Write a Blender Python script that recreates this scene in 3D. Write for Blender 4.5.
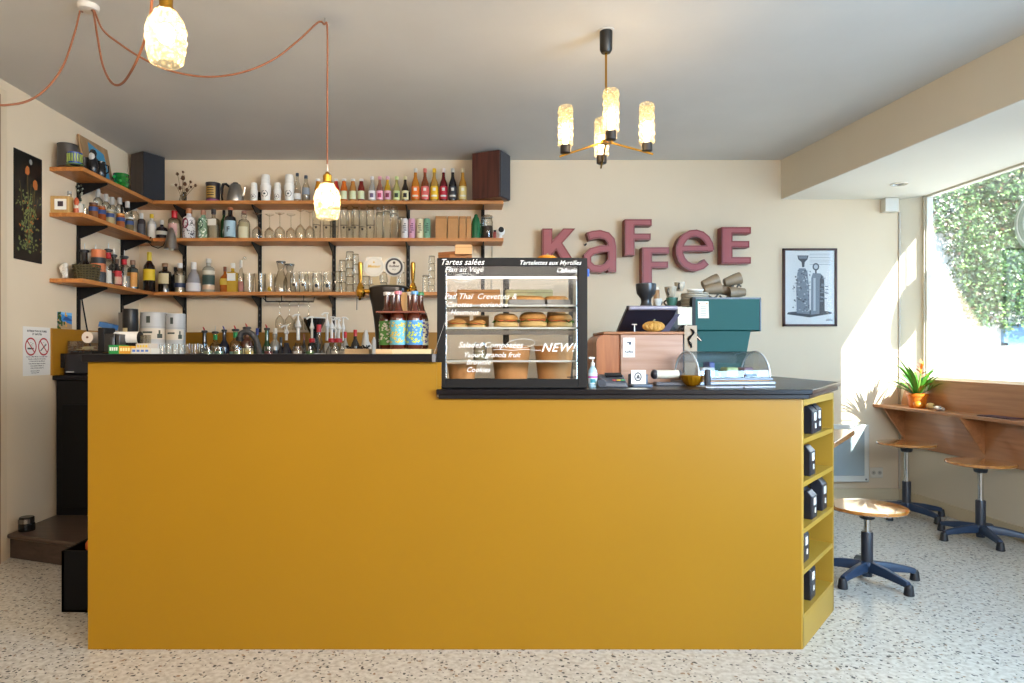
import bpy, bmesh, math, random
from mathutils import Vector, Matrix
PI = math.pi
random.seed(7)
SC = bpy.context.scene
COL = SC.collection
for o in list(bpy.data.objects): bpy.data.objects.remove(o)

# ------------------------------------------------------------ camera, light, exposure
PX, PY, F, CH = 466.0, 352.0, 683.0, 1.2     # principal point, focal length in pixels, camera height
cd = bpy.data.cameras.new('camera'); cam = bpy.data.objects.new('camera', cd); COL.objects.link(cam)
cam.location = (0, 0, CH); cam.rotation_euler = (PI/2, 0, 0)
cd.sensor_width = 36; cd.lens = 36*F/1024
cd.shift_x = (512-PX)/1024; cd.shift_y = (PY-341.5)/1024
cd.clip_start = 0.05; cd.clip_end = 200
SC.camera = cam
SC.view_settings.view_transform = 'Standard'; SC.view_settings.look = 'None'
SC.view_settings.exposure = 0.70; SC.view_settings.gamma = 1; SC.view_settings.use_curve_mapping = False

w = bpy.data.worlds.new('world'); SC.world = w; w.use_nodes = True
bg = w.node_tree.nodes['Background']; bg.inputs[0].default_value = (0.38, 0.66, 1.0, 1); bg.inputs[1].default_value = 4.2

SUN_TO = Vector((0.46, -1.0, 0.73))           # from the place towards the sun
sd = bpy.data.lights.new('sun', 'SUN'); sd.energy = 22.0; sd.angle = math.radians(0.6); sd.color = (1, .99, .96)
sun = bpy.data.objects.new('sun', sd); COL.objects.link(sun)
sun.rotation_euler = SUN_TO.to_track_quat('Z', 'Y').to_euler(); sun.location = (6, -8, 8)

def area(name, loc, look, sx, sy, energy, color):
    d = bpy.data.lights.new(name, 'AREA'); d.shape = 'RECTANGLE'; d.size = sx; d.size_y = sy
    d.energy = energy; d.color = color
    o = bpy.data.objects.new(name, d); COL.objects.link(o); o.location = loc
    o.rotation_euler = (Vector(loc)-Vector(look)).to_track_quat('Z', 'Y').to_euler()
    return o
area('front_fill', (0.2, -1.45, 2.3), (0.2, 3, 1.6), 4.6, .8, 60, (1.0, .92, .83))  # added general fill from behind the camera; the front wall is solid
fl = area('left_wall_fill', (2.55, -1.45, 2.0), (-2.66, 4.4, 1.4), 1.5, 1.2, 34, (1.0, .88, .73)); fl.data.spread = math.radians(75)  # added warm fill aimed at the left wall; no door stands here
sl_ = area('side_daylight_fill', (3.40, 1.3, 1.60), (1.3, 3.9, 1.1), 2.6, 1.5, 98, (.42, .70, 1.0)); sl_.data.spread = math.radians(125)  # added cool lamp at the solid right wall, for windows out of view

def X(px, D): return (px-PX)*D/F
def Z(py, D): return CH-(py-PY)*D/F
def P(px, py, D): return Vector((X(px, D), D, Z(py, D)))

# ------------------------------------------------------------ materials
def lin(c):
    if isinstance(c, str):
        c = c.lstrip('#'); c = [int(c[i:i+2], 16)/255 for i in (0, 2, 4)]
    return tuple((v/12.92 if v <= .04045 else ((v+.055)/1.055)**2.4) for v in c[:3])+(1,)
_M = {}
def mat(c, rough=.5, metal=0, key=None, emit=0, bump=0, bscale=40, spec=.5, coat=0, trans=0, noise=0, nscale=6):
    k = key or (c, rough, metal, emit, bump, bscale, spec, coat, trans, noise)
    if k in _M: return _M[k]
    m = bpy.data.materials.new('material_%d' % len(_M)); m.use_nodes = True
    nt = m.node_tree; b = nt.nodes['Principled BSDF']; L = nt.links
    b.inputs['Base Color'].default_value = lin(c); b.inputs['Roughness'].default_value = rough
    b.inputs['Metallic'].default_value = metal; b.inputs['Specular IOR Level'].default_value = spec
    b.inputs['Coat Weight'].default_value = coat; b.inputs['Transmission Weight'].default_value = trans
    if emit:
        b.inputs['Emission Color'].default_value = lin(c); b.inputs['Emission Strength'].default_value = emit
    tc = nt.nodes.new('ShaderNodeTexCoord')
    if noise:
        n = nt.nodes.new('ShaderNodeTexNoise'); n.inputs['Scale'].default_value = nscale; n.inputs['Detail'].default_value = 5
        L.new(tc.outputs['Object'], n.inputs['Vector'])
        mr = nt.nodes.new('ShaderNodeMapRange'); mr.inputs[1].default_value = .3; mr.inputs[2].default_value = .7
        mr.inputs[3].default_value = 1-noise; mr.inputs[4].default_value = 1+noise
        L.new(n.outputs[0], mr.inputs[0])
        vm = nt.nodes.new('ShaderNodeVectorMath'); vm.operation = 'SCALE'; vm.inputs[0].default_value = lin(c)[:3]
        L.new(mr.outputs[0], vm.inputs['Scale']); L.new(vm.outputs[0], b.inputs['Base Color'])
    if bump:
        n2 = nt.nodes.new('ShaderNodeTexNoise'); n2.inputs['Scale'].default_value = bscale; n2.inputs['Detail'].default_value = 4
        L.new(tc.outputs['Object'], n2.inputs['Vector'])
        bp = nt.nodes.new('ShaderNodeBump'); bp.inputs['Strength'].default_value = bump; bp.inputs['Distance'].default_value = .01
        L.new(n2.outputs[0], bp.inputs['Height']); L.new(bp.outputs[0], b.inputs['Normal'])
    _M[k] = m
    return m
def wood(c1, c2, rough=.45, axis='X', scale=3.0, key=None, stretch=14, coat=0):
    k = ('wood', c1, c2, rough, axis, scale)
    if k in _M: return _M[k]
    m = bpy.data.materials.new('wood_%d' % len(_M)); m.use_nodes = True
    nt = m.node_tree; b = nt.nodes['Principled BSDF']; L = nt.links
    tc = nt.nodes.new('ShaderNodeTexCoord'); mp = nt.nodes.new('ShaderNodeMapping')
    s = [stretch*scale]*3; s['XYZ'.index(axis)] = scale
    mp.inputs['Scale'].default_value = s
    L.new(tc.outputs['Object'], mp.inputs['Vector'])
    n = nt.nodes.new('ShaderNodeTexNoise'); n.inputs['Scale'].default_value = 1; n.inputs['Detail'].default_value = 6; n.inputs['Distortion'].default_value = .6
    L.new(mp.outputs[0], n.inputs['Vector'])
    cr = nt.nodes.new('ShaderNodeValToRGB'); cr.color_ramp.elements[0].position = .3; cr.color_ramp.elements[1].position = .7
    cr.color_ramp.elements[0].color = lin(c1); cr.color_ramp.elements[1].color = lin(c2)
    L.new(n.outputs[0], cr.inputs[0]); L.new(cr.outputs[0], b.inputs['Base Color'])
    b.inputs['Roughness'].default_value = rough; b.inputs['Coat Weight'].default_value = coat
    _M[k] = m
    return m
def glass(tint='#ffffff', edge='#8f8f88', gl=.10, rough=.03, key=None, alpha=None, bump=0):
    k = ('glass', tint, edge, gl, rough, bump)
    if k in _M: return _M[k]
    m = bpy.data.materials.new('glass_%d' % len(_M)); m.use_nodes = True
    nt = m.node_tree; L = nt.links; nt.nodes.remove(nt.nodes['Principled BSDF']); out = nt.nodes['Material Output']
    lw = nt.nodes.new('ShaderNodeLayerWeight'); lw.inputs[0].default_value = .35
    cr = nt.nodes.new('ShaderNodeValToRGB'); cr.color_ramp.elements[0].color = lin(tint); cr.color_ramp.elements[1].color = lin(edge)
    cr.color_ramp.elements[0].position = .35
    L.new(lw.outputs['Facing'], cr.inputs[0])
    t = nt.nodes.new('ShaderNodeBsdfTransparent'); L.new(cr.outputs[0], t.inputs[0])
    g = nt.nodes.new('ShaderNodeBsdfGlossy'); g.inputs['Roughness'].default_value = rough
    mx = nt.nodes.new('ShaderNodeMixShader')
    ma = nt.nodes.new('ShaderNodeMath'); ma.operation = 'MULTIPLY_ADD'; ma.inputs[1].default_value = .40; ma.inputs[2].default_value = gl*.5
    fr = nt.nodes.new('ShaderNodeFresnel'); fr.inputs[0].default_value = 1.45
    L.new(fr.outputs[0], ma.inputs[0]); L.new(ma.outputs[0], mx.inputs[0])
    L.new(t.outputs[0], mx.inputs[1]); L.new(g.outputs[0], mx.inputs[2]); L.new(mx.outputs[0], out.inputs['Surface'])
    if bump:
        tc = nt.nodes.new('ShaderNodeTexCoord'); v = nt.nodes.new('ShaderNodeTexVoronoi'); v.inputs['Scale'].default_value = bump
        L.new(tc.outputs['Object'], v.inputs['Vector'])
        bp = nt.nodes.new('ShaderNodeBump'); bp.inputs['Strength'].default_value = .8; bp.inputs['Distance'].default_value = .01
        L.new(v.outputs[0], bp.inputs['Height']); L.new(bp.outputs[0], g.inputs['Normal']); L.new(bp.outputs[0], lw.inputs['Normal'])
    _M[k] = m
    return m
def plaster(c, rough=.8, bump=.12, mott=.03):
    return mat(c, rough, bump=bump, bscale=7, noise=mott, nscale=1.3, spec=.3)

# ------------------------------------------------------------ mesh helpers
class MB:
    def __init__(s): s.bm = bmesh.new()
    def quadbox(s, lo, hi):   # two lists of four corners, same order
        vs = [s.bm.verts.new(v) for v in list(lo)+list(hi)]; n = len(lo)
        s.bm.faces.new([vs[i] for i in range(n)][::-1]); s.bm.faces.new([vs[n+i] for i in range(n)])
        for i in range(n):
            j = (i+1) % n; s.bm.faces.new([vs[i], vs[j], vs[n+j], vs[n+i]])
        return s
    def box(s, a, b):
        x0, x1 = sorted((a[0], b[0])); y0, y1 = sorted((a[1], b[1])); z0, z1 = sorted((a[2], b[2]))
        return s.quadbox([(x0, y0, z0), (x1, y0, z0), (x1, y1, z0), (x0, y1, z0)], [(x0, y0, z1), (x1, y0, z1), (x1, y1, z1), (x0, y1, z1)])
    def cbox(s, c, d, rz=0, M=None):
        R = Matrix.Rotation(rz, 3, 'Z') if M is None else M
        c = Vector(c); h = [v/2 for v in d]
        f = lambda x, y, z: c+R @ Vector((x*h[0], y*h[1], z*h[2]))
        return s.quadbox([f(-1,-1,-1), f(1,-1,-1), f(1,1,-1), f(-1,1,-1)], [f(-1,-1,1), f(1,-1,1), f(1,1,1), f(-1,1,1)])
    def prism(s, pts, z0, z1):  # xy outline
        return s.quadbox([(p[0], p[1], z0) for p in pts], [(p[0], p[1], z1) for p in pts])
    def prismy(s, pts, y0, y1):  # xz outline
        return s.quadbox([(p[0], y0, p[1]) for p in pts], [(p[0], y1, p[1]) for p in pts])
    def prismx(s, pts, x0, x1):  # yz outline
        return s.quadbox([(x0, p[0], p[1]) for p in pts], [(x1, p[0], p[1]) for p in pts])
    def lathe(s, prof, seg=16, c=(0, 0, 0), M=None, a0=0, a1=2*PI, sq=None, cap=True):
        c = Vector(c); M = M or Matrix.Identity(3); full = abs(a1-a0-2*PI) < 1e-6
        n = seg if full else seg+1; rings = []
        for r, z in prof:
            ring = []
            for i in range(n):
                a = a0+(a1-a0)*i/seg
                k = 1
                if sq: k = 1/max(abs(math.cos(a)), abs(math.sin(a)))**sq if sq > 0 else 1
                ring.append(s.bm.verts.new(c+M @ Vector((r*k*math.cos(a), r*k*math.sin(a), z))))
            rings.append(ring)
        for A, B in zip(rings, rings[1:]):
            for i in range(n if full else n-1):
                j = (i+1) % n
                s.bm.faces.new([A[i], A[j], B[j], B[i]])
        if full and cap:
            if prof[0][0] > 1e-5: s.bm.faces.new(rings[0][::-1])
            if prof[-1][0] > 1e-5: s.bm.faces.new(rings[-1])
        return s
    def cyl(s, p, q, r, r2=None, seg=12):
        p, q = Vector(p), Vector(q); d = q-p; M = d.to_track_quat('Z', 'Y').to_matrix()
        return s.lathe([(r, 0), (r if r2 is None else r2, d.length)], seg, p, M)
    def tube(s, pts, r, seg=8, rs=None):
        pts = [Vector(p) for p in pts]; rings = []; up = None
        for i, p in enumerate(pts):
            t = (pts[min(i+1, len(pts)-1)]-pts[max(i-1, 0)]).normalized()
            if up is None: up = Vector((0, 0, 1)) if abs(t.z) < .9 else Vector((1, 0, 0))
            x = t.cross(up).normalized(); y = x.cross(t).normalized(); up = y
            rr = rs[i] if rs else r
            rings.append([s.bm.verts.new(p+(x*math.cos(2*PI*k/seg)+y*math.sin(2*PI*k/seg))*rr) for k in range(seg)])
        for A, B in zip(rings, rings[1:]):
            for i in range(seg):
                j = (i+1) % seg; s.bm.faces.new([A[i], A[j], B[j], B[i]])
        s.bm.faces.new(rings[0][::-1]); s.bm.faces.new(rings[-1])
        return s
    def ball(s, c, r, seg=12, sc=(1, 1, 1), M=None):
        n = seg//2+1
        prof = [(max(r*math.sin(PI*i/n), 1e-4), -r*math.cos(PI*i/n)) for i in range(n+1)]
        S = Matrix.Diagonal(sc)
        return s.lathe(prof, seg, c, (M @ S) if M else S)
    def poly(s, pts):
        s.bm.faces.new([s.bm.verts.new(p) for p in pts]); return s
    def addmesh(s, me, M):
        n0 = len(s.bm.verts); s.bm.from_mesh(me); s.bm.verts.ensure_lookup_table()
        for v in s.bm.verts[n0:]: v.co = M @ v.co
        return s
    def build(s, name, m, parent=None, world=False, smooth=True, bevel=0, seg=2, ang=35):
        bmesh.ops.remove_doubles(s.bm, verts=s.bm.verts, dist=1e-6)
        bmesh.ops.recalc_face_normals(s.bm, faces=s.bm.faces)
        if world and parent is not None:
            base = parent.location.copy()
            q = parent
            while q.parent is not None: q = q.parent; base += q.location
            for v in s.bm.verts: v.co -= base
        me = bpy.data.meshes.new(name); s.bm.to_mesh(me); s.bm.free()
        o = bpy.data.objects.new(name, me); COL.objects.link(o)
        for mm in (m if isinstance(m, (list, tuple)) else [m]): me.materials.append(mm)
        if smooth:
            for p in me.polygons: p.use_smooth = True
            me.set_sharp_from_angle(angle=math.radians(ang))
        if bevel:
            bv = o.modifiers.new('bevel', 'BEVEL'); bv.width = bevel; bv.segments = seg; bv.limit_method = 'ANGLE'; bv.angle_limit = math.radians(40)
            bv.harden_normals = False
        if parent is not None: o.parent = parent
        return o
def tag(o, label=None, cat=None, group=None, kind=None):
    if label: o['label'] = label
    if cat: o['category'] = cat
    if group: o['group'] = group
    if kind: o['kind'] = kind
    return o
def thing(name, label, cat, loc=(0, 0, 0), rz=0, group=None):
    o = bpy.data.objects.new(name, None); COL.objects.link(o); o.empty_display_size = .05
    o.location = loc; o.rotation_euler = (0, 0, rz)
    return tag(o, label, cat, group)
def dup(root, loc, rz, label, group=None):
    r = root.copy(); COL.objects.link(r); r.location = loc; r.rotation_euler = (0, 0, rz)
    tag(r, label, None, group)
    for ch in list(root.children):
        c = ch.copy(); COL.objects.link(c); c.parent = r
        for g in ch.children:
            d = g.copy(); COL.objects.link(d); d.parent = c
    return r
def struct(o): return tag(o, kind='structure')
def textmesh(txt, size, ext=.0005, shear=0, spacing=1.0, align='LEFT', offset=0):
    c = bpy.data.curves.new('lettering', 'FONT'); c.body = txt; c.size = size; c.extrude = ext; c.shear = shear
    c.space_character = spacing; c.align_x = align; c.resolution_u = 2; c.offset = offset
    o = bpy.data.objects.new('lettering', c); COL.objects.link(o)
    dg = bpy.context.evaluated_depsgraph_get(); dg.update()
    me = bpy.data.meshes.new_from_object(o.evaluated_get(dg))
    bpy.data.objects.remove(o); bpy.data.curves.remove(c)
    return me
FRONT = Matrix.Rotation(PI/2, 4, 'X')         # text facing the room's front (-Y)
def front_text(mb, txt, x, y, z, size, **k):
    return mb.addmesh(textmesh(txt, size, **k), Matrix.Translation((x, y, z)) @ FRONT)

# ------------------------------------------------------------ the room
XL, XR, YB, YF, ZC = -2.66, 3.53, 5.56, -1.7, 2.763
WALL = plaster('#d6c4a9'); WALLR = plaster('#d6ccb8'); CEIL = plaster('#d0cdc8', bump=.25, mott=.05)

def terrazzo():
    m = bpy.data.materials.new('terrazzo'); m.use_nodes = True; nt = m.node_tree; L = nt.links; b = nt.nodes['Principled BSDF']
    tc = nt.nodes.new('ShaderNodeTexCoord')
    nz = nt.nodes.new('ShaderNodeTexNoise'); nz.inputs['Scale'].default_value = 30
    L.new(tc.outputs['Object'], nz.inputs['Vector'])
    wp = nt.nodes.new('ShaderNodeMix'); wp.data_type = 'VECTOR'; wp.inputs[0].default_value = .03
    L.new(tc.outputs['Object'], wp.inputs[4]); L.new(nz.outputs['Color'], wp.inputs[5])
    col = None
    base = nt.nodes.new('ShaderNodeTexNoise'); base.inputs['Scale'].default_value = 45; base.inputs['Detail'].default_value = 3
    L.new(tc.outputs['Object'], base.inputs['Vector'])
    cr = nt.nodes.new('ShaderNodeValToRGB'); cr.color_ramp.elements[0].color = lin('#b3aca0'); cr.color_ramp.elements[1].color = lin('#d0ccc3')
    cr.color_ramp.elements[0].position = .35; cr.color_ramp.elements[1].position = .6
    L.new(base.outputs[0], cr.inputs[0]); col = cr.outputs[0]
    for sc, dens, size, c in ((38, .26, .27, '#22211f'), (66, .36, .30, '#34312e'), (50, .12, .32, '#8c6f4f')):
        v = nt.nodes.new('ShaderNodeTexVoronoi'); v.inputs['Scale'].default_value = sc; L.new(wp.outputs[1], v.inputs['Vector'])
        lt = nt.nodes.new('ShaderNodeMath'); lt.operation = 'LESS_THAN'; lt.inputs[1].default_value = size
        L.new(v.outputs['Distance'], lt.inputs[0])
        sp = nt.nodes.new('ShaderNodeSeparateColor'); L.new(v.outputs['Color'], sp.inputs[0])
        l2 = nt.nodes.new('ShaderNodeMath'); l2.operation = 'LESS_THAN'; l2.inputs[1].default_value = dens; L.new(sp.outputs[0], l2.inputs[0])
        mu = nt.nodes.new('ShaderNodeMath'); mu.operation = 'MULTIPLY'; L.new(lt.outputs[0], mu.inputs[0]); L.new(l2.outputs[0], mu.inputs[1])
        mx = nt.nodes.new('ShaderNodeMix'); mx.data_type = 'RGBA'; L.new(mu.outputs[0], mx.inputs[0]); L.new(col, mx.inputs[6]); mx.inputs[7].default_value = lin(c)
        col = mx.outputs[2]
    L.new(col, b.inputs['Base Color']); b.inputs['Roughness'].default_value = .30; b.inputs['Specular IOR Level'].default_value = .5
    return m
struct(MB().box((XL-.1, YF-.1, -.1), (XR+.05, YB+.1, 0)).build('floor', terrazzo(), smooth=False))
struct(MB().box((XL-.1, YF-.1, ZC), (XR+.5, YB+.1, ZC+.1)).build('ceiling', CEIL, smooth=False))
struct(MB().box((XL-.1, YB, -.1), (XR, YB+.1, ZC)).build('wall_back', WALL, smooth=False))
struct(MB().box((XL-.1, YF, -.1), (XL, YB, ZC)).build('wall_left', WALL, smooth=False))
struct(MB().box((XL-.1, YF-.1, -.1), (XR+.5, YF, ZC)).build('wall_front', WALL, smooth=False))
# window wall: low wall, jamb towards the camera, lintel
WX = 3.66; W0, W1 = 3.80, 5.47; WO = 3.87
rw = MB()
rw.box((XR, YF, -.1), (WO, W0, ZC)).box((XR, W0, -.1), (WO, YB+.2, .955))
rw.quadbox([(XR, W0, 2.446), (WX+.01, W0, 2.446), (WO, W0, 2.515), (WO, W0, ZC), (XR, W0, ZC)], [(XR, YB+.2, 2.446), (WX+.01, YB+.2, 2.446), (WO, YB+.2, 2.515), (WO, YB+.2, ZC), (XR, YB+.2, ZC)])
rw.build('wall_right', WALLR, smooth=False)['kind'] = 'structure'
wr = MB().prism([(XR, YB), (WX, W1), (WX+.06, W1), (WO, YB+.2), (XR, YB+.2)], .955, 2.53)
struct(wr.build('wall_window_reveal', WALLR, smooth=False))
# dropped soffit over the window, face slightly out of square
bz = 2.446
sb = MB().prism([(2.565, YB), (2.565-(-.0803)*(YB-YF), YF), (XR+.001, YF), (XR+.001, YB)], bz, ZC)
struct(sb.build('ceiling_soffit', [WALLR], smooth=False))
# the soffit's underside is painted white
struct(MB().prism([(2.567, YB), (2.567+.0803*(YB-YF), YF), (3.64, YF), (3.64, YB)], bz-.004, bz).build('trim_1', plaster('#dcd9d0', bump=.05), smooth=False))
# baseboards
BB = mat('#cbbd9f', .5)
struct(MB().box((.5, YB-.015, 0), (XR, YB, .09)).build('baseboard_back', BB, bevel=.003))
struct(MB().box((XR-.015, YF, 0), (XR, YB-.015, .09)).build('baseboard_right', BB, bevel=.003))
# window frame and glass
wf = MB()
fw = .045
for (y0, y1, z0, z1) in ((W0, W0+fw, .955, 2.446), (W1-fw, W1, .955, 2.446), (W0, W1, .955, .955+.05), (W0, W1, 2.43, 2.446)):
    wf.box((WX, y0, z0), (WX+.05, y1, z1))
wfr = struct(wf.build('window_1', mat('#cfcabd', .45), bevel=.004))
wg = MB().box((WX+.02, W0+fw, 1.0), (WX+.028, W1-fw, 2.43)).build('pane', glass(gl=.01, edge='#e8f0ee'), wfr, smooth=False)
MB().box((WX-.012, W1-.03, .955), (WX+.0, W1-.012, 2.446)).build('window_bead', mat('#b3ab98', .5), wfr)
# wooden casing at the near end of the left wall
struct(MB().box((XL, 3.60, .0), (XL+.03, 3.865, 2.66)).build('trim_2', wood('#8a6a4e', '#a8876a', axis='Z'), bevel=.004))
struct(MB().box((XL, 3.865, .0), (XL+.018, 3.935, 2.70)).build('trim_3', mat('#cdbb9e', .5), bevel=.004))
# mustard splash panels above the back counter
MUS = mat('#9a6a12', .42, noise=.04, nscale=2)
struct(MB().box((XL+.012, YB-.012, 1.05), (-.18, YB, 1.36)).build('trim_4', MUS, smooth=False))
struct(MB().box((XL, 4.37, 1.05), (XL+.012, YB, 1.352)).build('trim_5', MUS, smooth=False))
# raised step behind the bar
st = MB().prism([(XL, 3.985), (-1.62, 3.60), (-1.62, YB), (XL, YB)], 0, .118)
stp = struct(st.build('floor_step', wood('#3c3029', '#57463b', .4, 'X', 2), smooth=False))
MB().prism([(XL, 3.955), (-1.62, 3.565), (-1.62, YB), (XL, YB)], .118, .146).build('step_tread', wood('#45372e', '#5e4d41', .35, 'X', 2), stp, bevel=.01)
# ------------------------------------------------------------ counter
BLK = mat('#110f13', .28, spec=.22, noise=.15, nscale=40)
BLACK = mat('#0d0c0e', .5, spec=.25); BLK2 = mat('#100e12', .35, spec=.25); STEEL = mat('#b9b8b4', .28, 1); DSTEEL = mat('#6f6e6c', .35, 1)
WHITE = mat('#e6e3dc', .5); PAPER = mat('#e9e6de', .8); BRASS = mat('#b98a35', .25, 1); CHROME = mat('#d5d5d5', .12, 1)
KRAFT = mat('#b8834e', .75, noise=.06, nscale=20); RED = mat('#b01822', .4); CORK = mat('#b98b5f', .8)
ct = thing('bar_counter', 'long mustard yellow bar counter standing on the speckled floor', 'counter', (-.1, 2.9, 0))
CM = mat('#946b0c', .42, noise=.03, nscale=1.5, spec=.3)
fp = MB().prismy([(-1.525, 0.0), (1.353, 0.0), (1.353, 1.018), (-.118, 1.018), (-.118, 1.16), (-1.525, 1.16)], 2.755, 2.775)
fp.build('front_panel', CM, ct, world=True, smooth=False)
MB().box((-1.525, 2.775, 0), (-1.505, 3.40, 1.158)).build('end_panel', CM, ct, world=True, smooth=False)
MB().box((-1.50, 3.02, 1.10), (-.12, 3.42, 1.12)).box((-1.50, 3.02, .5), (-.12, 3.40, .52)).build('inner_shelf', mat('#2a2420', .5), ct, world=True)
MB().box((-.118, 2.775, 1.03), (-.10, 3.40, 1.158)).build('step_panel', CM, ct, world=True, smooth=False)
u = thing('raised_bar_top', 'black stone bar top on the higher part of the yellow counter', 'bar top', (-.82, 2.85, 1.16))
MB().box((-1.535, 2.722, 1.16), (-.118, 2.98, 1.192)).build('slab', BLK, u, world=True, bevel=.003)
MB().cbox((-.128, 2.716, 1.176), (.014, .014, .03)).build('corner_trim', mat('#77767a', .6), u, world=True)
wt = thing('worktop', 'black stone worktop on the lower part of the yellow counter', 'worktop', (.8, 3.1, 1.018))
out = [(-.118, 2.722), (1.381, 2.722), (1.87, 3.41), (1.90, 4.25), (.55, 4.35), (.55, 3.55), (-.118, 3.55)]
MB().prism(out, 1.030, 1.050).build('slab', BLK, wt, world=True, bevel=.003)
out2 = [(-.110, 2.732), (1.374, 2.732), (1.855, 3.405), (1.885, 4.24), (.56, 4.34), (.56, 3.54), (-.110, 3.54)]
MB().prism(out2, 1.012, 1.030).build('slab_edge', BLK2, wt, world=True, bevel=.002)
# shelf unit closing the counter at an angle
su = thing('end_shelf_unit', 'open mustard yellow shelf unit closing the window end of the counter', 'shelf', (1.4, 3.0, 0))
Fp = Vector((1.36, 2.757)); Bp = Vector((1.709, 3.174)); dr = (Bp-Fp).normalized(); inn = Vector((-dr.y, dr.x))
LEN = (Bp-Fp).length
def su_pt(s, t): v = Fp+dr*s+inn*t; return (v.x, v.y)
CM2 = mat('#a8842c', .45, noise=.03, nscale=1.5)
MB().prism([su_pt(0, 0), su_pt(.012, 0), (1.353, 2.78), (1.30, 2.776), (1.353, 2.757)], 0, 1.012).build('front_stile', CM2, su, world=True, smooth=False)
MB().prism([su_pt(LEN-.02, 0), su_pt(LEN, 0), su_pt(LEN, .26), su_pt(LEN-.02, .26)], 0, 1.012).build('side_panel', CM2, su, world=True, smooth=False)
MB().prism([su_pt(LEN, .25), su_pt(LEN, .265), su_pt(-.185, .265), su_pt(-.175, .25)][::-1], 0, 1.012).build('back_panel', CM2, su, world=True, smooth=False)
MB().prism([su_pt(.0, 0), su_pt(LEN, 0), su_pt(LEN, .02), su_pt(.0, .02)], 0, .125).build('plinth', CM2, su, world=True, smooth=False)
MB().prism([su_pt(.0, 0), su_pt(LEN, 0), su_pt(LEN, .02), su_pt(.0, .02)], .982, 1.012).build('top_rail', CM2, su, world=True, smooth=False)
SH = [.115, .296, .462, .652, .828]
for z in SH:
    MB().prism([su_pt(.012, .001), su_pt(LEN-.02, .001), su_pt(LEN-.02, .25), su_pt(-.19, .25), (1.27, 2.778), (1.36, 2.778)], z, z+.02).build('shelf', CM2, su, world=True, smooth=False)
# coffee bags
def bag(loc, rz, h, label):
    t = thing('coffee_bag', label, 'coffee bag', loc, rz, 'black coffee bags in the counter end')
    w_, d_ = .085, .055
    b = MB().quadbox([(-w_/2, -d_/2, 0), (w_/2, -d_/2, 0), (w_/2, d_/2, 0), (-w_/2, d_/2, 0)], [(-w_/2, -d_/2, h*.8), (w_/2, -d_/2, h*.8), (w_/2, d_/2, h*.8), (-w_/2, d_/2, h*.8)])
    b.quadbox([(-w_/2, -d_/2, h*.8), (w_/2, -d_/2, h*.8), (w_/2, d_/2, h*.8), (-w_/2, d_/2, h*.8)], [(-w_/2+.005, -.006, h), (w_/2-.005, -.006, h), (w_/2-.005, .006, h), (-w_/2+.005, .006, h)])
    b.build('pouch', mat('#23242c', .35, bump=.2, bscale=30), t, bevel=.004)
    MB().cbox((0, -d_/2-.001, h*.62), (.034, .002, .034)).build('label', WHITE, t)
    MB().cbox((.008, -d_/2-.001, h*.28), (.016, .002, .022)).build('roast_date_label', WHITE, t)
ang = math.atan2(dr.y, dr.x)
for s, t_, zi, h, lb in ((.25, .04, 4, .118, 'black coffee bag, outermost of the pair on the top shelf of the counter end'),
                     (.35, .045, 4, .122, 'black coffee bag, inner of the pair on the top shelf of the counter end'),
                     (.215, .04, 3, .128, 'black coffee bag alone on the second shelf of the counter end'),
                     (.245, .04, 2, .12, 'black coffee bag with two white labels, outer one on the middle shelf'),
                     (.34, .09, 2, .125, 'black coffee bag squeezed between two others on the middle shelf'),
                     (.45, .045, 2, .145, 'black coffee bag standing apart furthest inside the middle shelf'),
                     (.15, .05, 1, .14, 'black coffee bag almost hidden on the fourth shelf of the counter end'),
                     (.24, .045, 0, .16, 'black coffee bag with white stickers on the lowest shelf of the counter end')):
    q = su_pt(s, t_); bag((q[0], q[1], SH[zi]+.02), ang, h, lb)

# back counter and its black end cabinet
bc = thing('back_counter', 'black cabinet under the back counter standing on the raised step', 'cabinet', (-2.3, 4.6, .146))
MB().box((XL+.014, 4.41, .146), (-1.95, YB-.012, 1.02)).box((-1.95, 5.05, .146), (-.3, YB-.012, 1.02)).build('body', BLACK, bc, world=True, bevel=.004)
MB().box((XL+.012, 4.37, 1.02), (-1.93, YB-.012, 1.05)).box((-1.93, 5.0, 1.02), (-.28, YB-.012, 1.05)).build('counter_top', BLK2, bc, world=True, bevel=.004)
MB().box((XL+.06, 4.395, .2), (-1.98, 4.41, .86)).build('door', mat('#0e0c0d', .6, spec=.2), bc, world=True, bevel=.002)

# ------------------------------------------------------------ shelves
SW = wood('#a8652c', '#c88544', .45, 'X', 3); SWY = wood('#a8652c', '#c88544', .45, 'Y', 3)
ZT, ZM, ZL = 2.383, 2.091, 1.670
for z, x1, nm in ((ZT, .293, 'top'), (ZM, .293, 'middle'), (ZL, .02, 'lowest')):
    t = thing('wall_shelf', 'long wooden %s shelf along the back wall behind the bar' % nm, 'shelf', (-1, 5.45, z-.027), 0, 'wooden shelves on the back wall')
    MB().box((-2.44, 5.33, z-.027), (x1, YB, z)).build('board', SW, t, world=True, bevel=.002)
    t2 = thing('wall_shelf', 'short wooden %s shelf along the side wall above the sink end' % nm, 'shelf', (-2.55, 4.9, z-.027), 0, 'wooden shelves on the side wall')
    t2['label'] = 'short wooden %s shelf along the side wall by the botanical poster' % nm
    MB().box((XL, 4.36, z-.027), (-2.445, YB, z)).build('board', SWY, t2, world=True, bevel=.002)
def bracket_pts(d): return [(0, 0), (-d, 0), (-d, -.012), (-.012, -.085), (0, -.085)]
names = ['nearest the corner', 'second from the corner', 'behind the hanging lamp', 'behind the beer tap', 'nearest the wooden speaker']
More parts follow.
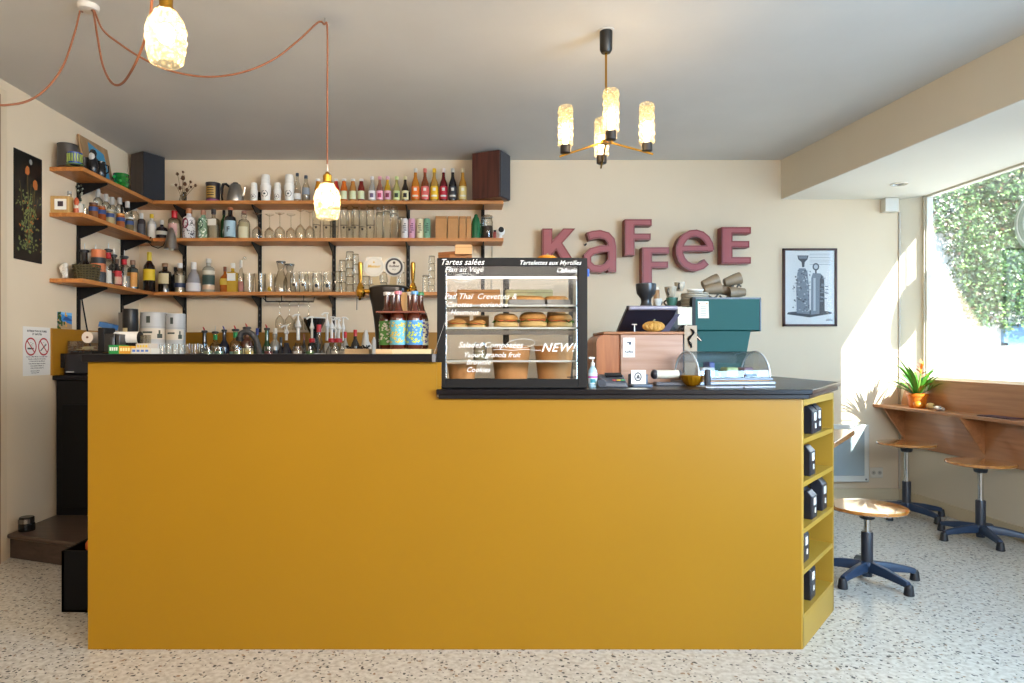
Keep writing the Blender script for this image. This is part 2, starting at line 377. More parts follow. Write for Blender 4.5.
for i, px in enumerate((185, 260.2, 334.2, 408.3, 482.8)):
    x = X(px, YB); z0 = 1.36
    t = thing('shelf_track', 'black slotted shelf track on the back wall, the one '+names[i], 'shelf track', (x, YB-.01, z0), 0, 'black slotted tracks on the back wall')
    m = MB().box((x-.014, YB-.014, z0), (x+.014, YB-.0005, 2.50)); m.build('rail', BLACK, t, world=True)
    sl = MB()
    for k in range(22): sl.box((x-.004, YB-.0155, z0+.03+k*.05), (x+.004, YB-.0138, z0+.045+k*.05))
    sl.build('slots', mat('#4a4744', .5), t, world=True)
    for z in (ZT, ZM, ZL):
        if z == ZL and i > 3: continue
        b = MB().prismx([(YB-.014+p[0], z-.027+p[1]) for p in bracket_pts(.20)], x-.004, x+.004); b.build('bracket', BLACK, t, world=True)
for i, D in enumerate((4.677, 5.27)):
    t = thing('shelf_track', 'black slotted shelf track on the side wall, the one '+('nearer the botanical poster' if i == 0 else 'near the room corner'), 'shelf track', (XL, D, 1.352), 0, 'black slotted tracks on the side wall')
    MB().box((XL+.0005, D-.014, 1.352), (XL+.014, D+.014, 2.42)).build('rail', BLACK, t, world=True)
    for z in (ZT, ZM, ZL):
        MB().prismy([(XL+.014-p[0]*.95, z-.027+p[1]) for p in bracket_pts(.20)], D-.004, D+.004).build('bracket', BLACK, t, world=True)
    if i == 0:
        MB().tube([(XL+.02, D-.03, 2.0), (XL+.03, D-.035, 1.9), (XL+.02, D-.03, 1.78)], .004).tube([(XL+.02, D+.0, 1.62), (XL+.03, D+.05, 1.4), (XL+.04, D+.10, 1.2)], .005).build('cable', BLACK, t, world=True)

# speakers
def speaker(N, a, b, h, sidem, frontm, label, rz=0):
    N = Vector((N[0], N[1], 0)); a = Vector((a[0], a[1], 0)); b = Vector((b[0], b[1], 0))
    t = thing('loudspeaker', label, 'loudspeaker', (N.x, N.y, ZT), 0)
    z = Vector((0, 0, h))
    MB().quadbox([Vector((0,0,.004)), a+Vector((0,0,.004)), a+b+Vector((0,0,.004)), b+Vector((0,0,.004))], [z, a+z, a+b+z, b+z]).build('cabinet', sidem, t, smooth=False, bevel=.003)
    n = Vector((a.y, -a.x, 0)).normalized()*.012
    if n.dot(b) > 0: n = -n
    MB().quadbox([a*.02+Vector((0,0,.01)), a*.98+Vector((0,0,.01)), a*.98+n+Vector((0,0,.01)), a*.02+n+Vector((0,0,.01))], [a*.02+z*.985, a*.98+z*.985, a*.98+n+z*.985, a*.02+n+z*.985]).build('grille', frontm, t, smooth=False)
    return t
speaker((-2.49, 5.26), (.093, .166), (-.135, .085), .365, wood('#2c211d', '#3a2c26', .4, 'Z', 2), mat('#25262b', .9, bump=.4, bscale=400), 'dark loudspeaker with cloth front on the top shelf in the corner')
speaker((.255, 5.22), (.084, .164), (-.208, .107), .365, wood('#3a1d17', '#5a3025', .35, 'Z', 2), mat('#3d3c40', .9, bump=.6, bscale=250), 'reddish brown wooden loudspeaker at the free end of the top shelf')

# ------------------------------------------------------------ wall things
po = thing('botanical_poster', 'black poster of dried flowers on the side wall', 'poster', (XL, 4.14, 1.75))
y0, y1, z0, z1 = 4.013, 4.275, 1.75, 2.402
MB().box((XL+.001, y0, z0), (XL+.006, y1, z1)).build('sheet', mat('#0b0b0c', .3), po, world=True)
pr = MB(); pl = MB(); pb = MB()
rnd = random.Random(3)
xf = XL+.0065
def strip(mb, a, b, wd):
    a, b = Vector(a), Vector(b); d = (b-a).normalized(); n = Vector((-d.y, d.x))*wd/2
    mb.poly([(xf, *(a-n)), (xf, *(b-n)), (xf, *(b+n)), (xf, *(a+n))])
def blob(mb, c, r, sx=1, a=0, n=7, jit=.3):
    pts = []
    for i in range(n):
        q = 2*PI*i/n; rr = r*(1+rnd.uniform(-jit, jit)); u_, v_ = rr*math.cos(q)*sx, rr*math.sin(q)
        pts.append((xf+.0003*rnd.random(), c[0]+u_*math.cos(a)-v_*math.sin(a), c[1]+u_*math.sin(a)+v_*math.cos(a)))
    mb.poly(pts)
cy = (y0+y1)/2
for k in range(9):
    a = (cy+rnd.uniform(-.02, .02), z0+.08); b = (cy+rnd.uniform(-.09, .09), z0+rnd.uniform(.3, .5)); strip(pb, a, b, .003)
strip(pb, (cy, z0+.1), (cy-.01, z1-.10), .004); strip(pb, (cy+.02, z0+.1), (cy+.065, z1-.16), .004)
blob(pr, (cy-.01, z1-.11), .028, .7); blob(pr, (cy+.065, z1-.17), .03, .75)
for k in range(150):
    q = rnd.uniform(.05, .42); blob(pl, (cy+rnd.gauss(0, .045), z0+q), rnd.uniform(.006, .013), .5, rnd.uniform(0, PI))
for k in range(22): blob(pr, (cy+rnd.gauss(0, .05), z0+rnd.uniform(.08, .36)), rnd.uniform(.006, .014), .4, rnd.uniform(0, PI))
pb.build('stems', mat('#6d6236', .7), po, world=True); pl.build('leaves', mat('#6e7644', .7), po, world=True); pr.build('flower_heads', mat('#a8602a', .7), po, world=True)
em = MB(); blob(em, (cy+.02, z1-.045), .018, .8, 0, 10, .05); em.build('round_mark', mat('#8c8c86', .5), po, world=True)

ns = thing('no_smoking_notice', 'white no smoking and no vaping notice on the side wall', 'sign', (XL, 4.23, 1.06))
y0, y1, z0, z1 = 4.098, 4.368, 1.055, 1.355
MB().box((XL+.0005, y0, z0), (XL+.002, y1, z1)).build('paper', mat('#dcd8d2', .6), ns, world=True)
SIDE = Matrix(((0, 0, 1, 0), (1, 0, 0, 0), (0, 1, 0, 0), (0, 0, 0, 1)))      # text on the side wall, read along +Y
tx = MB()
def side_text(mb, s, y, z, size, **k):
    return mb.addmesh(textmesh(s, size, align='CENTER', ext=.0002, **k), Matrix.Translation((XL+.0025, y, z)) @ SIDE)
cy = (y0+y1)/2
side_text(tx, 'INTERDICTION DE FUMER', cy, z1-.032, .0165, offset=.0004); side_text(tx, 'ET VAPOTER', cy, z1-.051, .0165, offset=.0004)
for i, s in enumerate(('Decret n 2006-1386 du 15 novembre 2006', 'fixant les conditions de l\'interdiction', 'de fumer dans les lieux affectes')): side_text(tx, s, cy, z0+.112-i*.0135, .0118)
for i, s in enumerate(('Toute infraction expose son auteur', 'a une amende forfaitaire ou', 'a des poursuites judiciaires')): side_text(tx, s, cy, z0+.070-i*.0135, .0118)
for i, s in enumerate(('www.service-public.fr', 'info service 39 89')): side_text(tx, s, cy-.02, z0+.026-i*.0125, .010)
tx.build('lettering', mat('#222222', .7), ns, world=True, smooth=False)
rg = MB(); pk = MB()
for c in (cy-.062, cy+.065):
    zc = z0+.178; n = 28
    for i in range(n):
        a, b = 2*PI*i/n, 2*PI*(i+1)/n
        q = lambda r, t: (XL+.0027, c+r*math.cos(t), zc+r*math.sin(t))
        rg.poly([q(.046, a), q(.056, a), q(.056, b), q(.046, b)])
    d = Vector((math.cos(-PI/4), math.sin(-PI/4)))*.05; nn = Vector((-d.y, d.x)).normalized()*.004
    rg.poly([(XL+.0028, c-d.x+nn.x, zc-d.y+nn.y), (XL+.0028, c-d.x-nn.x, zc-d.y-nn.y), (XL+.0028, c+d.x-nn.x, zc+d.y-nn.y), (XL+.0028, c+d.x+nn.x, zc+d.y+nn.y)][::-1])
    a_, b_ = (-.032, -.012 if c < cy else -.026), (.028, -.012 if c < cy else .016)
    dv = Vector((b_[0]-a_[0], b_[1]-a_[1])).normalized(); nv = Vector((-dv.y, dv.x))*(.005 if c < cy else .004)
    pk.poly([(XL+.0024, c+a_[0]-nv.x, zc+a_[1]-nv.y), (XL+.0024, c+b_[0]-nv.x, zc+b_[1]-nv.y), (XL+.0024, c+b_[0]+nv.x, zc+b_[1]+nv.y), (XL+.0024, c+a_[0]+nv.x, zc+a_[1]+nv.y)])
    for k in range(4): pk.cbox((XL+.0024, c+.012+.004*k*(-1)**k, zc+.004+.007*k), (.0004, .010, .003))
rg.build('prohibition_rings', mat('#a3121c', .5), ns, world=True, smooth=False); pk.build('pictograms', mat('#3b4440', .6), ns, world=True, smooth=False)

pc = thing('postcard', 'small postcard of a blue bay standing on the mustard splash panel', 'postcard', (XL+.02, 4.6, 1.352))
ya, yb, za, zb = 4.44, 4.60, 1.354, 1.462
MB().box((XL+.004, ya, za), (XL+.006, yb, zb)).build('card', mat('#2f7fc4', .5), pc, world=True)
xf = XL+.0064
m = MB(); m.poly([(xf, ya, za), (xf, yb, za), (xf, yb, za+.03), (xf, ya+.06, za+.048), (xf, ya, za+.04)]); m.build('shore', mat('#a98e6e', .6), pc, world=True)
m = MB(); m.poly([(xf, ya+.05, za+.058), (xf, ya+.09, za+.085), (xf, yb, za+.06), (xf, yb, za+.052)]); m.build('island', mat('#2a4f8c', .6), pc, world=True)
m = MB(); m.poly([(xf, ya, zb-.012), (xf, yb, zb-.02), (xf, yb, zb), (xf, ya, zb)]); m.build('sky', mat('#79b8e6', .6), pc, world=True)
g_ = MB(); f_ = MB(); xf += .0004
for k in range(26): blob(g_, (ya+abs(rnd.gauss(0, .03)), za+rnd.uniform(.0, .105)), .010)
for k in range(12): blob(f_, (ya+rnd.uniform(0, .10), za+(rnd.uniform(.08, .105) if k % 2 else rnd.uniform(.005, .1)) ), .008)
g_.build('foliage', mat('#1c4a1e', .6), pc, world=True); f_.build('blossoms', mat('#e0a01e', .6), pc, world=True)

# framed engraving of two old coffee machines
fr = thing('framed_print', 'framed grey print of two old coffee machines on the back wall', 'picture', (X(810, YB), YB-.01, 1.42))
x0, x1, z0, z1 = X(783.2, YB-.02), X(837.2, YB-.02), Z(326.3, YB-.02), Z(248.3, YB-.02)
fm = wood('#2a1410', '#4a241a', .3, 'Z', 3); k = .017
for (a, b) in (((x0, z0), (x0+k, z1)), ((x1-k, z0), (x1, z1)), ((x0, z0), (x1, z0+k)), ((x0, z1-k), (x1, z1))):
    MB().box((a[0], YB-.024, a[1]), (b[0], YB-.001, b[1])).build('frame_bar', fm, fr, world=True, bevel=.002)
MB().box((x0+k, YB-.010, z0+k), (x1-k, YB-.006, z1-k)).build('paper', mat('#d6d9da', .6), fr, world=True)
gd = MB(); gm = MB(); gl = MB(); yf = YB-.0105
def fpoly(mb, pts, o=0): mb.poly([(x0+(x1-x0)*u_, yf-o, z0+(z1-z0)*v_) for u_, v_ in pts])
# ground plate
fpoly(gd, [(.08, .155), (.5, .115), (.92, .165), (.9, .185), (.62, .215), (.1, .18)])
# twin machine bodies (urn with funnel, and a round topped cylinder)
fpoly(gm, [(.26, .17), (.50, .155), (.49, .5), (.46, .70), (.42, .745), (.30, .745), (.27, .68), (.25, .5)], .0004)
fpoly(gm, [(.52, .15), (.78, .17), (.76, .50), (.76, .64), (.70, .68), (.56, .685), (.53, .62)], .0004)
fpoly(gd, [(.27, .91), (.48, .91), (.46, .86), (.41, .825), (.40, .76), (.36, .76), (.35, .825), (.29, .86)], .0006)
fpoly(gm, [(.29, .902), (.46, .902), (.44, .868), (.31, .868)], .0009)
n = 16; fpoly(gd, [(.615+.062*math.cos(2*PI*i/n), .765+.048*math.sin(2*PI*i/n)) for i in range(n)], .0006)
fpoly(gl, [(.615+.038*math.cos(2*PI*i/n), .765+.030*math.sin(2*PI*i/n)) for i in range(n)], .0009)
fpoly(gd, [(.60, .68), (.63, .68), (.63, .72), (.60, .72)], .0006)
fpoly(gd, [(.68, .16), (.78, .17), (.77, .6), (.72, .66), (.69, .6)], .0007)
fpoly(gl, [(.57, .20), (.61, .20), (.61, .62), (.57, .62)], .0007)
rr = random.Random(5)
for k_ in range(95):
    u_, v_ = rr.uniform(.18, .50), rr.uniform(.18, .72); s1, s2 = rr.uniform(.01, .035), rr.uniform(.006, .02)
    fpoly(gd if rr.random() < .6 else gl, [(u_, v_), (u_+s1, v_-s2*.3), (u_+s1*.9, v_+s2), (u_-s1*.1, v_+s2*.8)], .0008+.00002*k_)
for k_ in range(14):
    u_, v_ = rr.uniform(.74, .84), rr.uniform(.3, .62); fpoly(gm, [(u_-.05, v_), (u_+.01, v_), (u_+.01, v_+.012), (u_-.05, v_+.012)], .0008)
for k_ in range(7): fpoly(gl if k_ % 2 else gm, [(.50, .93-k_*.022), (.88, .93-k_*.022), (.88, .925-k_*.022), (.50, .925-k_*.022)], .0003)
fpoly(gd, [(.80, .075), (.93, .075), (.93, .083), (.80, .083)], .0003); fpoly(gd, [(.81, .088), (.91, .09), (.9, .096), (.82, .094)], .0003)
gd.build('engraving_dark', mat('#3d4550', .7), fr, world=True, smooth=False); gm.build('engraving_tone', mat('#75808d', .7), fr, world=True, smooth=False); gl.build('engraving_light', mat('#b5bcc3', .7), fr, world=True, smooth=False)
MB().box((x0+k, YB-.0155, z0+k), (x1-k, YB-.0145, z1-k)).build('glazing', glass(gl=.02), fr, world=True, smooth=False)

# KAFFEE letters
LS = mat('#74100f', .4); LF = mat('#9c4c4c', .55); RIM = .0155
def stroke(mb, pts, hw, y0, y1, closed=False, caps=(None, None)):
    pts = [Vector(p) for p in pts]; n = len(pts); L_ = []; R_ = []
    for i, p in enumerate(pts):
        a = pts[i-1] if (i > 0 or closed) else None; b = pts[(i+1) % n] if (i < n-1 or closed) else None
        d1 = (p-a).normalized() if a is not None else None; d2 = (b-p).normalized() if b is not None else None
        d1 = d1 if d1 is not None else d2; d2 = d2 if d2 is not None else d1
        n1 = Vector((-d1.y, d1.x)); n2 = Vector((-d2.y, d2.x)); mn = (n1+n2).normalized(); k = hw/max(mn.dot(n1), .5)
        cut = caps[0] if i == 0 else caps[1] if i == n-1 else None
        if cut == 'h' and not closed:      # cut the end along a horizontal line
            k = hw/abs(d1.y); mn = Vector((math.copysign(1, n1.x), 0))
        L_.append(p+mn*k); R_.append(p-mn*k)
    V = [[mb.bm.verts.new((v.x, y, v.y)) for v in row] for row in (L_, R_) for y in (y0, y1)]   # left front, left back, right front, right back
    for i in range(n-1):
        for a, b in ((V[0], V[2]), (V[3], V[1]), (V[1], V[0]), (V[2], V[3])):
            mb.bm.faces.new([a[i], a[i+1], b[i+1], b[i]])
    for i in (0, n-1): mb.bm.faces.new([V[0][i], V[1][i], V[3][i], V[2][i]])
def letter(label, strokes, pins):
    """strokes in pixels of the photograph's frame at the letter's face: (points, half width, caps)"""
    D = 5.44; body = MB(); face = MB(); c = strokes[0][0][0]
    t = thing('sign_letter', label, 'sign letter', (X(c[0], D), YB-.03, Z(c[1], D)), 0, 'red channel letters spelling a word on the back wall')
    for i, (pts, hw, caps) in enumerate(strokes):
        q = [(X(p[0], D), Z(p[1], D)) for p in pts]; h = hw*D/F
        stroke(body, q, h, D+.001*i*.1, YB-.025, False, caps)
        # face inset by the rim, ends pulled back
        q2 = [Vector(p) for p in q]
        if not (caps and caps[0] == 'n'): q2[0] = q2[0]+(q2[1]-q2[0]).normalized()*RIM*.8
        if not (caps and caps[1] == 'n'): q2[-1] = q2[-1]+(q2[-2]-q2[-1]).normalized()*RIM*.8
        stroke(face, q2, h-RIM*.72, D-.002-.0002*i, D+.004, False, caps)
    body.build('shell', LS, t, world=True, ang=25); face.build('face', LF, t, world=True, ang=25)
    pn = MB()
    for (a, b) in pins: pn.cyl((X(a, YB), YB-.05, Z(b, YB)), (X(a, YB), YB, Z(b, YB)), .007)
    pn.build('mounting_pin', BLACK, t, world=True)
EN = ('e', 'e')
letter('red letter K at the start of the wall lettering, above the display case',
       [([(547.5, 228.4), (547.5, 264)], 5.0, EN), ([(569.3, 228.4), (549.5, 251)], 4.6, ('h', 'n')), ([(557, 243), (570.5, 264)], 4.6, ('n', 'h'))], [(543, 249)])
a_out = [(588, 236.4), (593, 234.8), (600, 234), (607, 236), (611, 240.5), (612.3, 247), (612.3, 272)]
a_bowl = [(612.3, 248.3), (600, 249), (592, 251.2), (587.5, 256), (588, 263.5), (593, 268.2), (600.5, 269), (607, 266.3), (612.3, 259.5)]
letter('red lowercase letter a of the wall lettering, partly behind the display case', [(a_out, 4.1, ('e', 'e')), (a_bowl, 3.6, ('n', 'n'))], [(585, 245)])
for dx, dy, s in ((624.6, 219.2, 'upper'), (642.0, 247.2, 'lower')):
    letter('red letter F of the wall lettering, the %s one of the two' % s,
           [([(dx+5.2, dy), (dx+5.2, dy+36.2)], 4.9, EN), ([(dx+5, dy+3.2), (dx+27.2, dy+3.2)], 3.2, ('n', 'e')), ([(dx+5, dy+17.4), (dx+26.2, dy+17.4)], 3.2, ('n', 'e'))], [(dx-1, dy+6)])
n = 15; e_pts = [(676.5+35.4, 250)] ; e_pts = []
ec, er = (695.0, 250.3), (15.6, 17.2)
for i in range(n+1):
    a = math.radians(0+i*(318)/n); e_pts.append((ec[0]+er[0]*math.cos(a), ec[1]-er[1]*math.sin(a)))
letter('red lowercase letter e of the wall lettering, between the F and the last E', [(e_pts, 3.7, ('n', 'e')), ([(ec[0]-15, 248.4), (ec[0]+18, 248.4)], 3.0, ('n', 'n'))], [(677, 259)])
letter('red capital letter E ending the wall lettering', [([(727.2, 227), (727.2, 263.6)], 5.4, EN)]+[([(727, y), (751.0-q, y)], 3.3, ('n', 'e')) for y, q in ((230.3, 0), (244.2, 1.6), (260.3, 0))], [(721, 233)])

# conduit in the window corner, socket, heater, spot in the soffit
cv = thing('cable_box', 'white cable box and conduit running down the window corner', 'conduit', (X(893, 5.5), 5.5, 2.3))
MB().box((X(885.5, 5.49), 5.49, 2.33), (X(899, 5.49), YB, 2.441)).build('box', mat('#cfcabf', .5), cv, world=True, bevel=.004)
MB().box((XR-.012, YB-.012, .08), (XR-.0005, YB, 2.335)).build('conduit', mat('#b5ab9b', .5), cv, world=True)
so = thing('wall_socket', 'white double wall socket beside the heater low on the wall', 'socket', (X(876, YB), YB, .2))
xs, zs = X(876, YB), Z(472.5, YB)
MB().box((xs-.052, YB-.010, zs-.042), (xs+.052, YB-.0005, zs+.042)).build('plate', mat('#cfc8ba', .4), so, world=True, bevel=.004)
MB().cyl((xs-.025, YB-.0108, zs), (xs-.025, YB-.009, zs), .017).cyl((xs+.025, YB-.0108, zs), (xs+.025, YB-.009, zs), .017).build('wells', mat('#aaa497', .5), so, world=True)
MB().cyl((xs-.025, YB-.0115, zs), (xs-.025, YB-.009, zs), .005).cyl((xs+.025, YB-.0115, zs), (xs+.025, YB-.009, zs), .005).build('pins', DSTEEL, so, world=True)
ht = thing('panel_heater', 'white framed glass panel heater on the back wall by the window', 'heater', (X(845, YB), YB-.05, .15))
xa, xb, za, zb = X(808, 5.49), X(869.8, 5.49), Z(482.5, 5.49), Z(424.5, 5.49)
MB().box((xa, 5.49, za), (xb, YB-.02, zb)).build('casing', mat('#cfcfc8', .35), ht, world=True, bevel=.012, seg=3)
MB().box((xa+.03, 5.484, za+.055), (xb-.045, 5.489, zb-.055)).build('glass_panel', mat('#98a6aa', .12, coat=.6), ht, world=True, bevel=.003)
MB().cyl((xb-.03, 5.4895, za+.025), (xb-.03, 5.487, za+.025), .008).build('knob', DSTEEL, ht, world=True)
MB().box((xa+.1, YB-.02, za+.1), (xb-.1, YB, zb-.1)).build('wall_bracket', DSTEEL, ht, world=True)
dl = thing('recessed_spotlight', 'small recessed spotlight in the white soffit above the window corner', 'ceiling light', (X(899, 5.04), 5.04, 2.44))
MB().lathe([(.030, .002), (.056, 0), (.060, -.004), (.055, -.007), (.034, -.006), (.030, .001)], 28, (0, 0, .002)).build('ring', CHROME, dl)
MB().lathe([(.001, -.0035), (.031, -.0035), (.031, 0)], 24, (0, 0, .002)).build('lens', mat('#3a3634', .2), dl)
# ------------------------------------------------------------ bottles, jars, glasses
GC = glass('#f8f7f2', '#5a564c', .08)
GCL = glass('#f0eee8', '#504c44', .10)
PROF = {   # (radius, height) as fractions
 'wine': [(.9,0),(1,.02),(1,.60),(.93,.67),(.55,.75),(.36,.80),(.33,.97),(.37,.975),(.37,1),(.3,1)],
 'long': [(.9,0),(1,.02),(1,.52),(.9,.60),(.52,.72),(.40,.80),(.36,.97),(.42,.975),(.42,1),(.3,1)],
 'soda': [(.9,0),(1,.03),(1,.50),(.88,.60),(.5,.74),(.42,.80),(.42,.97),(.48,.98),(.48,1),(.3,1)],
 'juice': [(.88,0),(1,.03),(1,.55),(.92,.66),(.62,.80),(.56,.86),(.56,1),(.4,1)],
 'water': [(.9,0),(1,.02),(1,.50),(.92,.58),(.55,.72),(.45,.80),(.42,1),(.3,1)],
 'gin': [(.9,0),(1,.02),(1,.62),(.9,.72),(.45,.78),(.38,.82),(.38,.97),(.44,.975),(.44,1),(.3,1)],
 'squat': [(.9,0),(1,.03),(1,.50),(.85,.62),(.35,.72),(.28,.78),(.28,1),(.2,1)],
 'bell': [(.95,0),(1,.03),(1,.18),(.93,.38),(.72,.58),(.40,.70),(.34,.76),(.34,1),(.2,1)],
 'flask': [(.9,0),(1,.02),(1,.58),(.85,.68),(.42,.74),(.40,.80),(.48,.82),(.48,.88),(.40,.90),(.40,1),(.3,1)],
 'square': [(.97,0),(1,.02),(1,.66),(.92,.70),(.32,.73),(.30,.78),(.30,.97),(.36,.975),(.36,1),(.2,1)],
 'cyl': [(.96,0),(1,.02),(1,.70),(.8,.76),(.36,.80),(.34,.97),(.4,.975),(.4,1),(.3,1)],
}
def prof_r(st, z):
    p = PROF[st]
    for (r0, z0), (r1, z1) in zip(p, p[1:]):
        if z0 <= z <= z1 and z1 > z0: return r0+(r1-r0)*(z-z0)/(z1-z0)
    return p[-1][0]
def colmat(c): return c if not isinstance(c, str) else mat(c, .10, spec=.6, coat=.3)
def bottle(px, ytop, wpx, base, D, st, glassc, cap, labels, label, group, pourer=None, capz=.86, name='bottle', cat='bottle', liquid=None, x=None, slant=0, deco=None):
    """labels: [(z0, z1, colour, arc fraction)]"""
    X_ = X(px, D) if x is None else x
    h = Z(ytop, D)-base; r = wpx*D/F/2
    if pourer: hb = h-.045
    else: hb = h
    t = thing(name, label, cat, (X_, D, base), 0, group)
    sq = .85 if st == 'square' else None
    rot = Matrix.Rotation(0, 3, 'Z')
    seg = 16 if not sq else 24
    m = MB().lathe([(a*r*(.80 if sq else 1), z*hb) for a, z in PROF[st]], seg, sq=sq)
    m.build('body', colmat(glassc), t)
    if liquid:
        zl, c = liquid
        pr = [(a*r*.93*(.80 if sq else 1), max(z*hb, .004)) for a, z in PROF[st] if z <= zl]
        pr.append((prof_r(st, zl)*r*.93*(.80 if sq else 1), zl*hb)); MB().lathe(pr, 12, sq=sq).build('liquid', mat(c, .1), t)
    for (z0, z1, c, arc) in labels:
        n = 5; aa = PI*arc
        pf = [(prof_r(st, z0+(z1-z0)*i/n)*r*(.80 if sq else 1)+.0009, (z0+(z1-z0)*i/n)*hb) for i in range(n+1)]
        if sq:
            rr = pf[0][0]; MB().box((-rr*.86, -rr-.001, z0*hb), (rr*.86, -rr+.001, z1*hb)).build('label', mat(c, .6), t)
        else:
            MB().lathe(pf, 14, a0=-PI/2-aa, a1=-PI/2+aa).build('label', mat(c, .6), t)
    if cap:
        rc = prof_r(st, .98)*r+.0015
        MB().lathe([(rc, capz*hb), (rc, hb+.004), (rc*.9, hb+.006)], 14).build('cap', mat(cap, .35), t)
    if pourer:
        rc = prof_r(st, .98)*r
        MB().lathe([(rc*1.1, hb), (rc*1.5, hb+.004), (rc*1.5, hb+.016), (rc, hb+.02)], 12).build('pourer_collar', mat('#1a1a1c', .4), t)
        if pourer == 'steel': MB().cyl((0, 0, hb+.018), (.004, -.006, hb+.062), .004, .0022).build('pourer_spout', STEEL, t)
        else: MB().tube([(0, 0, hb+.016), (-.004, 0, hb+.03), (-.012, 0, hb+.046)], .005, 8, [.007, .006, .003]).build('pourer_spout', mat(pourer, .35), t)
    if deco: deco(t, r, hb)
    return t
D0 = 5.43
# --- top shelf
g = 'juice bottles on the top shelf'
for px, c, l in ((318, '#b9781a', 'small yellow juice bottle with white cap, beside the lit pendant lamp on the corner side'),
                 (336, '#a3251c', 'small red juice bottle with white cap, just past the lit pendant lamp'),
                 (344, '#c2611c', 'small orange juice bottle with white cap on the top shelf'),
                 (353, '#a9743a', 'small amber juice bottle between the orange and the dark red one'),
                 (361.3, '#6e1a14', 'small dark red juice bottle at the end of the juice row')):
    bottle(px, 179.8, 7.2, ZT, D0, 'juice', c, '#dedbd6', [(.15, .50, '#c9cfa8', .35)], l, g, capz=.93)
g = 'small soda bottles on the top shelf'
for px, c, lc, l in ((372, '#9b958a', '#e4e0e0', 'small clear soda bottle with a pale purple label on the top shelf'),
                 (379.8, '#8c5b4a', '#e9a9b8', 'small soda bottle with a pink label on the top shelf'),
                 (387.6, '#b58d22', '#d9a7b5', 'small yellow soda bottle with a magenta and white label'),
                 (396.6, '#a59a5a', '#bccb8e', 'small pale green soda bottle on the top shelf'),
                 (405.2, '#1c1412', '#d9cf9f', 'small black cola bottle with a cream label on the top shelf')):
    bottle(px, 177.3, 7.0, ZT, D0, 'soda', c, lc, [(.12, .46, lc, .42)], l, g, capz=.9,
        deco=lambda t, r, h, c=c: MB().lathe([(r+.0016, h*.2), (r+.0016, h*.36)], 8, a0=-PI/2-.5, a1=-PI/2+.5).build('emblem', mat({'#9b958a': '#5b4a66', '#8c5b4a': '#b03058', '#b58d22': '#7a1a3c', '#a59a5a': '#2c3a26', '#1c1412': '#2a1a16'}[c], .6), t))
g = 'tall lemonade bottles on the top shelf'
for px, c, lc, cp, l in ((415.5, '#b8731f', '#e2701a', '#c9c2b6', 'tall lemonade bottle with a bright orange label'),
                 (425, '#7d3f22', '#d9655c', '#c96a60', 'tall brown necked lemonade bottle with a salmon label'),
                 (434.3, '#b0853a', '#e0b318', '#e0b318', 'tall lemonade bottle with a bright yellow label'),
                 (443.5, '#5c1418', '#b8142a', '#d9c9c2', 'tall lemonade bottle with a red label'),
                 (452.7, '#1c1a1e', '#2a2a2e', '#b8b4ae', 'tall black lemonade bottle with dark label'),
                 (462.7, '#a8762a', '#d8c27a', '#d9c9a2', 'tall golden lemonade bottle with pale label, next to the wooden speaker')):
    bottle(px, 169.3, 8.0, ZT, D0, 'long', c, cp, [(.10, .48, lc, .5)], l, g, capz=.90,
        deco=lambda t, r, h: (MB().lathe([(r+.0016, h*.34), (r+.0016, h*.43)], 6, a0=-PI/2-.35, a1=-PI/2+.35).build('emblem', mat('#d8d2c6', .6), t),
                              MB().lathe([(r+.0016, h*.17), (r+.0016, h*.22)], 6, a0=-PI/2-.8, a1=-PI/2+.8).build('brand_band', mat('#d8d2c6', .6), t)))
bottle(297.3, 174, 6.8, ZT, D0, 'water', GCL, '#3d4652', [(.12, .32, '#d6d6d2', .45)], 'clear water bottle with white label and dark cap, beside the paper cups', 'water bottles on the top shelf', capz=.93)
bottle(306, 176.3, 7.6, ZT, D0, 'water', GCL, '#3d4652', [(.30, .56, '#8d949c', .45)], 'clear water bottle with a grey label on the top shelf', 'water bottles on the top shelf', capz=.92)

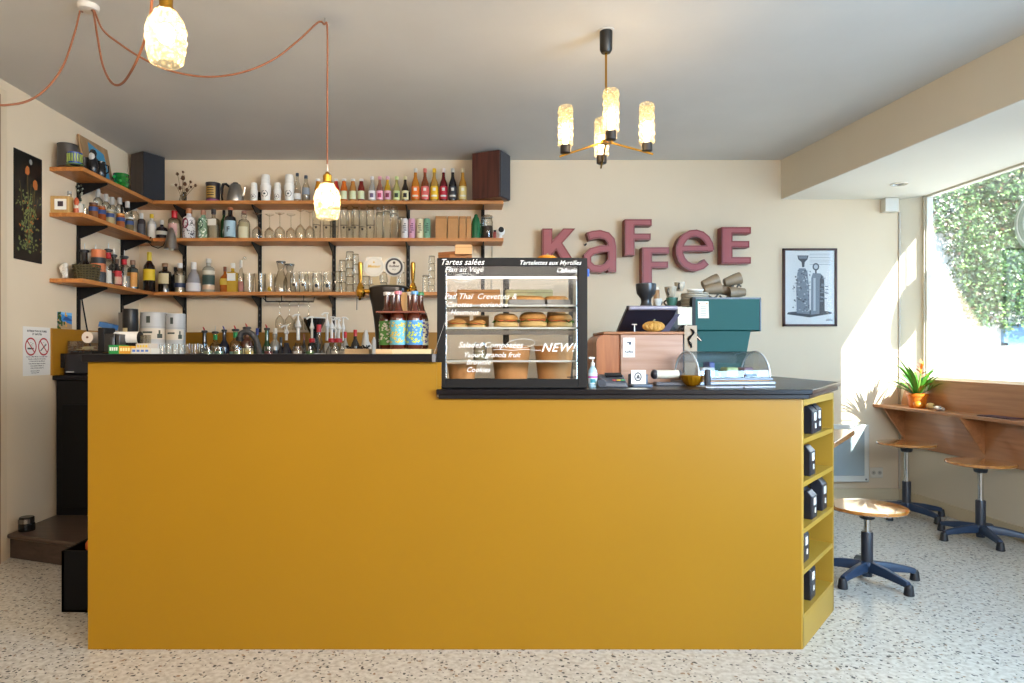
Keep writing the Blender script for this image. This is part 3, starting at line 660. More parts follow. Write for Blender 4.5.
# paper cup stacks
def cup_mesh(r0, r1, h, inv):
    pr = [(r0, 0), (r1, h), (r1+.002, h), (r1+.002, h-.004)]
    if inv: pr = [(a, h-z) for a, z in pr]
    return pr
DK = mat('#30302e', .6)
for px, yt, r, nm in ((254, 183, .031, 'small stack nearest the kettle'), (265.7, 175, .042, 'tall stack between the small ones'),
                      (277.4, 183, .031, 'small stack between the tall ones'), (289.3, 175, .042, 'tall stack beside the water bottles')):
    base = ZT; H = Z(yt, D0)-ZT
    t = thing('paper_cup', 'white takeaway cup with wreath logo, bottom of the '+nm, 'paper cup', (X(px, D0), D0, base), 0, 'white paper cups on the top shelf')
    hc = H*.62; pr = [(r*.78, 0), (r, hc*.97), (r+.002, hc)]
    MB().lathe(pr, 22, cap=False).lathe([(.0005, .002), (r*.78, 0)], 22, cap=False).build('cup_wall', WHITE, t)
    ring = MB(); zc = hc*.5; R = r*.62
    for i in range(18):
        if i % 9 == 4: continue
        a, b = 2*PI*i/18, 2*PI*(i+.8)/18
        for q0, q1 in ((R*.80, R),):
            pts = []
            for (rr_, aa_) in ((q0, a), (q1, a), (q1, b), (q0, b)):
                xx, zz = rr_*math.cos(aa_), rr_*math.sin(aa_); rad = r*(.78+.22*(zc+zz)/hc)+.0015
                pts.append((xx, -math.sqrt(max(rad*rad-xx*xx, 0)), zc+zz))
            ring.poly(pts)
    pts = []
    for u_, v_ in ((-.3, -.25), (.3, -.25), (.34, .05), (.12, .3), (0, .12), (-.12, .35), (-.34, .05)):
        xx, zz = R*u_, R*v_; rad = r*(.78+.22*(zc+zz)/hc)+.0015; pts.append((xx, -math.sqrt(rad*rad-xx*xx), zc+zz))
    ring.poly(pts); ring.build('logo', DK, t)
    for k in range(3):
        z = base+hc*.93+k*(H-hc)*.30; rr_ = r*(.86-.03*k)
        c = thing('paper_cup', 'plain white upturned cup, %s in the %s' % (('lowest', 'middle one', 'topmost')[k], nm), 'paper cup', (X(px, D0), D0, z), 0, 'white paper cups on the top shelf')
        hh = (H-hc)*.42 if k < 2 else base+H-z
        MB().lathe([(rr_, 0), (rr_+.001, .003), (rr_*.92, hh*.95), (rr_*.88, hh), (.001, hh)], 20, cap=False).build('cup_wall', WHITE, c)

# dried flowers, coffee tin, kettle
v = thing('bud_vase', 'small glass vase on the top shelf holding dried brown flowers', 'vase', (X(182.5, D0), D0, ZT))
MB().lathe([(.022, 0), (.026, .004), (.026, .03), (.018, .05), (.020, .062)], 16).build('glass', GCL, v)
dfl = thing('dried_flowers', 'bunch of dried brown thistles and a white bud in the small vase', 'flowers', (X(182.5, D0), D0, ZT+.01))
sm = MB(); hd = MB(); wb = MB(); rnd = random.Random(11)
for (px, py, s) in ((177.5, 174, .016), (183, 178, .024), (185, 184, .020), (190.5, 182, .014), (195.5, 185.5, .016), (180, 188, .02), (187, 190, .02), (191, 187, .013), (176, 185, .014), (183, 172, .012)):
    q = P(px, py, D0+rnd.uniform(-.02, .02)); sm.tube([(X(182.5, D0), D0, ZT+.02), (X(182.5, D0)*.5+q.x*.5, D0, (ZT+q.z)/2+.01), q], .0018, 5)
    hd.ball(q, s*.7, 8, (1, 1, 1.2))
    for k in range(9):
        d = Vector((rnd.gauss(0, 1), rnd.gauss(0, 1), rnd.gauss(.4, 1))).normalized(); hd.cyl(q, q+d*s*1.1, .003, .0005, 4)
wb.ball(P(173.5, 185, D0), .014, 10, (1.7, .8, .7))
sm.build('stems', mat('#6b5638', .8), dfl, world=True); hd.build('thistle_heads', mat('#5a3a26', .9), dfl, world=True); wb.build('white_bud', mat('#d8cfba', .8), dfl, world=True)
t = thing('coffee_tin', 'dark coffee tin with a golden label on the top shelf', 'tin', (X(213, D0), D0, ZT))
r = .053; h = Z(183.3, D0)-ZT
MB().lathe([(r, 0), (r, h-.012), (r+.003, h-.012), (r+.003, h), (r-.004, h)], 28).build('can', mat('#241f25', .35), t)
MB().lathe([(r+.001, h*.22), (r+.001, h*.80)], 14, a0=-PI/2-.9, a1=-PI/2+.7).build('label', mat('#b08a3e', .5), t)
mm = MB()
for z in (.33, .45, .57, .68):
    mm.lathe([(r+.002, h*z), (r+.002, h*(z+.05))], 10, a0=-PI/2-.7+z*.2, a1=-PI/2+.5-z*.1)
mm.build('label_print', mat('#3a2a1c', .6), t)
MB().lathe([(r+.001, .004), (r+.001, h*.16)], 20, a0=-PI/2-1.4, a1=-PI/2+1.4).build('bottom_band', mat('#7a3a5e', .5), t)
t = thing('kettle', 'metal kettle with a black handle standing on the top shelf', 'kettle', (X(235.5, D0), D0, ZT))
h = Z(182.8, D0)-ZT
MB().lathe([(.068, 0), (.070, .006), (.055, h*.6), (.040, h*.88), (.036, h*.92), (.001, h*.94)], 28).build('kettle_body', STEEL, t)
MB().lathe([(.020, h*.93), (.024, h*.95), (.020, h), (.001, h+.003)], 16).build('lid_knob', BLACK, t)
MB().tube([(-.045, 0, h*.78), (-.075, 0, h*.94), (-.098, 0, h*.92), (-.108, 0, h*.72), (-.110, 0, h*.35), (-.104, 0, h*.1)], .009, 10, [.008, .011, .012, .011, .010, .008]).build('handle', BLACK, t)
MB().tube([(.055, 0, h*.3), (.070, -.002, h*.55), (.078, -.004, h*.8)], .007, 8).build('spout', STEEL, t)

# --- middle shelf, bottles on the back wall
g = 'spirit bottles on the middle shelf'
CLR = GCL
bottle(141.5, 214, 7.5, ZM, 5.30, 'cyl', '#3a3436', '#c9c7c2', [(.1, .55, '#4a4a50', .3)], 'slim dark bottle with silver top where the middle shelves meet', g, capz=.78)
bottle(151.7, 215, 8, ZM, D0, 'gin', '#cfc9bd', '#d8b31c', [(.04, .62, '#dcd9d3', .9)], 'small bitters bottle wrapped in white paper with a yellow cap', g)
bottle(161.8, 221, 11.5, ZM, D0, 'squat', '#221a20', '#c8c6c4', [(.24, .44, '#c9c3b2', .5)], 'squat dark bottle with silver cap and cream label on the middle shelf', g, capz=.80)
bottle(174.4, 211.5, 12, ZM, D0, 'gin', CLR, '#b3101c', [(.12, .55, '#c79a92', .25)], 'clear spirit bottle with a red cap behind the clip lamp', g, capz=.76, liquid=(.55, '#c4b298'))
def speckle(c, n, zr=(.03, .7)):
    def f(t, r, h):
        m = MB(); rn = random.Random(n)
        for k in range(n):
            a = rn.uniform(-PI, 0); z = rn.uniform(*zr)*h; rr_ = prof_r('gin', z/h)*r+.0013; s = rn.uniform(.0025, .006); b = rn.uniform(-.006, .006)
            c_ = lambda da, dz: (rr_*math.cos(a+da/rr_), rr_*math.sin(a+da/rr_), z+dz)
            m.poly([c_(-s, 0), c_(b, -s*1.3), c_(s, b*.4), c_(-b, s*1.3)])
        m.build('pattern', mat(c, .6), t)
    return f
def oval(c, z, sx, sz, st='gin'):
    def f(t, r, h):
        m = MB(); pts = []
        for i in range(16):
            a = 2*PI*i/16; x_ = sx*r*math.cos(a); zz = z*h+sz*h*math.sin(a); rr_ = prof_r(st, z)*r+.0022; pts.append((x_-.2*r, -math.sqrt(max(rr_*rr_-(x_-.2*r)**2, 0)), zz))
        m.poly(pts); m.build('oval_label', mat(c, .5), t)
    return f
def both(*fs): return lambda t, r, h: [f(t, r, h) for f in fs]
bottle(189, 209.5, 12.6, ZM, D0, 'gin', '#d8d4d4', '#b9774a', [], 'white bottle with black speckles and a maroon oval on the middle shelf', g, deco=both(speckle('#2a1c26', 90), oval('#7c1f3a', .52, .52, .17)))
bottle(203.3, 211, 10.6, ZM, D0, 'gin', '#7d9a7e', '#a8745a', [], 'pale green speckled bottle with a dark green oval label', g, deco=both(speckle('#dfe6da', 80), oval('#15452c', .52, .55, .17)))
bottle(213.6, 210, 12, ZM, D0, 'square', CLR, '#221c20', [(.46, .68, '#d9d3c6', 1)], 'square clear bottle with black stopper and cream label', g, liquid=(.5, '#a39a86'))
bottle(224, 211, 7, ZM, 5.50, 'wine', '#1e4a28', '#1c1c1e', [], 'slim green bottle half behind the black bottle with the letter F', g)
def letF(t, r, h):
    m = MB(); rr_ = -(r+.0035); front_text(m, 'F', -.015, rr_, h*.24, .055, offset=.0015); m.build('letter', mat('#15161a', .5), t)
bottle(230.3, 208.8, 11.6, ZM, D0, 'gin', '#14151a', '#a8623a', [(.08, .60, '#9fb9c4', .42)], 'black bottle with a letter F on its pale blue label', g, capz=.95, deco=letF)
bottle(244, 212, 11.6, ZM, D0, 'flask', CLR, '#a8745a', [(.05, .45, '#c9c2a2', .3)], 'clear flask shaped bottle with a cork, beside the wine glasses', g, capz=.93, liquid=(.60, '#b8ad8a'))

# stemware standing upside down / upright
def wine_prof(h, r, inv=True):
    pr = [(r*.85, h), (r, h*.82), (r*.92, h*.66), (r*.45, h*.55), (.004, h*.50), (.0035, h*.08), (r*.85, .004), (r*.9, 0)]
    return [(a, h-z) for a, z in pr][::-1] if inv else pr
g = 'wine glasses on the middle shelf'
lab = ['wine glass upside down, first beside the cork stoppered flask', 'wine glass upside down, second from the cork stoppered flask', 'wine glass upside down, third from the cork stoppered flask',
       'wine glass upside down, fourth from the cork stoppered flask', 'wine glass upside down, fifth from the cork stoppered flask', 'wine glass upside down, sixth, just before the beer glasses']
for i, px in enumerate((258, 268.5, 280.5, 290, 301, 309)):
    h = Z(213.5 if i < 4 else 210, D0)-ZM; r = .040
    o = MB().lathe(wine_prof(h, r, True), 20, cap=False).build('wine_glass', GC); o.location = (X(px, D0), D0-.02+(i % 2)*.05, ZM)
    tag(o, lab[i], 'wine glass', g)
def tall_prof(h, r): # footed beer glass upside down
    pr = [(r*.8, 0), (r, h*.35), (r*.92, h*.72), (.012, h*.80), (.010, h*.86), (r*.75, h*.97), (r*.78, h), (.001, h)]
    return pr
g = 'footed beer glasses on the middle shelf'
ordn = ['first', 'second', 'third', 'fourth', 'fifth', 'sixth', 'seventh', 'eighth', 'ninth', 'tenth']
bx = [(316.8, 5.38), (327.0, 5.38), (334.5, 5.46), (344.5, 5.38), (350, 5.48), (355.6, 5.38), (363, 5.47), (370.6, 5.38)]
LOGO = mat('#2b2018', .5)
for i, (px, D) in enumerate(bx):
    h = Z(207 if i % 2 else 206, D0)-ZM; r = .034
    t = thing('beer_glass', 'footed beer glass upside down, %s of the row counted from the wine glasses' % ordn[i], 'beer glass', (X(px, D), D, ZM), 0, g)
    MB().lathe([(r*.86, 0), (r*1.0, h*.45), (r*.95, h*.80), (r*.8, h*.90), (.014, h*.93), (r*.9, h*.98), (r*.9, h)], 18, cap=False).build('bowl', GC, t)
    q = MB(); q.lathe([(r*.98, h*.38), (r*1.01, h*.40)], 10, a0=-PI/2-1.1, a1=-PI/2+1.1); zc = h*.33
    q.poly([(-.010, -r*.99, zc), (-.004, -r*.99, zc-.012), (.004, -r*.99, zc-.012), (.010, -r*.99, zc), (.006, -r*.995, zc+.006), (-.006, -r*.995, zc+.006)])
    q.build('logo', LOGO, t)
def tumbler(px, D, base, h, r, label, group, inv=True, ridges=True, name='drinking_glass', cat='glass', badge=None):
    t = thing(name, label, cat, (X(px, D) if px > 0 else -px, D, base), 0, group)
    pr = [(r*.82, 0), (r*.84, h*.1), (r, h*.98), (r, h), (r*.94, h)] if not inv else [(r, 0), (r, h*.02), (r*.84, h*.94), (r*.80, h), (.001, h)]
    MB().lathe(pr, 18, cap=False).build('glass_wall', GC, t)
    if not inv: MB().lathe([(.001, .006), (r*.8, .007)], 16, cap=False).build('glass_base', GCL, t)
    elif ridges: MB().lathe([(r*.85, h*.90), (r*.78, h*.985)], 18, cap=False).build('thick_base', GCL, t)
    if badge:
        q = MB(); n = 14; q.poly([(.014*math.cos(2*PI*i/n), -r-.001, h*.42+.016*math.sin(2*PI*i/n)) for i in range(n)]); q.build('badge', mat(badge, .6), t)
    return t
g = 'stacked tall glasses on the middle shelf'
for (px, yt, nn, nm) in ((380, 205.5, 2, 'pair nearest the beer glasses'), (386.5, 205.5, 2, 'middle pair'), (394, 207, 2, 'pair nearest the drink cans')):
    h = Z(yt, D0)-ZM
    tumbler(px, D0-.04*(px == 386.5), ZM, h*.80, .036, 'tall glass upside down, lower of the '+nm, g)
    tumbler(px, D0-.04*(px == 386.5), ZM+h*.82, h*.18, .030, 'glass foot showing on top, upper of the '+nm, g)
tumbler(402, 5.48, ZM, .19, .036, 'straight tall glass behind the drink cans', g)
g = 'drink cans on the middle shelf'
for px, c, c2, l in ((405, '#cfcac6', '#3a3434', 'slim white drink can with black print'), (412.2, '#c993a8', '#5a2a4a', 'slim pink drink can'), (420, '#d3c6a0', '#4a2a22', 'slim cream drink can'), (427.3, '#6f9c80', '#1e3a30', 'slim green drink can beside the brown packets')):
    h = Z(219.5, D0)-ZM; r = .027
    t = thing('drink_can', l, 'can', (X(px, D0), D0-.03, ZM), 0, g)
    MB().lathe([(r*.8, 0), (r, .006), (r, h-.012), (r*.82, h-.002), (r*.82, h), (r*.78, h-.002)], 20).build('can_body', mat(c, .35), t)
    MB().lathe([(r*.80, h-.003), (r*.85, h), (r*.80, h+.001)], 18).build('rim', STEEL, t)
    q = MB()
    for k in range(5): q.lathe([(r+.0008, h*(.3+.1*k)), (r+.0008, h*(.35+.1*k))], 6, a0=-PI/2-.6+(k*.37 % .5), a1=-PI/2+.1+(k*.53 % .6))
    q.build('print', mat(c2, .5), t)
g = 'brown packets on the middle shelf'
for px0, px1, l in ((435.4, 446.8, 'wide brown paper packet beside the green drink can'), (447.6, 458.4, 'wide brown paper packet, second from the cans'), (459.2, 465.8, 'narrow brown paper packet, third from the cans'), (466.4, 471.2, 'narrowest brown paper packet beside the green moka bottle')):
    h = Z(216.8, 5.40)-ZM; a, b = X(px0, 5.37), X(px1, 5.37)
    t = thing('paper_packet', l.replace('green moka bottle', 'green flask'), 'packet', ((a+b)/2, 5.44, ZM), 0, g)
    MB().box((-(b-a)/2, -.07, 0), ((b-a)/2, .07, h)).build('packet_body', KRAFT, t, bevel=.004)
    MB().box((-(b-a)/2*.96, -.0712, h*.90), ((b-a)/2*.96, -.0702, h*.93)).build('fold', mat('#7d5631', .8), t)
t = thing('green_flask', 'dark green flask with a pointed top on the middle shelf', 'flask', (X(476, D0), D0, ZM))
h = Z(214, D0)-ZM; r = .038
MB().lathe([(r, 0), (r*1.02, h*.1), (r*.98, h*.62), (r*.7, h*.82), (r*.42, h*.90), (r*.35, h*.97), (.002, h)], 10).build('flask_body', mat('#12613a', .2, coat=.5), t, ang=20)
MB().tube([(r*.9, 0, h*.62), (r*1.25, 0, h*.55), (r*1.2, 0, h*.25), (r*.95, 0, h*.18)], .004).build('handle', mat('#12613a', .3), t)
t = thing('bean_jar', 'clip top glass jar of dark coffee beans on the middle shelf', 'jar', (X(487.3, D0), D0, ZM))
h = Z(215, D0)-ZM; r = .044
MB().lathe([(r*.95, 0), (r, .004), (r, h*.74), (r*.86, h*.82), (r*.86, h*.88)], 20, cap=False).build('jar_body', GCL, t)
MB().lathe([(r*.93, .004), (r*.93, h*.55), (.001, h*.56)], 18).build('beans', mat('#3c2a20', .6, bump=1, bscale=160), t)
MB().lathe([(r*.92, h*.88), (r*.94, h*.96), (r*.5, h), (.001, h)], 20).build('lid', GCL, t)
MB().tube([(-r, -.01, h*.8), (-r*1.1, -.02, h*.9), (0, -r, h*.86), (r*1.1, -.02, h*.9)], .0025).build('clip_wire', STEEL, t)
t = thing('security_camera', 'small white round camera at the free end of the middle shelf', 'camera', (X(500.5, 5.40), 5.40, ZM))
MB().lathe([(.020, 0), (.022, .004), (.012, .018), (.008, .03)], 16).build('stand', WHITE, t)
MB().ball((.002, 0, .062), .033, 16, (1, .8, 1.05)).build('camera_head', WHITE, t)
MB().lathe([(.022, 0), (.022, .008), (.001, .009)], 18, (.004, -.022, .072), Matrix.Rotation(PI/2, 3, 'X')).build('lens', BLACK, t)
MB().tube([(X(492, YB), YB-.006, ZM-.03), (X(491.8, YB), YB-.006, 1.9), (X(491, YB), YB-.006, 1.70)], .0025).build('cable', mat('#8a8478', .6), t, world=True)
t = thing('small_jar', 'tiny jar of red powder between the bean jar and the camera', 'jar', (X(494.8, 5.38), 5.38, ZM))
MB().lathe([(.013, 0), (.014, .05), (.010, .055)], 12).build('jar_body', mat('#8f2a1c', .3), t); MB().lathe([(.011, .055), (.011, .068)], 12).build('lid', BLACK, t)

# --- lowest shelf, back wall
g = 'spirit bottles on the lowest shelf'
bottle(149.3, 253, 11.2, ZL, D0-.04, 'wine', '#1c1512', '#d3b51a', [(.30, .58, '#d6b41e', .5)], 'dark wine bottle with bright yellow cap and yellow label on the lowest shelf', g, capz=.80, deco=lambda t, r, h: MB().lathe([(r*.97, h*.60), (r*.5, h*.77)], 12, cap=False).build('amber_shoulder', mat('#5a2a12', .1), t))
bottle(165, 264, 13, ZL, D0, 'gin', '#17130f', '#8f6a48', [(.30, .66, '#cbbd96', .3)], 'dark bottle with a cream tag label and black cap on the lowest shelf', g, capz=.90)
bottle(175.6, 268, 7, ZL, 5.48, 'gin', '#23242a', '#141416', [], 'little dark bottle behind the clear one with a navy band', g)
bottle(180, 264, 10.5, ZL, D0, 'gin', CLR, '#cfccc8', [(.18, .33, '#1f2b4a', .9)], 'clear bottle with a navy band on the lowest shelf', g, liquid=(.6, '#a59c88'))
bottle(193.7, 263, 14.6, ZL, D0, 'bell', '#8d8a8e', '#d8d5d1', [(.05, .32, '#c9c6c8', .6)], 'wide bell shaped clear bottle with a silver cap', g, capz=.78)
bottle(208.6, 259.5, 11.6, ZL, D0, 'cyl', '#a09b8c', '#c9c5be', [(.24, .52, '#2b4038', .6), (.09, .22, '#c9a88a', .6), (.55, .66, '#c9c2b0', .6)], 'tall clear bottle with a dark green picture label', g, capz=.90)
bottle(225, 267.5, 10.2, ZL, D0, 'squat', '#a4561a', '#7a4026', [(.30, .55, '#c9a83a', .45)], 'small amber liqueur bottle with a yellow label', g, capz=.85)
bottle(232.8, 264, 11.5, ZL, D0-.03, 'square', '#b08a1c', '#c9c6bf', [(.40, .66, '#d6d3ca', 1)], 'square yellow liqueur bottle with a white label', g, capz=.85)
t = bottle(241, 261, 5.5, ZL, D0, 'water', CLR, '#bdbab2', [(.06, .35, '#a0685e', .4)], 'slim clear bottle with a curved glass stopper on the lowest shelf', g, capz=.8)
MB().tube([(0, 0, .24), (.008, 0, .262), (.02, 0, .274)], .004).ball((.032, 0, .276), .014, 12).build('stopper', GCL, t)
g = 'glasses on the lowest shelf'
for i, (px, yt, r) in enumerate(((248.5, 273.5, .044), (260, 273.5, .044), (270, 274, .042))):
    t = tumbler(px, D0, ZL, Z(yt, D0)-ZL, r, 'wide tumbler with cut sides, %s after the curved stopper bottle' % ordn[i], g, inv=False)
    if i == 2: 
        q = MB(); q.ball((0, -.01, .03), .020, 10); q.build('lemon_print', mat('#c2a02c', .5), t)
for px, yt, l in ((281, 261.5, 'round bellied glass jug standing on a tumbler, nearer the tumblers'), (288.5, 263.5, 'round bellied glass jug, slightly lower one beside the mugs')):
    h = Z(yt, D0)-ZL
    t = thing('glass_carafe', l.replace(' standing on a tumbler', ''), 'carafe', (X(px, D0)+.0, D0+(.04 if px > 285 else 0), ZL), 0, 'glass carafes on the lowest shelf')
    MB().lathe([(.040, 0), (.048, .01), (.050, h*.40), (.030, h*.62), (.022, h*.72), (.024, h*.78), (.036, h*.98), (.036, h)], 20, cap=False).build('carafe_body', GCL, t)
    MB().lathe([(.0365, h*.96), (.0375, h)], 20, cap=False).build('rim', mat('#5a5750', .2, 0), t)
for i, (px, bd) in enumerate(((295, '#3a3026'), (304, '#3a3026'), (309, None), (317.3, '#2f3338'), (328, '#2f3338'))):
    D = 5.38 if bd else 5.48; h = Z(271.5, D)-ZL; r = .037
    t = thing('glass_mug', 'glass beer mug, %s of the mugs counted from the carafes' % ordn[i], 'mug', (X(px, D), D, ZL), 0, 'glass mugs on the lowest shelf')
    MB().lathe([(r*.95, 0), (r, .006), (r*1.0, h*.72), (r*.9, h*.86), (r*.9, h)], 18, cap=False).build('mug_body', GC, t)
    MB().lathe([(.001, .006), (r*.9, .010)], 14, cap=False).build('thick_bottom', GCL, t)
    if i > 2: MB().tube([(r*.9, 0, h*.8), (r*1.5, 0, h*.75), (r*1.5, 0, h*.35), (r*.95, 0, h*.25)], .005).build('handle', GCL, t)
    if bd:
        q = MB(); n = 12; q.poly([(.013*math.cos(2*PI*k/n), -r-.002, h*(.30 if i > 2 else .34)+(.016 if i > 2 else .010)*math.sin(2*PI*k/n)) for k in range(n)]); q.build('badge', mat(bd, .5), t)
g = 'stacked small glasses on the lowest shelf'
def stack(px, D, ztop_py, n, r, nm, base=ZL):
    H = Z(ztop_py, D)-base; hh = H/n
    for k in range(n):
        pos = 'at the bottom' if k == 0 else 'at the top' if k == n-1 else ordn[k]+' up'
        tumbler(px, D, base+k*hh, hh*.99, r, 'small glass %s of the %s' % (pos, nm), g, ridges=True)
stack(338.5, 5.45, 271, 2, .032, 'short stack beside the shelf track')
stack(342.5, 5.38, 260, 3, .030, 'middle stack beside the shelf track')
stack(350, 5.40, 251.5, 5, .034, 'tallest stack before the tap')
stack(355.5, 5.46, 254, 4, .030, 'stack directly behind the tallest one')
stack(366, 5.44, 276, 2, .030, 'short stack behind the brass tap handle')
stack(372.5, 5.40, 275, 2, .03, 'short stack behind the white badge')
stack(383.5, 5.42, 272, 2, .034, 'short stack between the two round badges')
stack(401.5, 5.40, 262, 3, .030, 'stack just behind the black ringed badge')
stack(425.5, 5.42, 275, 1, .028, 'single low glass'.replace('single', 'lone'))
stack(431.8, 5.40, 256, 5, .028, 'stack closest to the display case')
for o in list(COL.objects):
    if o.get('label', '').endswith('of the lone low glass'): o['label'] = 'lone small glass beside the stack closest to the display case'
# ------------------------------------------------------------ side wall shelves
def DL(px, x=-2.55): return F*(-x)/(PX-px)
# top
t = thing('storage_tin', 'large dark round tin at the open end of the top side shelf', 'tin', (-2.56, DL(67.5, -2.56), ZT))
h = Z(144, DL(67.5))-ZT; r = .058
MB().lathe([(r, 0), (r, h), (r-.004, h), (r-.004, h-.02), (.001, h-.02)], 28).build('can', mat('#4a4440', .45, .4), t); MB().lathe([(r+.001, h*.97), (r+.003, h*.985), (r+.001, h)], 28).build('rim', mat('#2a2624', .4), t)
t = thing('blue_cup', 'blue patterned cup in front of the dark tins on the top side shelf', 'cup', (-2.475, DL(75, -2.475), ZT))
h = .075; MB().lathe([(.030, 0), (.036, .004), (.044, h), (.041, h), (.034, .01)], 20).build('cup_body', mat('#1f3f8c', .25), t)
m = MB()
for k in range(9): m.cbox((.043*math.cos(-k*.35), .043*math.sin(-k*.35), .04), (.008, .008, .05), -k*.35)
m.build('pattern', mat('#8a9a4a', .4), t); MB().lathe([(.048, 0), (.05, .004)], 20).build('saucer', mat('#5a8a4a', .4), t)
t = thing('storage_tin', 'smaller dark round tin behind the blue cup on the top side shelf', 'tin', (-2.57, DL(84, -2.57), ZT))
MB().lathe([(.05, 0), (.05, .115), (.046, .118), (.001, .118)], 24).build('can', mat('#2b2827', .4, .3), t); MB().lathe([(.051, .100), (.052, .118)], 24).build('rim', mat('#161413', .4), t)
t = thing('figurine', 'black and white penguin shaped bottle before the blue painting', 'figurine', (-2.49, DL(93, -2.49), ZT))
MB().lathe([(.025, 0), (.032, .01), (.036, .06), (.026, .10), (.020, .12), (.024, .145), (.016, .165), (.002, .172)], 18).build('body', mat('#1d1c1e', .25), t)
MB().ball((0, -.014, .115), .022, 10, (.9, .8, 1.5)).build('white_front', mat('#cfcac4', .4), t)
t = thing('dark_jug', 'low black jug beside the penguin shaped bottle on the top side shelf', 'jug', (-2.485, DL(100.5, -2.485), ZT))
MB().lathe([(.028, 0), (.036, .02), (.034, .07), (.026, .095), (.030, .11)], 18).build('jug_body', mat('#181718', .25), t); MB().tube([(.03, 0, .09), (.055, 0, .08), (.055, 0, .04), (.032, 0, .025)], .005).build('handle', BLACK, t)
pn = thing('painting', 'small blue and black painting leaning on the side wall above the shelf', 'painting', (XL+.03, 4.9, ZT))
A0, A1 = 4.65, 5.02; tilt = .055; h = .30
def pp(y, z, o=0): return (XL+.012+tilt*(1-z/h)+o, y, ZT+z+.001)
MB().quadbox([pp(A0, 0), pp(A1, 0), pp(A1, h), pp(A0, h)], [pp(A0, 0, .012), pp(A1, 0, .012), pp(A1, h, .012), pp(A0, h, .012)]).build('board', wood('#8a6b48', '#a88660', .6, 'Z', 2), pn, world=True)
MB().poly([pp(4.73, 0.02, .0125), pp(4.99, 0.0, .0125), pp(4.95, h*.82, .0125), pp(4.75, h*.93, .0125)]).build('blue_field', mat('#3f87ac', .6), pn, world=True)
MB().poly([pp(4.77, .0, .013), pp(4.93, .0, .013), pp(4.91, h*.42, .013), pp(4.85, h*.62, .013), pp(4.80, h*.55, .013)]).build('dark_figure', mat('#1a1a1f', .6), pn, world=True)
t = thing('green_glass_jar', 'bright green moulded glass jar beside the corner loudspeaker', 'jar', (-2.53, DL(121, -2.53), ZT))
m = MB().lathe([(.050, 0), (.056, .01), (.052, .03), (.058, .05), (.052, .07), (.058, .09), (.052, .105), (.054, .12), (.049, .12), (.047, .02)], 12); m.build('jar_body', mat('#0f6a24', .08, spec=.8, coat=.8), t, ang=20)
for i, (a, z) in enumerate(((-2.0, .09), (-1.2, .06), (-1.7, .04))):
    MB().ball((.055*math.cos(a), .055*math.sin(a), z), .012, 8).build('glass_knob', mat('#1f9a3c', .05, coat=.8), t)
# middle
t = thing('picture_frame', 'small pale wooden block frame at the open end of the middle side shelf', 'picture frame', (-2.602, 4.395, ZM), math.radians(2))
hh = Z(197, 4.4)-ZM
MB().box((-.055, -.03, 0), (.060, .03, hh)).build('frame', wood('#b48a4e', '#c9a468', .5, 'Z', 3), t, bevel=.003)
MB().box((-.028, -.0315, .02), (.046, -.030, hh-.02)).build('mount', PAPER, t); MB().box((-.008, -.0325, .040), (.026, -.0315, hh-.035)).build('photo', mat('#3a2c34', .5), t)
g = 'small things on the middle side shelf'
t = thing('salt_bottle', 'narrow white glass bottle right behind the pale wooden frame', 'bottle', (-2.56, DL(69.5, -2.56), ZM))
MB().lathe([(.018, 0), (.02, .09), (.012, .11), (.012, .13)], 14).build('body', GCL, t); MB().lathe([(.013, .13), (.013, .145)], 12).build('cap', STEEL, t)
t = thing('figurine', 'little orange and white figurine between the frame and the jars', 'figurine', (-2.52, DL(76.5, -2.52), ZM))
MB().lathe([(.016, 0), (.020, .02), (.012, .06), (.016, .08), (.010, .10), (.002, .11)], 14).build('body', mat('#b9532c', .4), t); MB().ball((0, -.005, .045), .016, 10).build('apron', mat('#cfc4b0', .5), t)
t = thing('bead_chain', 'dark hanging string of beads on the black shelf track between side shelves', 'bead chain', (XL+.03, 4.66, ZT-.03))
m = MB(); m2 = MB(); rn = random.Random(4)
for k in range(34):
    z = ZT-.04-k*.0075; m_ = m if rn.random() < .6 else m2; m_.ball((XL+.035+rn.uniform(-.018, .018), 4.645+rn.uniform(-.02, .02), z), rn.uniform(.005, .010), 6)
m.build('beads', mat('#2c3326', .5), t, world=True); m2.build('pale_beads', mat('#9fa596', .5), t, world=True)
for px, sc, l in ((80.5, 1, 'tiny white pepper pot beside the orange figurine'), (84.5, .8, 'tiny clear shot glass just before the labelled jars')):
    t = thing('shaker' if sc == 1 else 'shot_glass', l, 'shaker' if sc == 1 else 'glass', (-2.50, DL(px, -2.50), ZM), 0)
    MB().lathe([(.015, 0), (.018, .05*sc), (.010, .07*sc), (.002, .075*sc)] if sc == 1 else [(.015, 0), (.019, .05), (.017, .05), (.014, .008)], 14).build('body', mat('#cfc8bc', .3) if sc == 1 else GC, t)
g = 'labelled jars on the middle side shelf'
for px, c, lid, l in ((93.5, '#7a4a28', '#4a2a1e', 'dark lidded jar with a blue band, first of the row nearest the figurine'), (101.5, '#8f4518', '#7a4522', 'amber jar with a blue band, second of the row'),
                      (110, '#a89870', '#b9b09a', 'pale jar with a blue band, third of the row'), (120.5, '#a0562a', '#c9852c', 'amber jar with an orange lid, fourth of the row'), (129.5, '#6a5a3a', '#cfcabd', 'yellow and purple labelled jar, last before the slim dark bottle')):
    D = DL(px, -2.50); t = thing('spice_jar', l, 'jar', (-2.50, D, ZM), 0, g)
    MB().lathe([(.026, 0), (.029, .004), (.029, .085), (.024, .095)], 18).build('jar_body', mat(c, .1, coat=.5), t)
    MB().lathe([(.0295, .052), (.0295, .080)], 14, a0=-PI, a1=PI*.2).build('label', mat('#1f3a6e', .5), t); MB().lathe([(.026, .095), (.027, .108), (.001, .109)], 16).build('lid', mat(lid, .4), t)
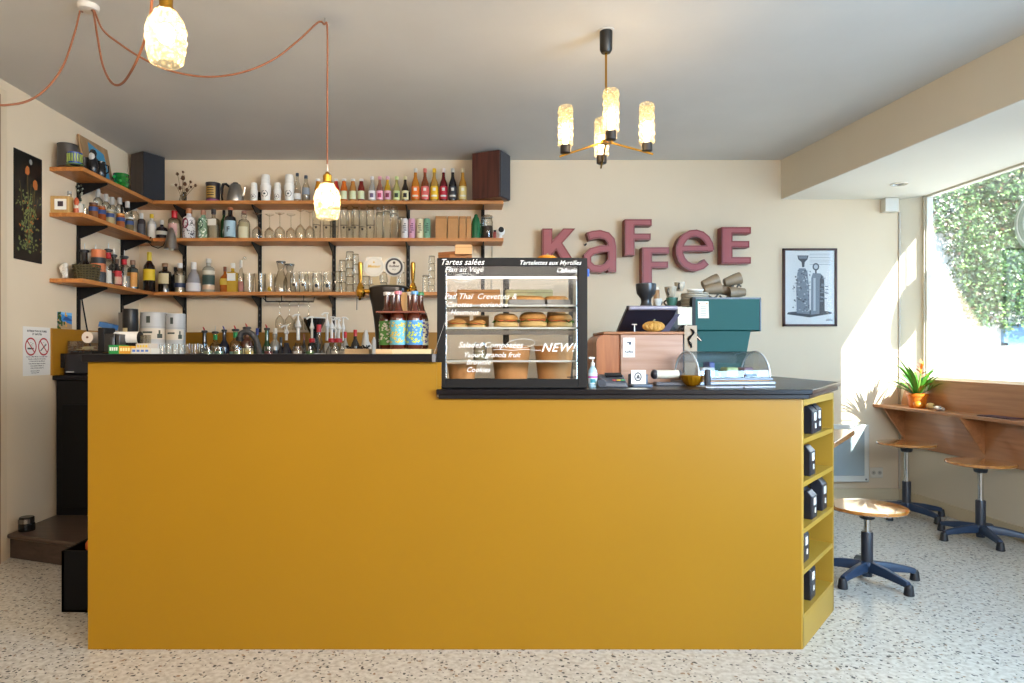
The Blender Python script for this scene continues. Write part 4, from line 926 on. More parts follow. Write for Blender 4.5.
g = 'clear bottles behind the labelled jars'
for px, yt, l in ((98, 190, 'tall clear bottle behind the first two labelled jars'), (106, 195, 'clear bottle with pale label behind the second labelled jar'), (112, 198, 'clear bottle with pale label behind the third labelled jar'), (119.7, 197, 'clear bottle with wide silver cap behind the fourth labelled jar'), (127.5, 200.5, 'clear bottle with silver cap nearer the room corner'), (134.5, 204, 'clear bottle with silver cap almost in the room corner')):
    D = DL(px, -2.60); bottle(px, yt, 9.0, ZM, D, 'gin', GCL, '#b5b2ac', [(.1, .5, '#b9b4a8', .4)], l, g, capz=.80, x=-2.60)
# lowest
t = thing('white_ornament', 'small white carved ornament at the open end of the lowest side shelf', 'ornament', (-2.60, 4.42, ZL))
m = MB(); rn = random.Random(9)
for k in range(12): m.ball((rn.uniform(-.018, .018), rn.uniform(-.01, .01), .015+k*.007), rn.uniform(.010, .018), 8)
m.build('ornament_body', mat('#cfc8bd', .7), t)
t = thing('woven_basket', 'dark woven oval basket on the lowest side shelf', 'basket', (-2.53, 4.56, ZL))
m = MB(); n = 26; H = .105
for k in range(7):
    z = .004+k*H/6.5; pts = []
    for i in range(n+1):
        a = 2*PI*i/n; s = (1 if (i+k) % 2 else -1)*.003; rx, ry = .060+.012*k/6+s, .095+.018*k/6+s; pts.append((rx*math.cos(a), ry*math.sin(a), z+.004*math.cos(2*a)*k/3))
    m.tube(pts, .0055, 5)
for i in range(n):
    a = 2*PI*i/n; s = .004 if i % 2 else -.004; m.tube([((.058+s)*math.cos(a), (.093+s)*math.sin(a), 0), ((.072+s)*math.cos(a), (.113+s)*math.sin(a), H)], .004, 4)
m.build('weave', mat('#4e4426', .7), t); MB().lathe([(.001, .003), (.058, .004), (.066, H*.9)], 20, M=Matrix.Diagonal((1, 1.5, 1))).build('lining', mat('#221c12', .8), t)
g = 'bottles on the lowest side shelf'
bottle(84.5, 246, 17, ZL, DL(84.5, -2.60), 'bell', '#1b191a', None, [], 'squat black carafe with a steel pourer behind the basket', g, pourer='steel', x=-2.60, cat='bottle')
D = DL(98.5, -2.50); t = thing('canister', 'cylinder canister in orange and black bands on the lowest side shelf', 'canister', (-2.50, D, ZL)); r = 6.6*D/F; H = Z(250, D)-ZL
for a, b, c in ((0, .33, '#2e2f34'), (.33, .58, '#b9673c'), (.58, .76, '#26272b'), (.76, 1, '#c26c40')): MB().lathe([(r, H*a), (r, H*b-.001), (r-.002, H*b)], 24).build('band', mat(c, .5), t)
MB().lathe([(r+.001, H*.06), (r+.001, H*.26)], 8, a0=-PI*.98, a1=-PI*.75).build('label', mat('#b9a9a4', .5), t)
bottle(95.5, 247, 10, ZL, DL(95.5, -2.62), 'gin', '#4a4a4c', None, [], 'slim grey bottle with steel pourer hidden behind the banded canister', g, pourer='steel', x=-2.62)
bottle(108.5, 245.5, 12, ZL, DL(108.5, -2.58), 'gin', CLR, None, [(.80, .97, '#b3141e', 1), (.1, .45, '#c9c4ba', .3)], 'clear bottle with a red neck and pourer, first after the banded canister', g, pourer='steel', x=-2.58, liquid=(.4, '#4a4440'))
bottle(113.8, 251, 10, ZL, DL(113.8, -2.60), 'gin', '#2a2426', None, [(.1, .45, '#c9c4ba', .35)], 'dark bottle with a black neck and steel pourer, second after the canister', g, pourer='steel', x=-2.60)
bottle(117.3, 260, 9, ZL, DL(117.3, -2.54), 'squat', '#1e1a1c', '#5a4030', [(.1, .60, '#b3242a', .5), (.12, .38, '#cfc0a4', .45)], 'short dark bottle with red and cream label before the clear ones', g, x=-2.54)
bottle(124.3, 252.5, 12.5, ZL, DL(124.3, -2.54), 'gin', CLR, None, [(.80, .97, '#b3141e', 1)], 'clear bottle with red neck and pourer, half full, nearest the corner track', g, pourer='steel', x=-2.54, liquid=(.42, '#8a8078'))
bottle(132.8, 261, 10.5, ZL, DL(132.8, -2.50), 'gin', '#39413f', '#7a5a40', [(.08, .58, '#c4873a', .42)], 'dark bottle with cork and orange label in the room corner', g, x=-2.50)

# clip lamp on the edge of the middle shelf
t = thing('clip_lamp', 'metal clip lamp with a cone shade hanging from the middle shelf', 'lamp', (X(170, 5.25), 5.25, 1.95))
x0 = X(171.2, 5.24)
MB().lathe([(.052, 0), (.050, .01), (.034, .10), (.024, .14), (.010, .165), (.001, .168)], 24, (x0, 5.24, Z(249.3, 5.24)), cap=False).build('shade', mat('#a9a6a2', .3, 1), t, world=True)
MB().ball((x0, 5.24, Z(249.5, 5.24)+.01), .02, 10).build('bulb', mat('#cdbfa4', .4), t, world=True)
MB().tube([P(148, 241.5, 5.28), P(152, 246, 5.27), P(158, 248.3, 5.26), P(163, 246, 5.25), P(166.5, 240, 5.25), P(169, 233, 5.25)], .0035).build('cable', BLACK, t, world=True)
MB().cbox(P(148, 240.5, 5.30), (.03, .05, .035)).cyl(P(148, 240.5, 5.28), P(151, 237, 5.28), .006).build('clamp', BLACK, t, world=True)

# wine rack hanging under the lowest shelf, four hanging glasses
t = thing('glass_rack', 'black wire rack for hanging glasses under the lowest shelf', 'glass rack', (X(290, 5.42), 5.42, 1.60))
m = MB()
for D in (5.36, 5.43): m.tube([P(263, 298, D), P(267, 301.5, D), P(313.5, 301.8, D), P(314.5, 297, D)], .0045)
for px in (267, 283, 305): m.tube([(X(px, 5.4), 5.36, 1.595), (X(px, 5.4), 5.36, 1.643)], .004).tube([(X(px, 5.4), 5.36, 1.598), (X(px, 5.4), 5.43, 1.598)], .004)
m.build('wire_frame', BLACK, t, world=True)
for i, px in enumerate((280, 289.6, 298.8, 308.8)):
    h = .235; r = .036
    o = MB().lathe(wine_prof(h, r, True), 20, cap=False).build('hanging_glass', GC); o.location = (X(px, 5.4), 5.395, 1.604-h+.004)
    tag(o, 'stemmed glass hanging upside down in the rack, %s counted from the corner side' % ordn[i], 'wine glass', 'stemmed glasses hanging in the rack')

# ------------------------------------------------------------ back counter row (bottles behind the bar)
BZ = 1.05
g = 'bottles on the back counter'
G5 = 5.25
def bb(px, yt, w_, st, c, cap, labels, l, pourer=None, D=G5, **k): return bottle(px, yt, w_, BZ, D, st, c, cap, labels, l, g, pourer=pourer, **k)
bb(204.5, 327, 12, 'bell', '#17171a', None, [(.08, .45, '#b9b59e', .5)], 'dark bottle with a red pourer, nearest the white tins', '#b3141e')
bb(215.3, 328, 10, 'gin', GCL, None, [(.84, .98, '#1f8a4a', 1), (.1, .5, '#c9cdbd', .4)], 'clear bottle with a green neck band and black stopper', 'steel', liquid=(.5, '#c0a48e'))
bb(224.3, 326, 10, 'wine', '#191b2a', None, [], 'dark bottle with a blue pourer', '#1b2a8a')
bb(235.5, 325.5, 11, 'gin', GCL, None, [(.84, .98, '#1f8a4a', 1), (.1, .5, '#8aa88a', .4)], 'bottle with a green neck band and red pourer', '#b3141e', liquid=(.55, '#a8643a'))
bb(247, 323.5, 13, 'gin', '#5a3426', None, [(.1, .55, '#cdbf86', .4)], 'brown bottle with cream label and red pourer inside the arch of the black hose', '#b3141e', D=5.35)
bb(257.2, 329, 7, 'wine', '#1d3326', '#1b2f7a', [], 'dark green bottle with a blue cap behind the black hose')
bb(267, 324.5, 12, 'bell', '#1d4426', None, [(.05, .4, '#4a1418', .4)], 'green bottle with a long neck and red pourer', '#b3141e')
bb(275, 329, 10, 'flask', '#8a8478', '#cfc8b8', [(.1, .5, '#2a2a2e', .4)], 'grey bottle with a cream stopper beside the green bottle')
bb(281, 338, 9, 'squat', '#1a1a1e', '#2a2a2c', [(.2, .5, '#3a3a40', .4)], 'low black bottle before the small dark pump bottle')
def pump(px, yt, wb, c, D, l, red=False, hb=.22, slim=False):
    t = thing('pump_bottle', l, 'pump bottle', (X(px, D), D, BZ), 0, 'syrup pump bottles behind the bar')
    H = Z(yt, D)-BZ; r = wb*D/F/2; zb = min(hb, H-.10)
    MB().lathe([(r*.95, 0), (r, .01), (r, zb*.7), (r*.5, zb*.9), (r*.4, zb)], 18).build('body', colmat(c), t)
    MB().lathe([(r+.001, zb*.25), (r+.001, zb*.62)], 12, a0=-PI/2-1.1, a1=-PI/2+1.1).build('label', mat('#c9c6bd', .6), t)
    if red: MB().lathe([(r*.42, zb), (r*.6, zb+.003), (r*.6, zb+.030), (r*.4, zb+.034)], 14).build('collar', mat('#b3141e', .4), t)
    MB().lathe([(r*.24, zb+.02), (r*.26, zb+(H-zb)*.50), (r*.48, zb+(H-zb)*.56), (r*.24, zb+(H-zb)*.74), (.006, zb+(H-zb)*.80), (.006, H-.008)], 14).build('pump_shaft', mat('#d5d2cc', .4), t)
    s_ = -1 if not slim else 1
    MB().tube([(.012*-s_, 0, H-.006), (0, 0, H-.004), (s_*.022, -.004, H-.006), (s_*.040, -.008, H-.020)], .0065, 8).build('pump_spout', mat('#d5d2cc', .4), t)
pump(286.5, 325, 11, '#1d1f2c', G5, 'short dark pump bottle with a white top')
pump(298.2, 314, 14, GCL, 5.15, 'clear pump bottle with the tallest plain white pump')
pump(312, 316.5, 10, GCL, 5.15, 'pump bottle with a red collar in front of the black funnel', True)
bb(304, 335, 5, 'wine', '#241512', '#8a4a2c', [], 'thin dark bottle beside the black funnel')
bb(319, 325.5, 13, 'bell', GCL, '#b3141e', [(.05, .4, '#c9c9c4', .5)], 'clear bottle with a bright red cap before the funnel', D=5.1)
pump(327, 312.5, 12, '#b3b0a8', 5.35, 'grey pump bottle behind the red capped bottle')
pump(331.8, 316.5, 12, GCL, 5.1, 'clear pump bottle with red collar, first of the pair', True, slim=True)
pump(338.6, 317.5, 12, GCL, 5.1, 'clear pump bottle with red collar, second of the pair', True)
pump(343.2, 317, 8, '#bdb9b0', 5.4, 'slim grey pump bottle behind the pair with red collars', slim=True)
pump(335.5, 318.5, 8, '#bdb9b0', 5.4, 'slim grey pump bottle between the pair with red collars', slim=True)
bb(345.3, 332.5, 7, 'wine', '#9a9488', '#b3141e', [], 'small bottle with a red cap beside the pumps', D=5.1)
bb(355.3, 330.5, 9, 'wine', '#181a1c', '#b3141e', [], 'dark wine bottle with a red cap beside the paper cloth', D=5.1)
t = thing('grinder_hopper', 'black funnel shaped hopper behind the syrup pumps', 'grinder', (X(314.5, 5.35), 5.35, BZ))
zt_ = Z(317.5, 5.35)-BZ
MB().lathe([(.05, 0), (.05, zt_-.21), (.04, zt_-.20), (.03, zt_-.14), (.082, zt_-.03), (.085, zt_)], 24).build('hopper', mat('#161617', .2), t)
MB().lathe([(.087, zt_-.008), (.087, zt_), (.001, zt_+.002)], 24).build('lid', mat('#b9b9b6', .3), t)
t = thing('paper_cloth', 'crumpled white cloth on the back counter beside the beer tap', 'cloth', (X(369, 5.1), 5.1, BZ))
m = MB(); rn = random.Random(21)
for (cx_, cz_, sx_, sz_) in ((366, 330, .055, .0), (374, 337, .042, .0)):
    n = 10; rows = 9
    prof = []
    c = P(cx_, cz_, 5.1); vs = []
    for j in range(rows):
        f = j/(rows-1); ring = []
        for i in range(n):
            a = 2*PI*i/n; rr_ = sx_*(1.0-.85*f**2)*(1+rn.uniform(-.28, .28)); ring.append(m.bm.verts.new((c.x+rr_*math.cos(a), c.y+rr_*math.sin(a), BZ+(c.z+sz_-BZ)*f)))
        vs.append(ring)
    for A, B in zip(vs, vs[1:]):
        for i in range(n): m.bm.faces.new([A[i], A[(i+1) % n], B[(i+1) % n], B[i]])
    m.bm.faces.new(vs[-1]); m.bm.faces.new(vs[0][::-1])
m.build('cloth', mat('#c9c4bc', .9), t, world=True)
t = thing('cutlery_tray', 'low wooden tray of black straws on the bar shelf before the tap', 'tray', (X(358.5, 3.1), 3.10, 1.12))
MB().box((-.055, -.05, 0), (.055, .05, Z(348.8, 3.05)-1.12)).build('tray_body', wood('#b0936c', '#c9ae84', .6, 'X', 4), t, bevel=.003)
m = MB(); rn = random.Random(2); zt_ = Z(348.8, 3.05)-1.12
for k in range(30): x_, y_ = rn.uniform(-.045, .045), rn.uniform(-.04, .04); m.cyl((x_, y_, zt_), (x_+rn.uniform(-.02, .02), y_, zt_+rn.uniform(.008, .018)), .003, seg=5)
m.build('straws', BLACK, t)

# glasses on the shelf just behind the bar top
g = 'low tumblers behind the bar top'
for i, px in enumerate((163, 169.5, 176, 182, 188, 196, 203)):
    tumbler(px, 3.10, 1.12, Z(344.0, 3.1)-1.12, .016 if i < 5 else .02, 'low empty tumbler, %s of the row counted from the magazines' % ordn[i], g, inv=False)
g = 'labelled glass jars behind the bar top'
for i, (px, c) in enumerate(((208, '#8a9478'), (219, '#5f7f6e'), (238, '#8f9a72'), (249, '#bda96a'), (268.5, '#5a1d18'), (297.5, '#a9a49a'), (310, '#3f6a35'), (335, '#a9a49a'), (342.5, '#a9a49a'))):
    D = 3.12; t = thing('glass_jar', 'short labelled glass jar on the bar shelf, %s counted from the white tins' % ordn[i], 'jar', (X(px, D), D, 1.12), 0, g)
    r = 4.6*D/F; h = Z(346.0, D)-1.12
    MB().lathe([(r*.95, 0), (r, .003), (r, h*.95), (r*.95, h)], 18, cap=False).build('jar_body', GC, t); MB().lathe([(.001, .003), (r*.9, .004), (r*.9, h*.78), (.001, h*.79)], 14).build('contents', mat(c, .5, bump=.8, bscale=120), t)
    MB().lathe([(r+.0008, h*.15), (r+.0008, h*.60)], 8, a0=-PI/2-.9, a1=-PI/2+.7).build('label', mat('#c6c2ac', .6), t)
t = thing('soda_hose', 'thick black hose arching up behind the bar top', 'hose', (X(260, 3.2), 3.2, 1.12))
pts = [P(240, 337.5, 3.2), P(241.2, 333.5, 3.2), P(244.5, 331.6, 3.2), P(248.5, 331.8, 3.2), P(252.5, 334.5, 3.2), P(256, 340, 3.2), P(258.5, 348, 3.2), P(260, 358, 3.2), P(260.5, 370, 3.2)]
MB().tube(pts, .014, 12).build('hose', mat('#26262a', .5, bump=.6, bscale=90), t, world=True)
MB().cyl(P(240, 337, 3.2), P(239.4, 341, 3.2), .017).build('nozzle', BLACK, t, world=True)

# ------------------------------------------------------------ corner end of the bar: tins, canister, rolls
g = 'white tins behind the bar top'
D = 4.5
for px0, px1, yt, l in ((141.5, 166.5, 312.5, 'large white round tin with a small logo, the one beside the black canister'), (166.5, 184.8, 313.8, 'large white round tin with a small logo, the one beside the bottles')):
    D = 5.0; r = (px1-px0)/2*D/F; h = Z(yt, D)-BZ; t = thing('white_tin', l, 'tin', (X((px0+px1)/2, D), D, BZ), 0, g)
    MB().lathe([(r, 0), (r, h-.05), (r+.0005, h-.05), (r+.0005, h-.003), (r*.96, h), (.001, h)], 32).build('can', mat('#b4b5b6', .4), t)
    m = MB()
    for q in (.16, .30, .62, .75): m.lathe([(r+.0012, h*q), (r+.0012, h*q+.0025)], 24, a0=-PI, a1=0)
    m.build('grid_lines', mat('#8e9090', .4), t)
    MB().lathe([(r+.0018, h*.55), (r+.0018, h*.73)], 16, a0=-PI/2-1.3, a1=-PI/2+1.3).build('label', mat('#d2c8b8', .6), t)
    m = MB(); m.lathe([(r+.0024, h*.65), (r+.0024, h*.68)], 6, a0=-PI/2-.5, a1=-PI/2+.3).lathe([(r+.0024, h*.58), (r+.0024, h*.70)], 3, a0=-PI/2+.75, a1=-PI/2+.9).lathe([(r+.0024, h*.57), (r+.0024, h*.64)], 3, a0=-PI/2+.65, a1=-PI/2+1.05).lathe([(r+.0024, h*.82), (r+.0024, h*.93)], 4, a0=-PI/2-.15, a1=-PI/2+.15)
    m.build('print', mat('#3c4640', .6), t)
D = 4.9
t = thing('canister', 'matt black canister with a cream label behind the bar corner', 'canister', (X(130.3, D), D, BZ)); r = 7.2*D/F; h = Z(309, D)-BZ
MB().lathe([(r*.99, 0), (r*.99, h*.62), (r*.97, h*.625), (r, h*.63), (r, h-.004), (r*.97, h), (.001, h)], 28).build('can', mat('#1b1a1b', .4), t)
MB().lathe([(r+.001, h*.42), (r+.001, h*.70)], 8, a0=-PI/2-.75, a1=-PI/2+.1).build('label', mat('#c9b98a', .6), t)
m = MB(); m.lathe([(r+.0018, h*.60), (r+.0018, h*.64)], 3, a0=-PI/2-.45, a1=-PI/2-.25).lathe([(r+.0018, h*.52), (r+.0018, h*.55)], 3, a0=-PI/2-.5, a1=-PI/2-.2); m.build('print', BLACK, t)
t = thing('grey_box', 'tall narrow grey cardboard box beside the matt black canister', 'box', (X(118.5, D), 5.0, BZ))
MB().box((-.028, -.05, 0), (.028, .05, Z(312.5, 4.95)-BZ)).build('box_body', mat('#8d867f', .7), t, bevel=.002); MB().box((-.0282, -.0505, .24), (.0282, -.0498, .244)).build('lid_seam', mat('#5a554f', .7), t)
# things on the bar top's corner end (D about 2.85)
SZ = 1.192
D = 2.86
t = thing('paper_roll', 'white paper roll lying behind the magazines at the bar end', 'paper roll', (X(124, D), D+.03, SZ))
zr_ = Z(338, D+.03)
MB().cbox((X(126, D), D+.03, (SZ+zr_-.02)/2), (.08, .04, zr_-.02-SZ)).build('rest', BLACK, t, world=True)
MB().cyl((X(112, D), D+.03, zr_), (X(136.5, D), D+.03, zr_), 6.4*D/F, seg=28).build('roll', mat('#cfccc8', .7), t, world=True)
MB().cyl((X(136.4, D), D+.03, zr_), (X(137.3, D), D+.03, zr_), 6.6*D/F, seg=24).build('black_end', BLACK, t, world=True)
for b in t.children: pass
t = thing('paper_roll', 'round end of a white paper roll beside the black till printer', 'paper roll', (X(92.5, 2.9), 2.9, SZ+.030))
c0 = Vector((X(92.5, 2.9), 2.86, Z(337.5, 2.9)))
MB().cyl(c0, c0+Vector((0, .09, 0)), 5.6*2.9/F, seg=24).build('roll', mat('#bdb3ab', .7), t, world=True); MB().cyl(c0-Vector((0, .001, 0)), c0+Vector((0, .03, 0)), 1.2*2.9/F, seg=12).build('core', mat('#5a3a2c', .7), t, world=True)
MB().cbox((c0.x, c0.y+.05, SZ+.006), (.03, .09, .012)).build('cradle', BLACK, t, world=True)
t = thing('till_printer', 'black angular till printer standing at the bar end', 'printer', (X(108, 2.86), 2.86, SZ))
D = 2.82; b = lambda x0, x1, y0, y1, d=.09, o=0: ((X(x0, D), D+o, Z(y1, D)), (X(x1, D), D+o+d, Z(y0, D)))
MB().box(*b(97.5, 104.5, 327.5, 352)).build('housing', BLACK, t, world=True, bevel=.004)
MB().box(*b(104, 114.5, 333.5, 352)).build('housing', mat('#1b191b', .3), t, world=True, bevel=.004)
MB().box(*b(116, 119.8, 334, 346, .07)).box(*b(110.5, 113.5, 337, 350, .075, -.002)).build('column', mat('#2a282b', .3), t, world=True, bevel=.003)
t = thing('blue_pack', 'small blue and yellow packet lying on top of the till printer', 'packet', (X(108, 2.9), 2.93, SZ+.09))
MB().cbox((X(108.5, 2.96), 2.96, Z(326, 2.96)), (.06, .05, .022), .3, Matrix.Rotation(.25, 3, 'Y')).build('packet_body', mat('#27507c', .6), t, world=True)
MB().cbox((X(101, 2.95), 2.96, Z(325.6, 2.95)), (.014, .04, .02), .3).build('yellow_end', mat('#b59a2c', .6), t, world=True)
t = thing('label_stand', 'clear plastic stand holding labels beside the paper roll', 'stand', (X(144, 2.9), 2.9, SZ))
m = MB()
for px in (139.5, 143.5, 148): m.cbox((X(px, 2.9), 2.9, SZ+.04), (.004, .05, .08))
m.cbox((X(144, 2.9), 2.9, SZ+.003), (.045, .05, .004)); m.build('plastic', GCL, t, world=True)
g = 'leaflets at the bar end'
for i, (px0, px1, y0, y1, c, c2, l) in enumerate(((110, 120, 345, 350.5, '#14803a', '#d8d8d0', 'green leaflet pack with white lettering on the bar end'), (120.2, 132.5, 346, 350.5, '#c9922a', '#e8d8a0', 'orange leaflet pack beside the green one'), (131.5, 152, 348.3, 350.8, '#c2beb2', '#4a6ab0', 'pile of pale magazines on the bar end'), (137, 150, 343.5, 345.5, '#b5aa9c', '#c9a82c', 'small yellow folded leaflet lying on the magazines'))):
    D = 2.79 if i != 3 else 2.82; t = thing('leaflet' if i != 2 else 'magazine', l, 'leaflet' if i != 2 else 'magazine', (X((px0+px1)/2, D), D, SZ), 0, g if i != 2 else None)
    zb_ = SZ+.001 if i < 3 else Z(348.0, D)
    za_, zt2 = (SZ+.001, Z(y0, D)) if i < 3 else (SZ+.001+.017, Z(y0, D))
    MB().box((X(px0, D), D-.01, za_), (X(px1, D), D+.07, zt2)).build('paper', mat(c, .7), t, world=True)
    m = MB()
    for k in range(4): a = px0+(px1-px0)*(.1+.21*k); m.box((X(a, D), D-.011, za_+(zt2-za_)*.35), (X(a+(px1-px0)*.14, D), D-.0098, za_+(zt2-za_)*.75))
    m.build('print', mat(c2, .7), t, world=True)
t = thing('plastic_tray', 'clear plastic box with a dark lid base at the corner end of the bar', 'box', (X(75, 4.3), 4.45, 1.19))
# the low black appliance standing on the cabinet, seen past the bar end
ap = thing('low_appliance', 'low wide black machine on the cabinet past the bar end', 'machine', (X(82, 4.5), 4.6, 1.05))
D = 4.45
MB().quadbox([(X(63, D), D, 1.052), (X(110, D), D, 1.052), (X(110, D), D+.4, 1.052), (X(63, D)+.05, D+.4, 1.052)], [(X(64.5, D), D, 1.195), (X(110, D), D, 1.195), (X(110, D), D+.4, 1.195), (X(64.5, D)+.05, D+.4, 1.195)]).build('housing', mat('#1a171a', .25), ap, world=True, bevel=.012)
MB().box((X(56.5, D), D+.01, Z(368, D)), (X(63.5, D), D+.2, Z(353.5, D))).build('side_handle', BLACK, ap, world=True, bevel=.004)
MB().box((X(66, D), D-.002, Z(372.5, D)), (X(74, D), D+.01, Z(371.2, D))).build('badge', mat('#9a9896', .3), ap, world=True)
MB().box((X(66, D), D+.02, 1.196), (X(88, D), D+.25, Z(341, D))).build('plastic_box', glass('#e6e2da', '#77736a', .12), t, world=True)
MB().box((X(67, D), D+.03, 1.197), (X(87.5, D), D+.24, 1.207)).build('tray_base', BLACK, t, world=True)
m = MB(); rn = random.Random(6)
for k in range(8): m.cbox((X(78+rn.uniform(-5, 5), D), D+.1+rn.uniform(-.03, .03), 1.215+k*.003), (.06, .04, .003), rn.uniform(-.6, .6))
m.build('tea_sachets', mat('#c2b682', .7), t, world=True)
# ------------------------------------------------------------ beer tap
t = thing('beer_tap', 'dark flared beer tap column with two brass taps behind the bar top', 'beer tap', (X(389, 3.12), 3.12, 1.12))
D = 3.12
prof = [(1.12, .060), (1.25, .060), (Z(330, D), .064), (Z(318, D), .070), (Z(306, D), .079), (Z(297, D), .089), (Z(291, D), .094), (Z(288, D), .093), (Z(286, D), .078), (Z(285.2, D), .045), (Z(285, D), .001)]
MB().lathe([(r*1.0, z-1.12) for z, r in prof], 36, (0, 0, 0), Matrix.Diagonal((1.0, .62, 1))).build('column', mat('#2a2523', .28, .6), t)
for s, px, l in ((-1, 360.5, 0), (1, 413, 1)):
    tp = MB()
    x = X(px, D-.02)
    tp.lathe([(.016, 0), (.020, .01), (.022, .025), (.016, .035), (.018, .045), (.012, .055), (.009, .065)], 16, (x, D-.02, Z(297.5, D)))
    tp.cyl((x, D-.02, Z(291.5, D)), (x-s*.06, D-.01, Z(291.5, D)), .010).ball((x, D-.02, Z(292, D)), .022, 12)
    tp.cyl((x, D-.02, Z(296, D)), (x+s*.0, D-.045, Z(300, D)), .008, .006)
    tp.build('tap', BRASS, t, world=True)
    MB().lathe([(.006, 0), (.009, .02), (.0115, .075), (.0105, .092), (.006, .096), (.001, .096)], 14, (x, D-.02, Z(283.5, D))).build('handle', mat('#93702f', .25, .8), t, world=True)
MB().cyl(P(357, 295, D), P(356.8, 310, D), .0025).build('drip_pin', DSTEEL, t, world=True)
for px, dark, l in ((374, 0, ''), (394.2, 1, '')):
    c = P(px, 266.8, D-.03); r = 9.9*D/F
    b = MB(); b.cyl((c.x, c.y-.004, c.z), (c.x, c.y+.006, c.z), r, seg=32)
    if not dark:
        for s in (-1, 1): b.cyl((c.x+s*r*.60, c.y-.003, c.z+r*.84), (c.x+s*r*.60, c.y+.005, c.z+r*.84), r*.17, seg=12)
    q = b.build('badge', mat('#b5b0a6', .4), t, world=True)
    m = MB(); f = lambda rr_, a, o: (c.x+rr_*math.cos(a), c.y-o, c.z+rr_*math.sin(a)); n = 32
    for i in range(n):
        a, bb_ = 2*PI*i/n, 2*PI*(i+1)/n
        r0, r1 = (.80*r, .86*r) if not dark else (.66*r, .86*r)
        m.poly([f(r0, a, .0048), f(r1, a, .0048), f(r1, bb_, .0048), f(r0, bb_, .0048)])
    m.build('badge_ring', mat('#a9a69c' if not dark else '#26262c', .5), t, world=True)
    m = MB()
    if not dark:
        front_text(m, 'Meteor', c.x-.0, c.y-.0052, c.z-.004, .019, align='CENTER', offset=.0005, ext=.0002, shear=.3); m.cyl((c.x, c.y-.0052, c.z+.020), (c.x, c.y-.0042, c.z+.020), .004)
        m.build('badge_print', mat('#b8912c', .4), t, world=True)
    else:
        front_text(m, 'Hollbier', c.x, c.y-.0052, c.z-.002, .0145, align='CENTER', offset=.0004, ext=.0002); front_text(m, 'PILS', c.x, c.y-.0052, c.z-.016, .010, align='CENTER', ext=.0002); m.cyl((c.x, c.y-.0052, c.z+.018), (c.x, c.y-.0042, c.z+.018), .0065)
        m.build('badge_print', mat('#3a2a24', .5), t, world=True)
    a = P(px+(1.5 if not dark else -.5), 275, D-.03); e = P(px+(3.5 if not dark else -1.5), 287, D-.01)
    MB().quadbox([(a.x-.013, a.y, a.z), (a.x+.013, a.y, a.z), (a.x+.013, a.y+.008, a.z), (a.x-.013, a.y+.008, a.z)], [(e.x-.017, e.y, e.z), (e.x+.017, e.y, e.z), (e.x+.017, e.y+.01, e.z), (e.x-.017, e.y+.01, e.z)]).build('badge_stem', mat('#c2b08c', .4, .3), t, world=True)

# beer carrier with six bottles
cr = thing('beer_carrier', 'wooden beer carrier with a centre post on the bar top', 'carrier', (X(402.5, 2.85), 2.85, SZ))
PW = wood('#b8976a', '#cfb083', .6, 'X', 4)
MB().box((X(375.5, 2.76), 2.76, SZ), (X(431, 2.76), 2.96, SZ+.020)).build('base', PW, cr, world=True, bevel=.002)
MB().box((X(392, 2.759), 2.758, SZ+.001), (X(430.8, 2.759), 2.76, SZ+.0195)).build('pale_slat', mat('#cdb98e', .6), cr, world=True)
MB().box((X(401.2, 2.86), 2.85, SZ+.02), (X(407.2, 2.86), 2.868, Z(292.5, 2.86))).build('post', wood('#b58a52', '#cfa670', .6, 'Z', 4), cr, world=True, bevel=.002)
MB().box((X(378, 2.83), 2.765, Z(313.4, 2.83)), (X(425.5, 2.83), 2.95, Z(312.0, 2.83))).build('middle_plate', wood('#6e3423', '#87452e', .5, 'X', 4), cr, world=True)
g = 'beer bottles in the wooden carrier'
for px, D, cap, lc, dc, l in ((387, 2.90, '#c9c6c4', '#4f8a3c', '#dcd9cc', 'brown beer bottle with white cap and green label in the carrier'),
                      (393.5, 2.94, '#c9c6c4', '#8a8a86', '#5a5a5a', 'brown beer bottle with white cap in the carrier back row, next to the post'),
                      (398, 2.805, '#c2707e', '#5aa3b8', '#c9b03a', 'brown beer bottle with pink cap and pale blue label'),
                      (409.5, 2.94, '#b9b4ae', '#8a8a86', '#5a5a5a', 'brown beer bottle with grey cap in the carrier back row, past the post'),
                      (414.6, 2.805, '#5a8fc0', '#3f80c0', '#b8c92c', 'brown beer bottle with blue cap and bright blue label'),
                      (420.5, 2.90, '#2c8a52', '#c9c09a', '#3a2a6a', 'brown beer bottle with green cap and cream label')):
    def deco(t, r, h, dc=dc, D=D):
        m = MB(); rn = random.Random(int(D*1000)+int(h*1e4))
        for k in range(60):
            a = rn.uniform(-PI*.95, -PI*.05); z = rn.uniform(.10, .46)*h; rr_ = r+.0018; s = rn.uniform(.003, .008)
            c_ = lambda da, dz: (rr_*math.cos(a+da/rr_), rr_*math.sin(a+da/rr_), z+dz)
            m.poly([c_(-s, 0), c_(0, -s*.6), c_(s, s*.2), c_(rn.uniform(-s, s), s)])
        m.build('label_print', mat(dc, .6), t)
    yt = 292.5 if D < 2.85 else 293.5
    bottle(px, yt, .066*F/D, SZ+.021, D, 'long', mat('#4a1c0e', .08, coat=.6), cap, [(.07, .50, lc, .48)], l, g, capz=.965, deco=deco)

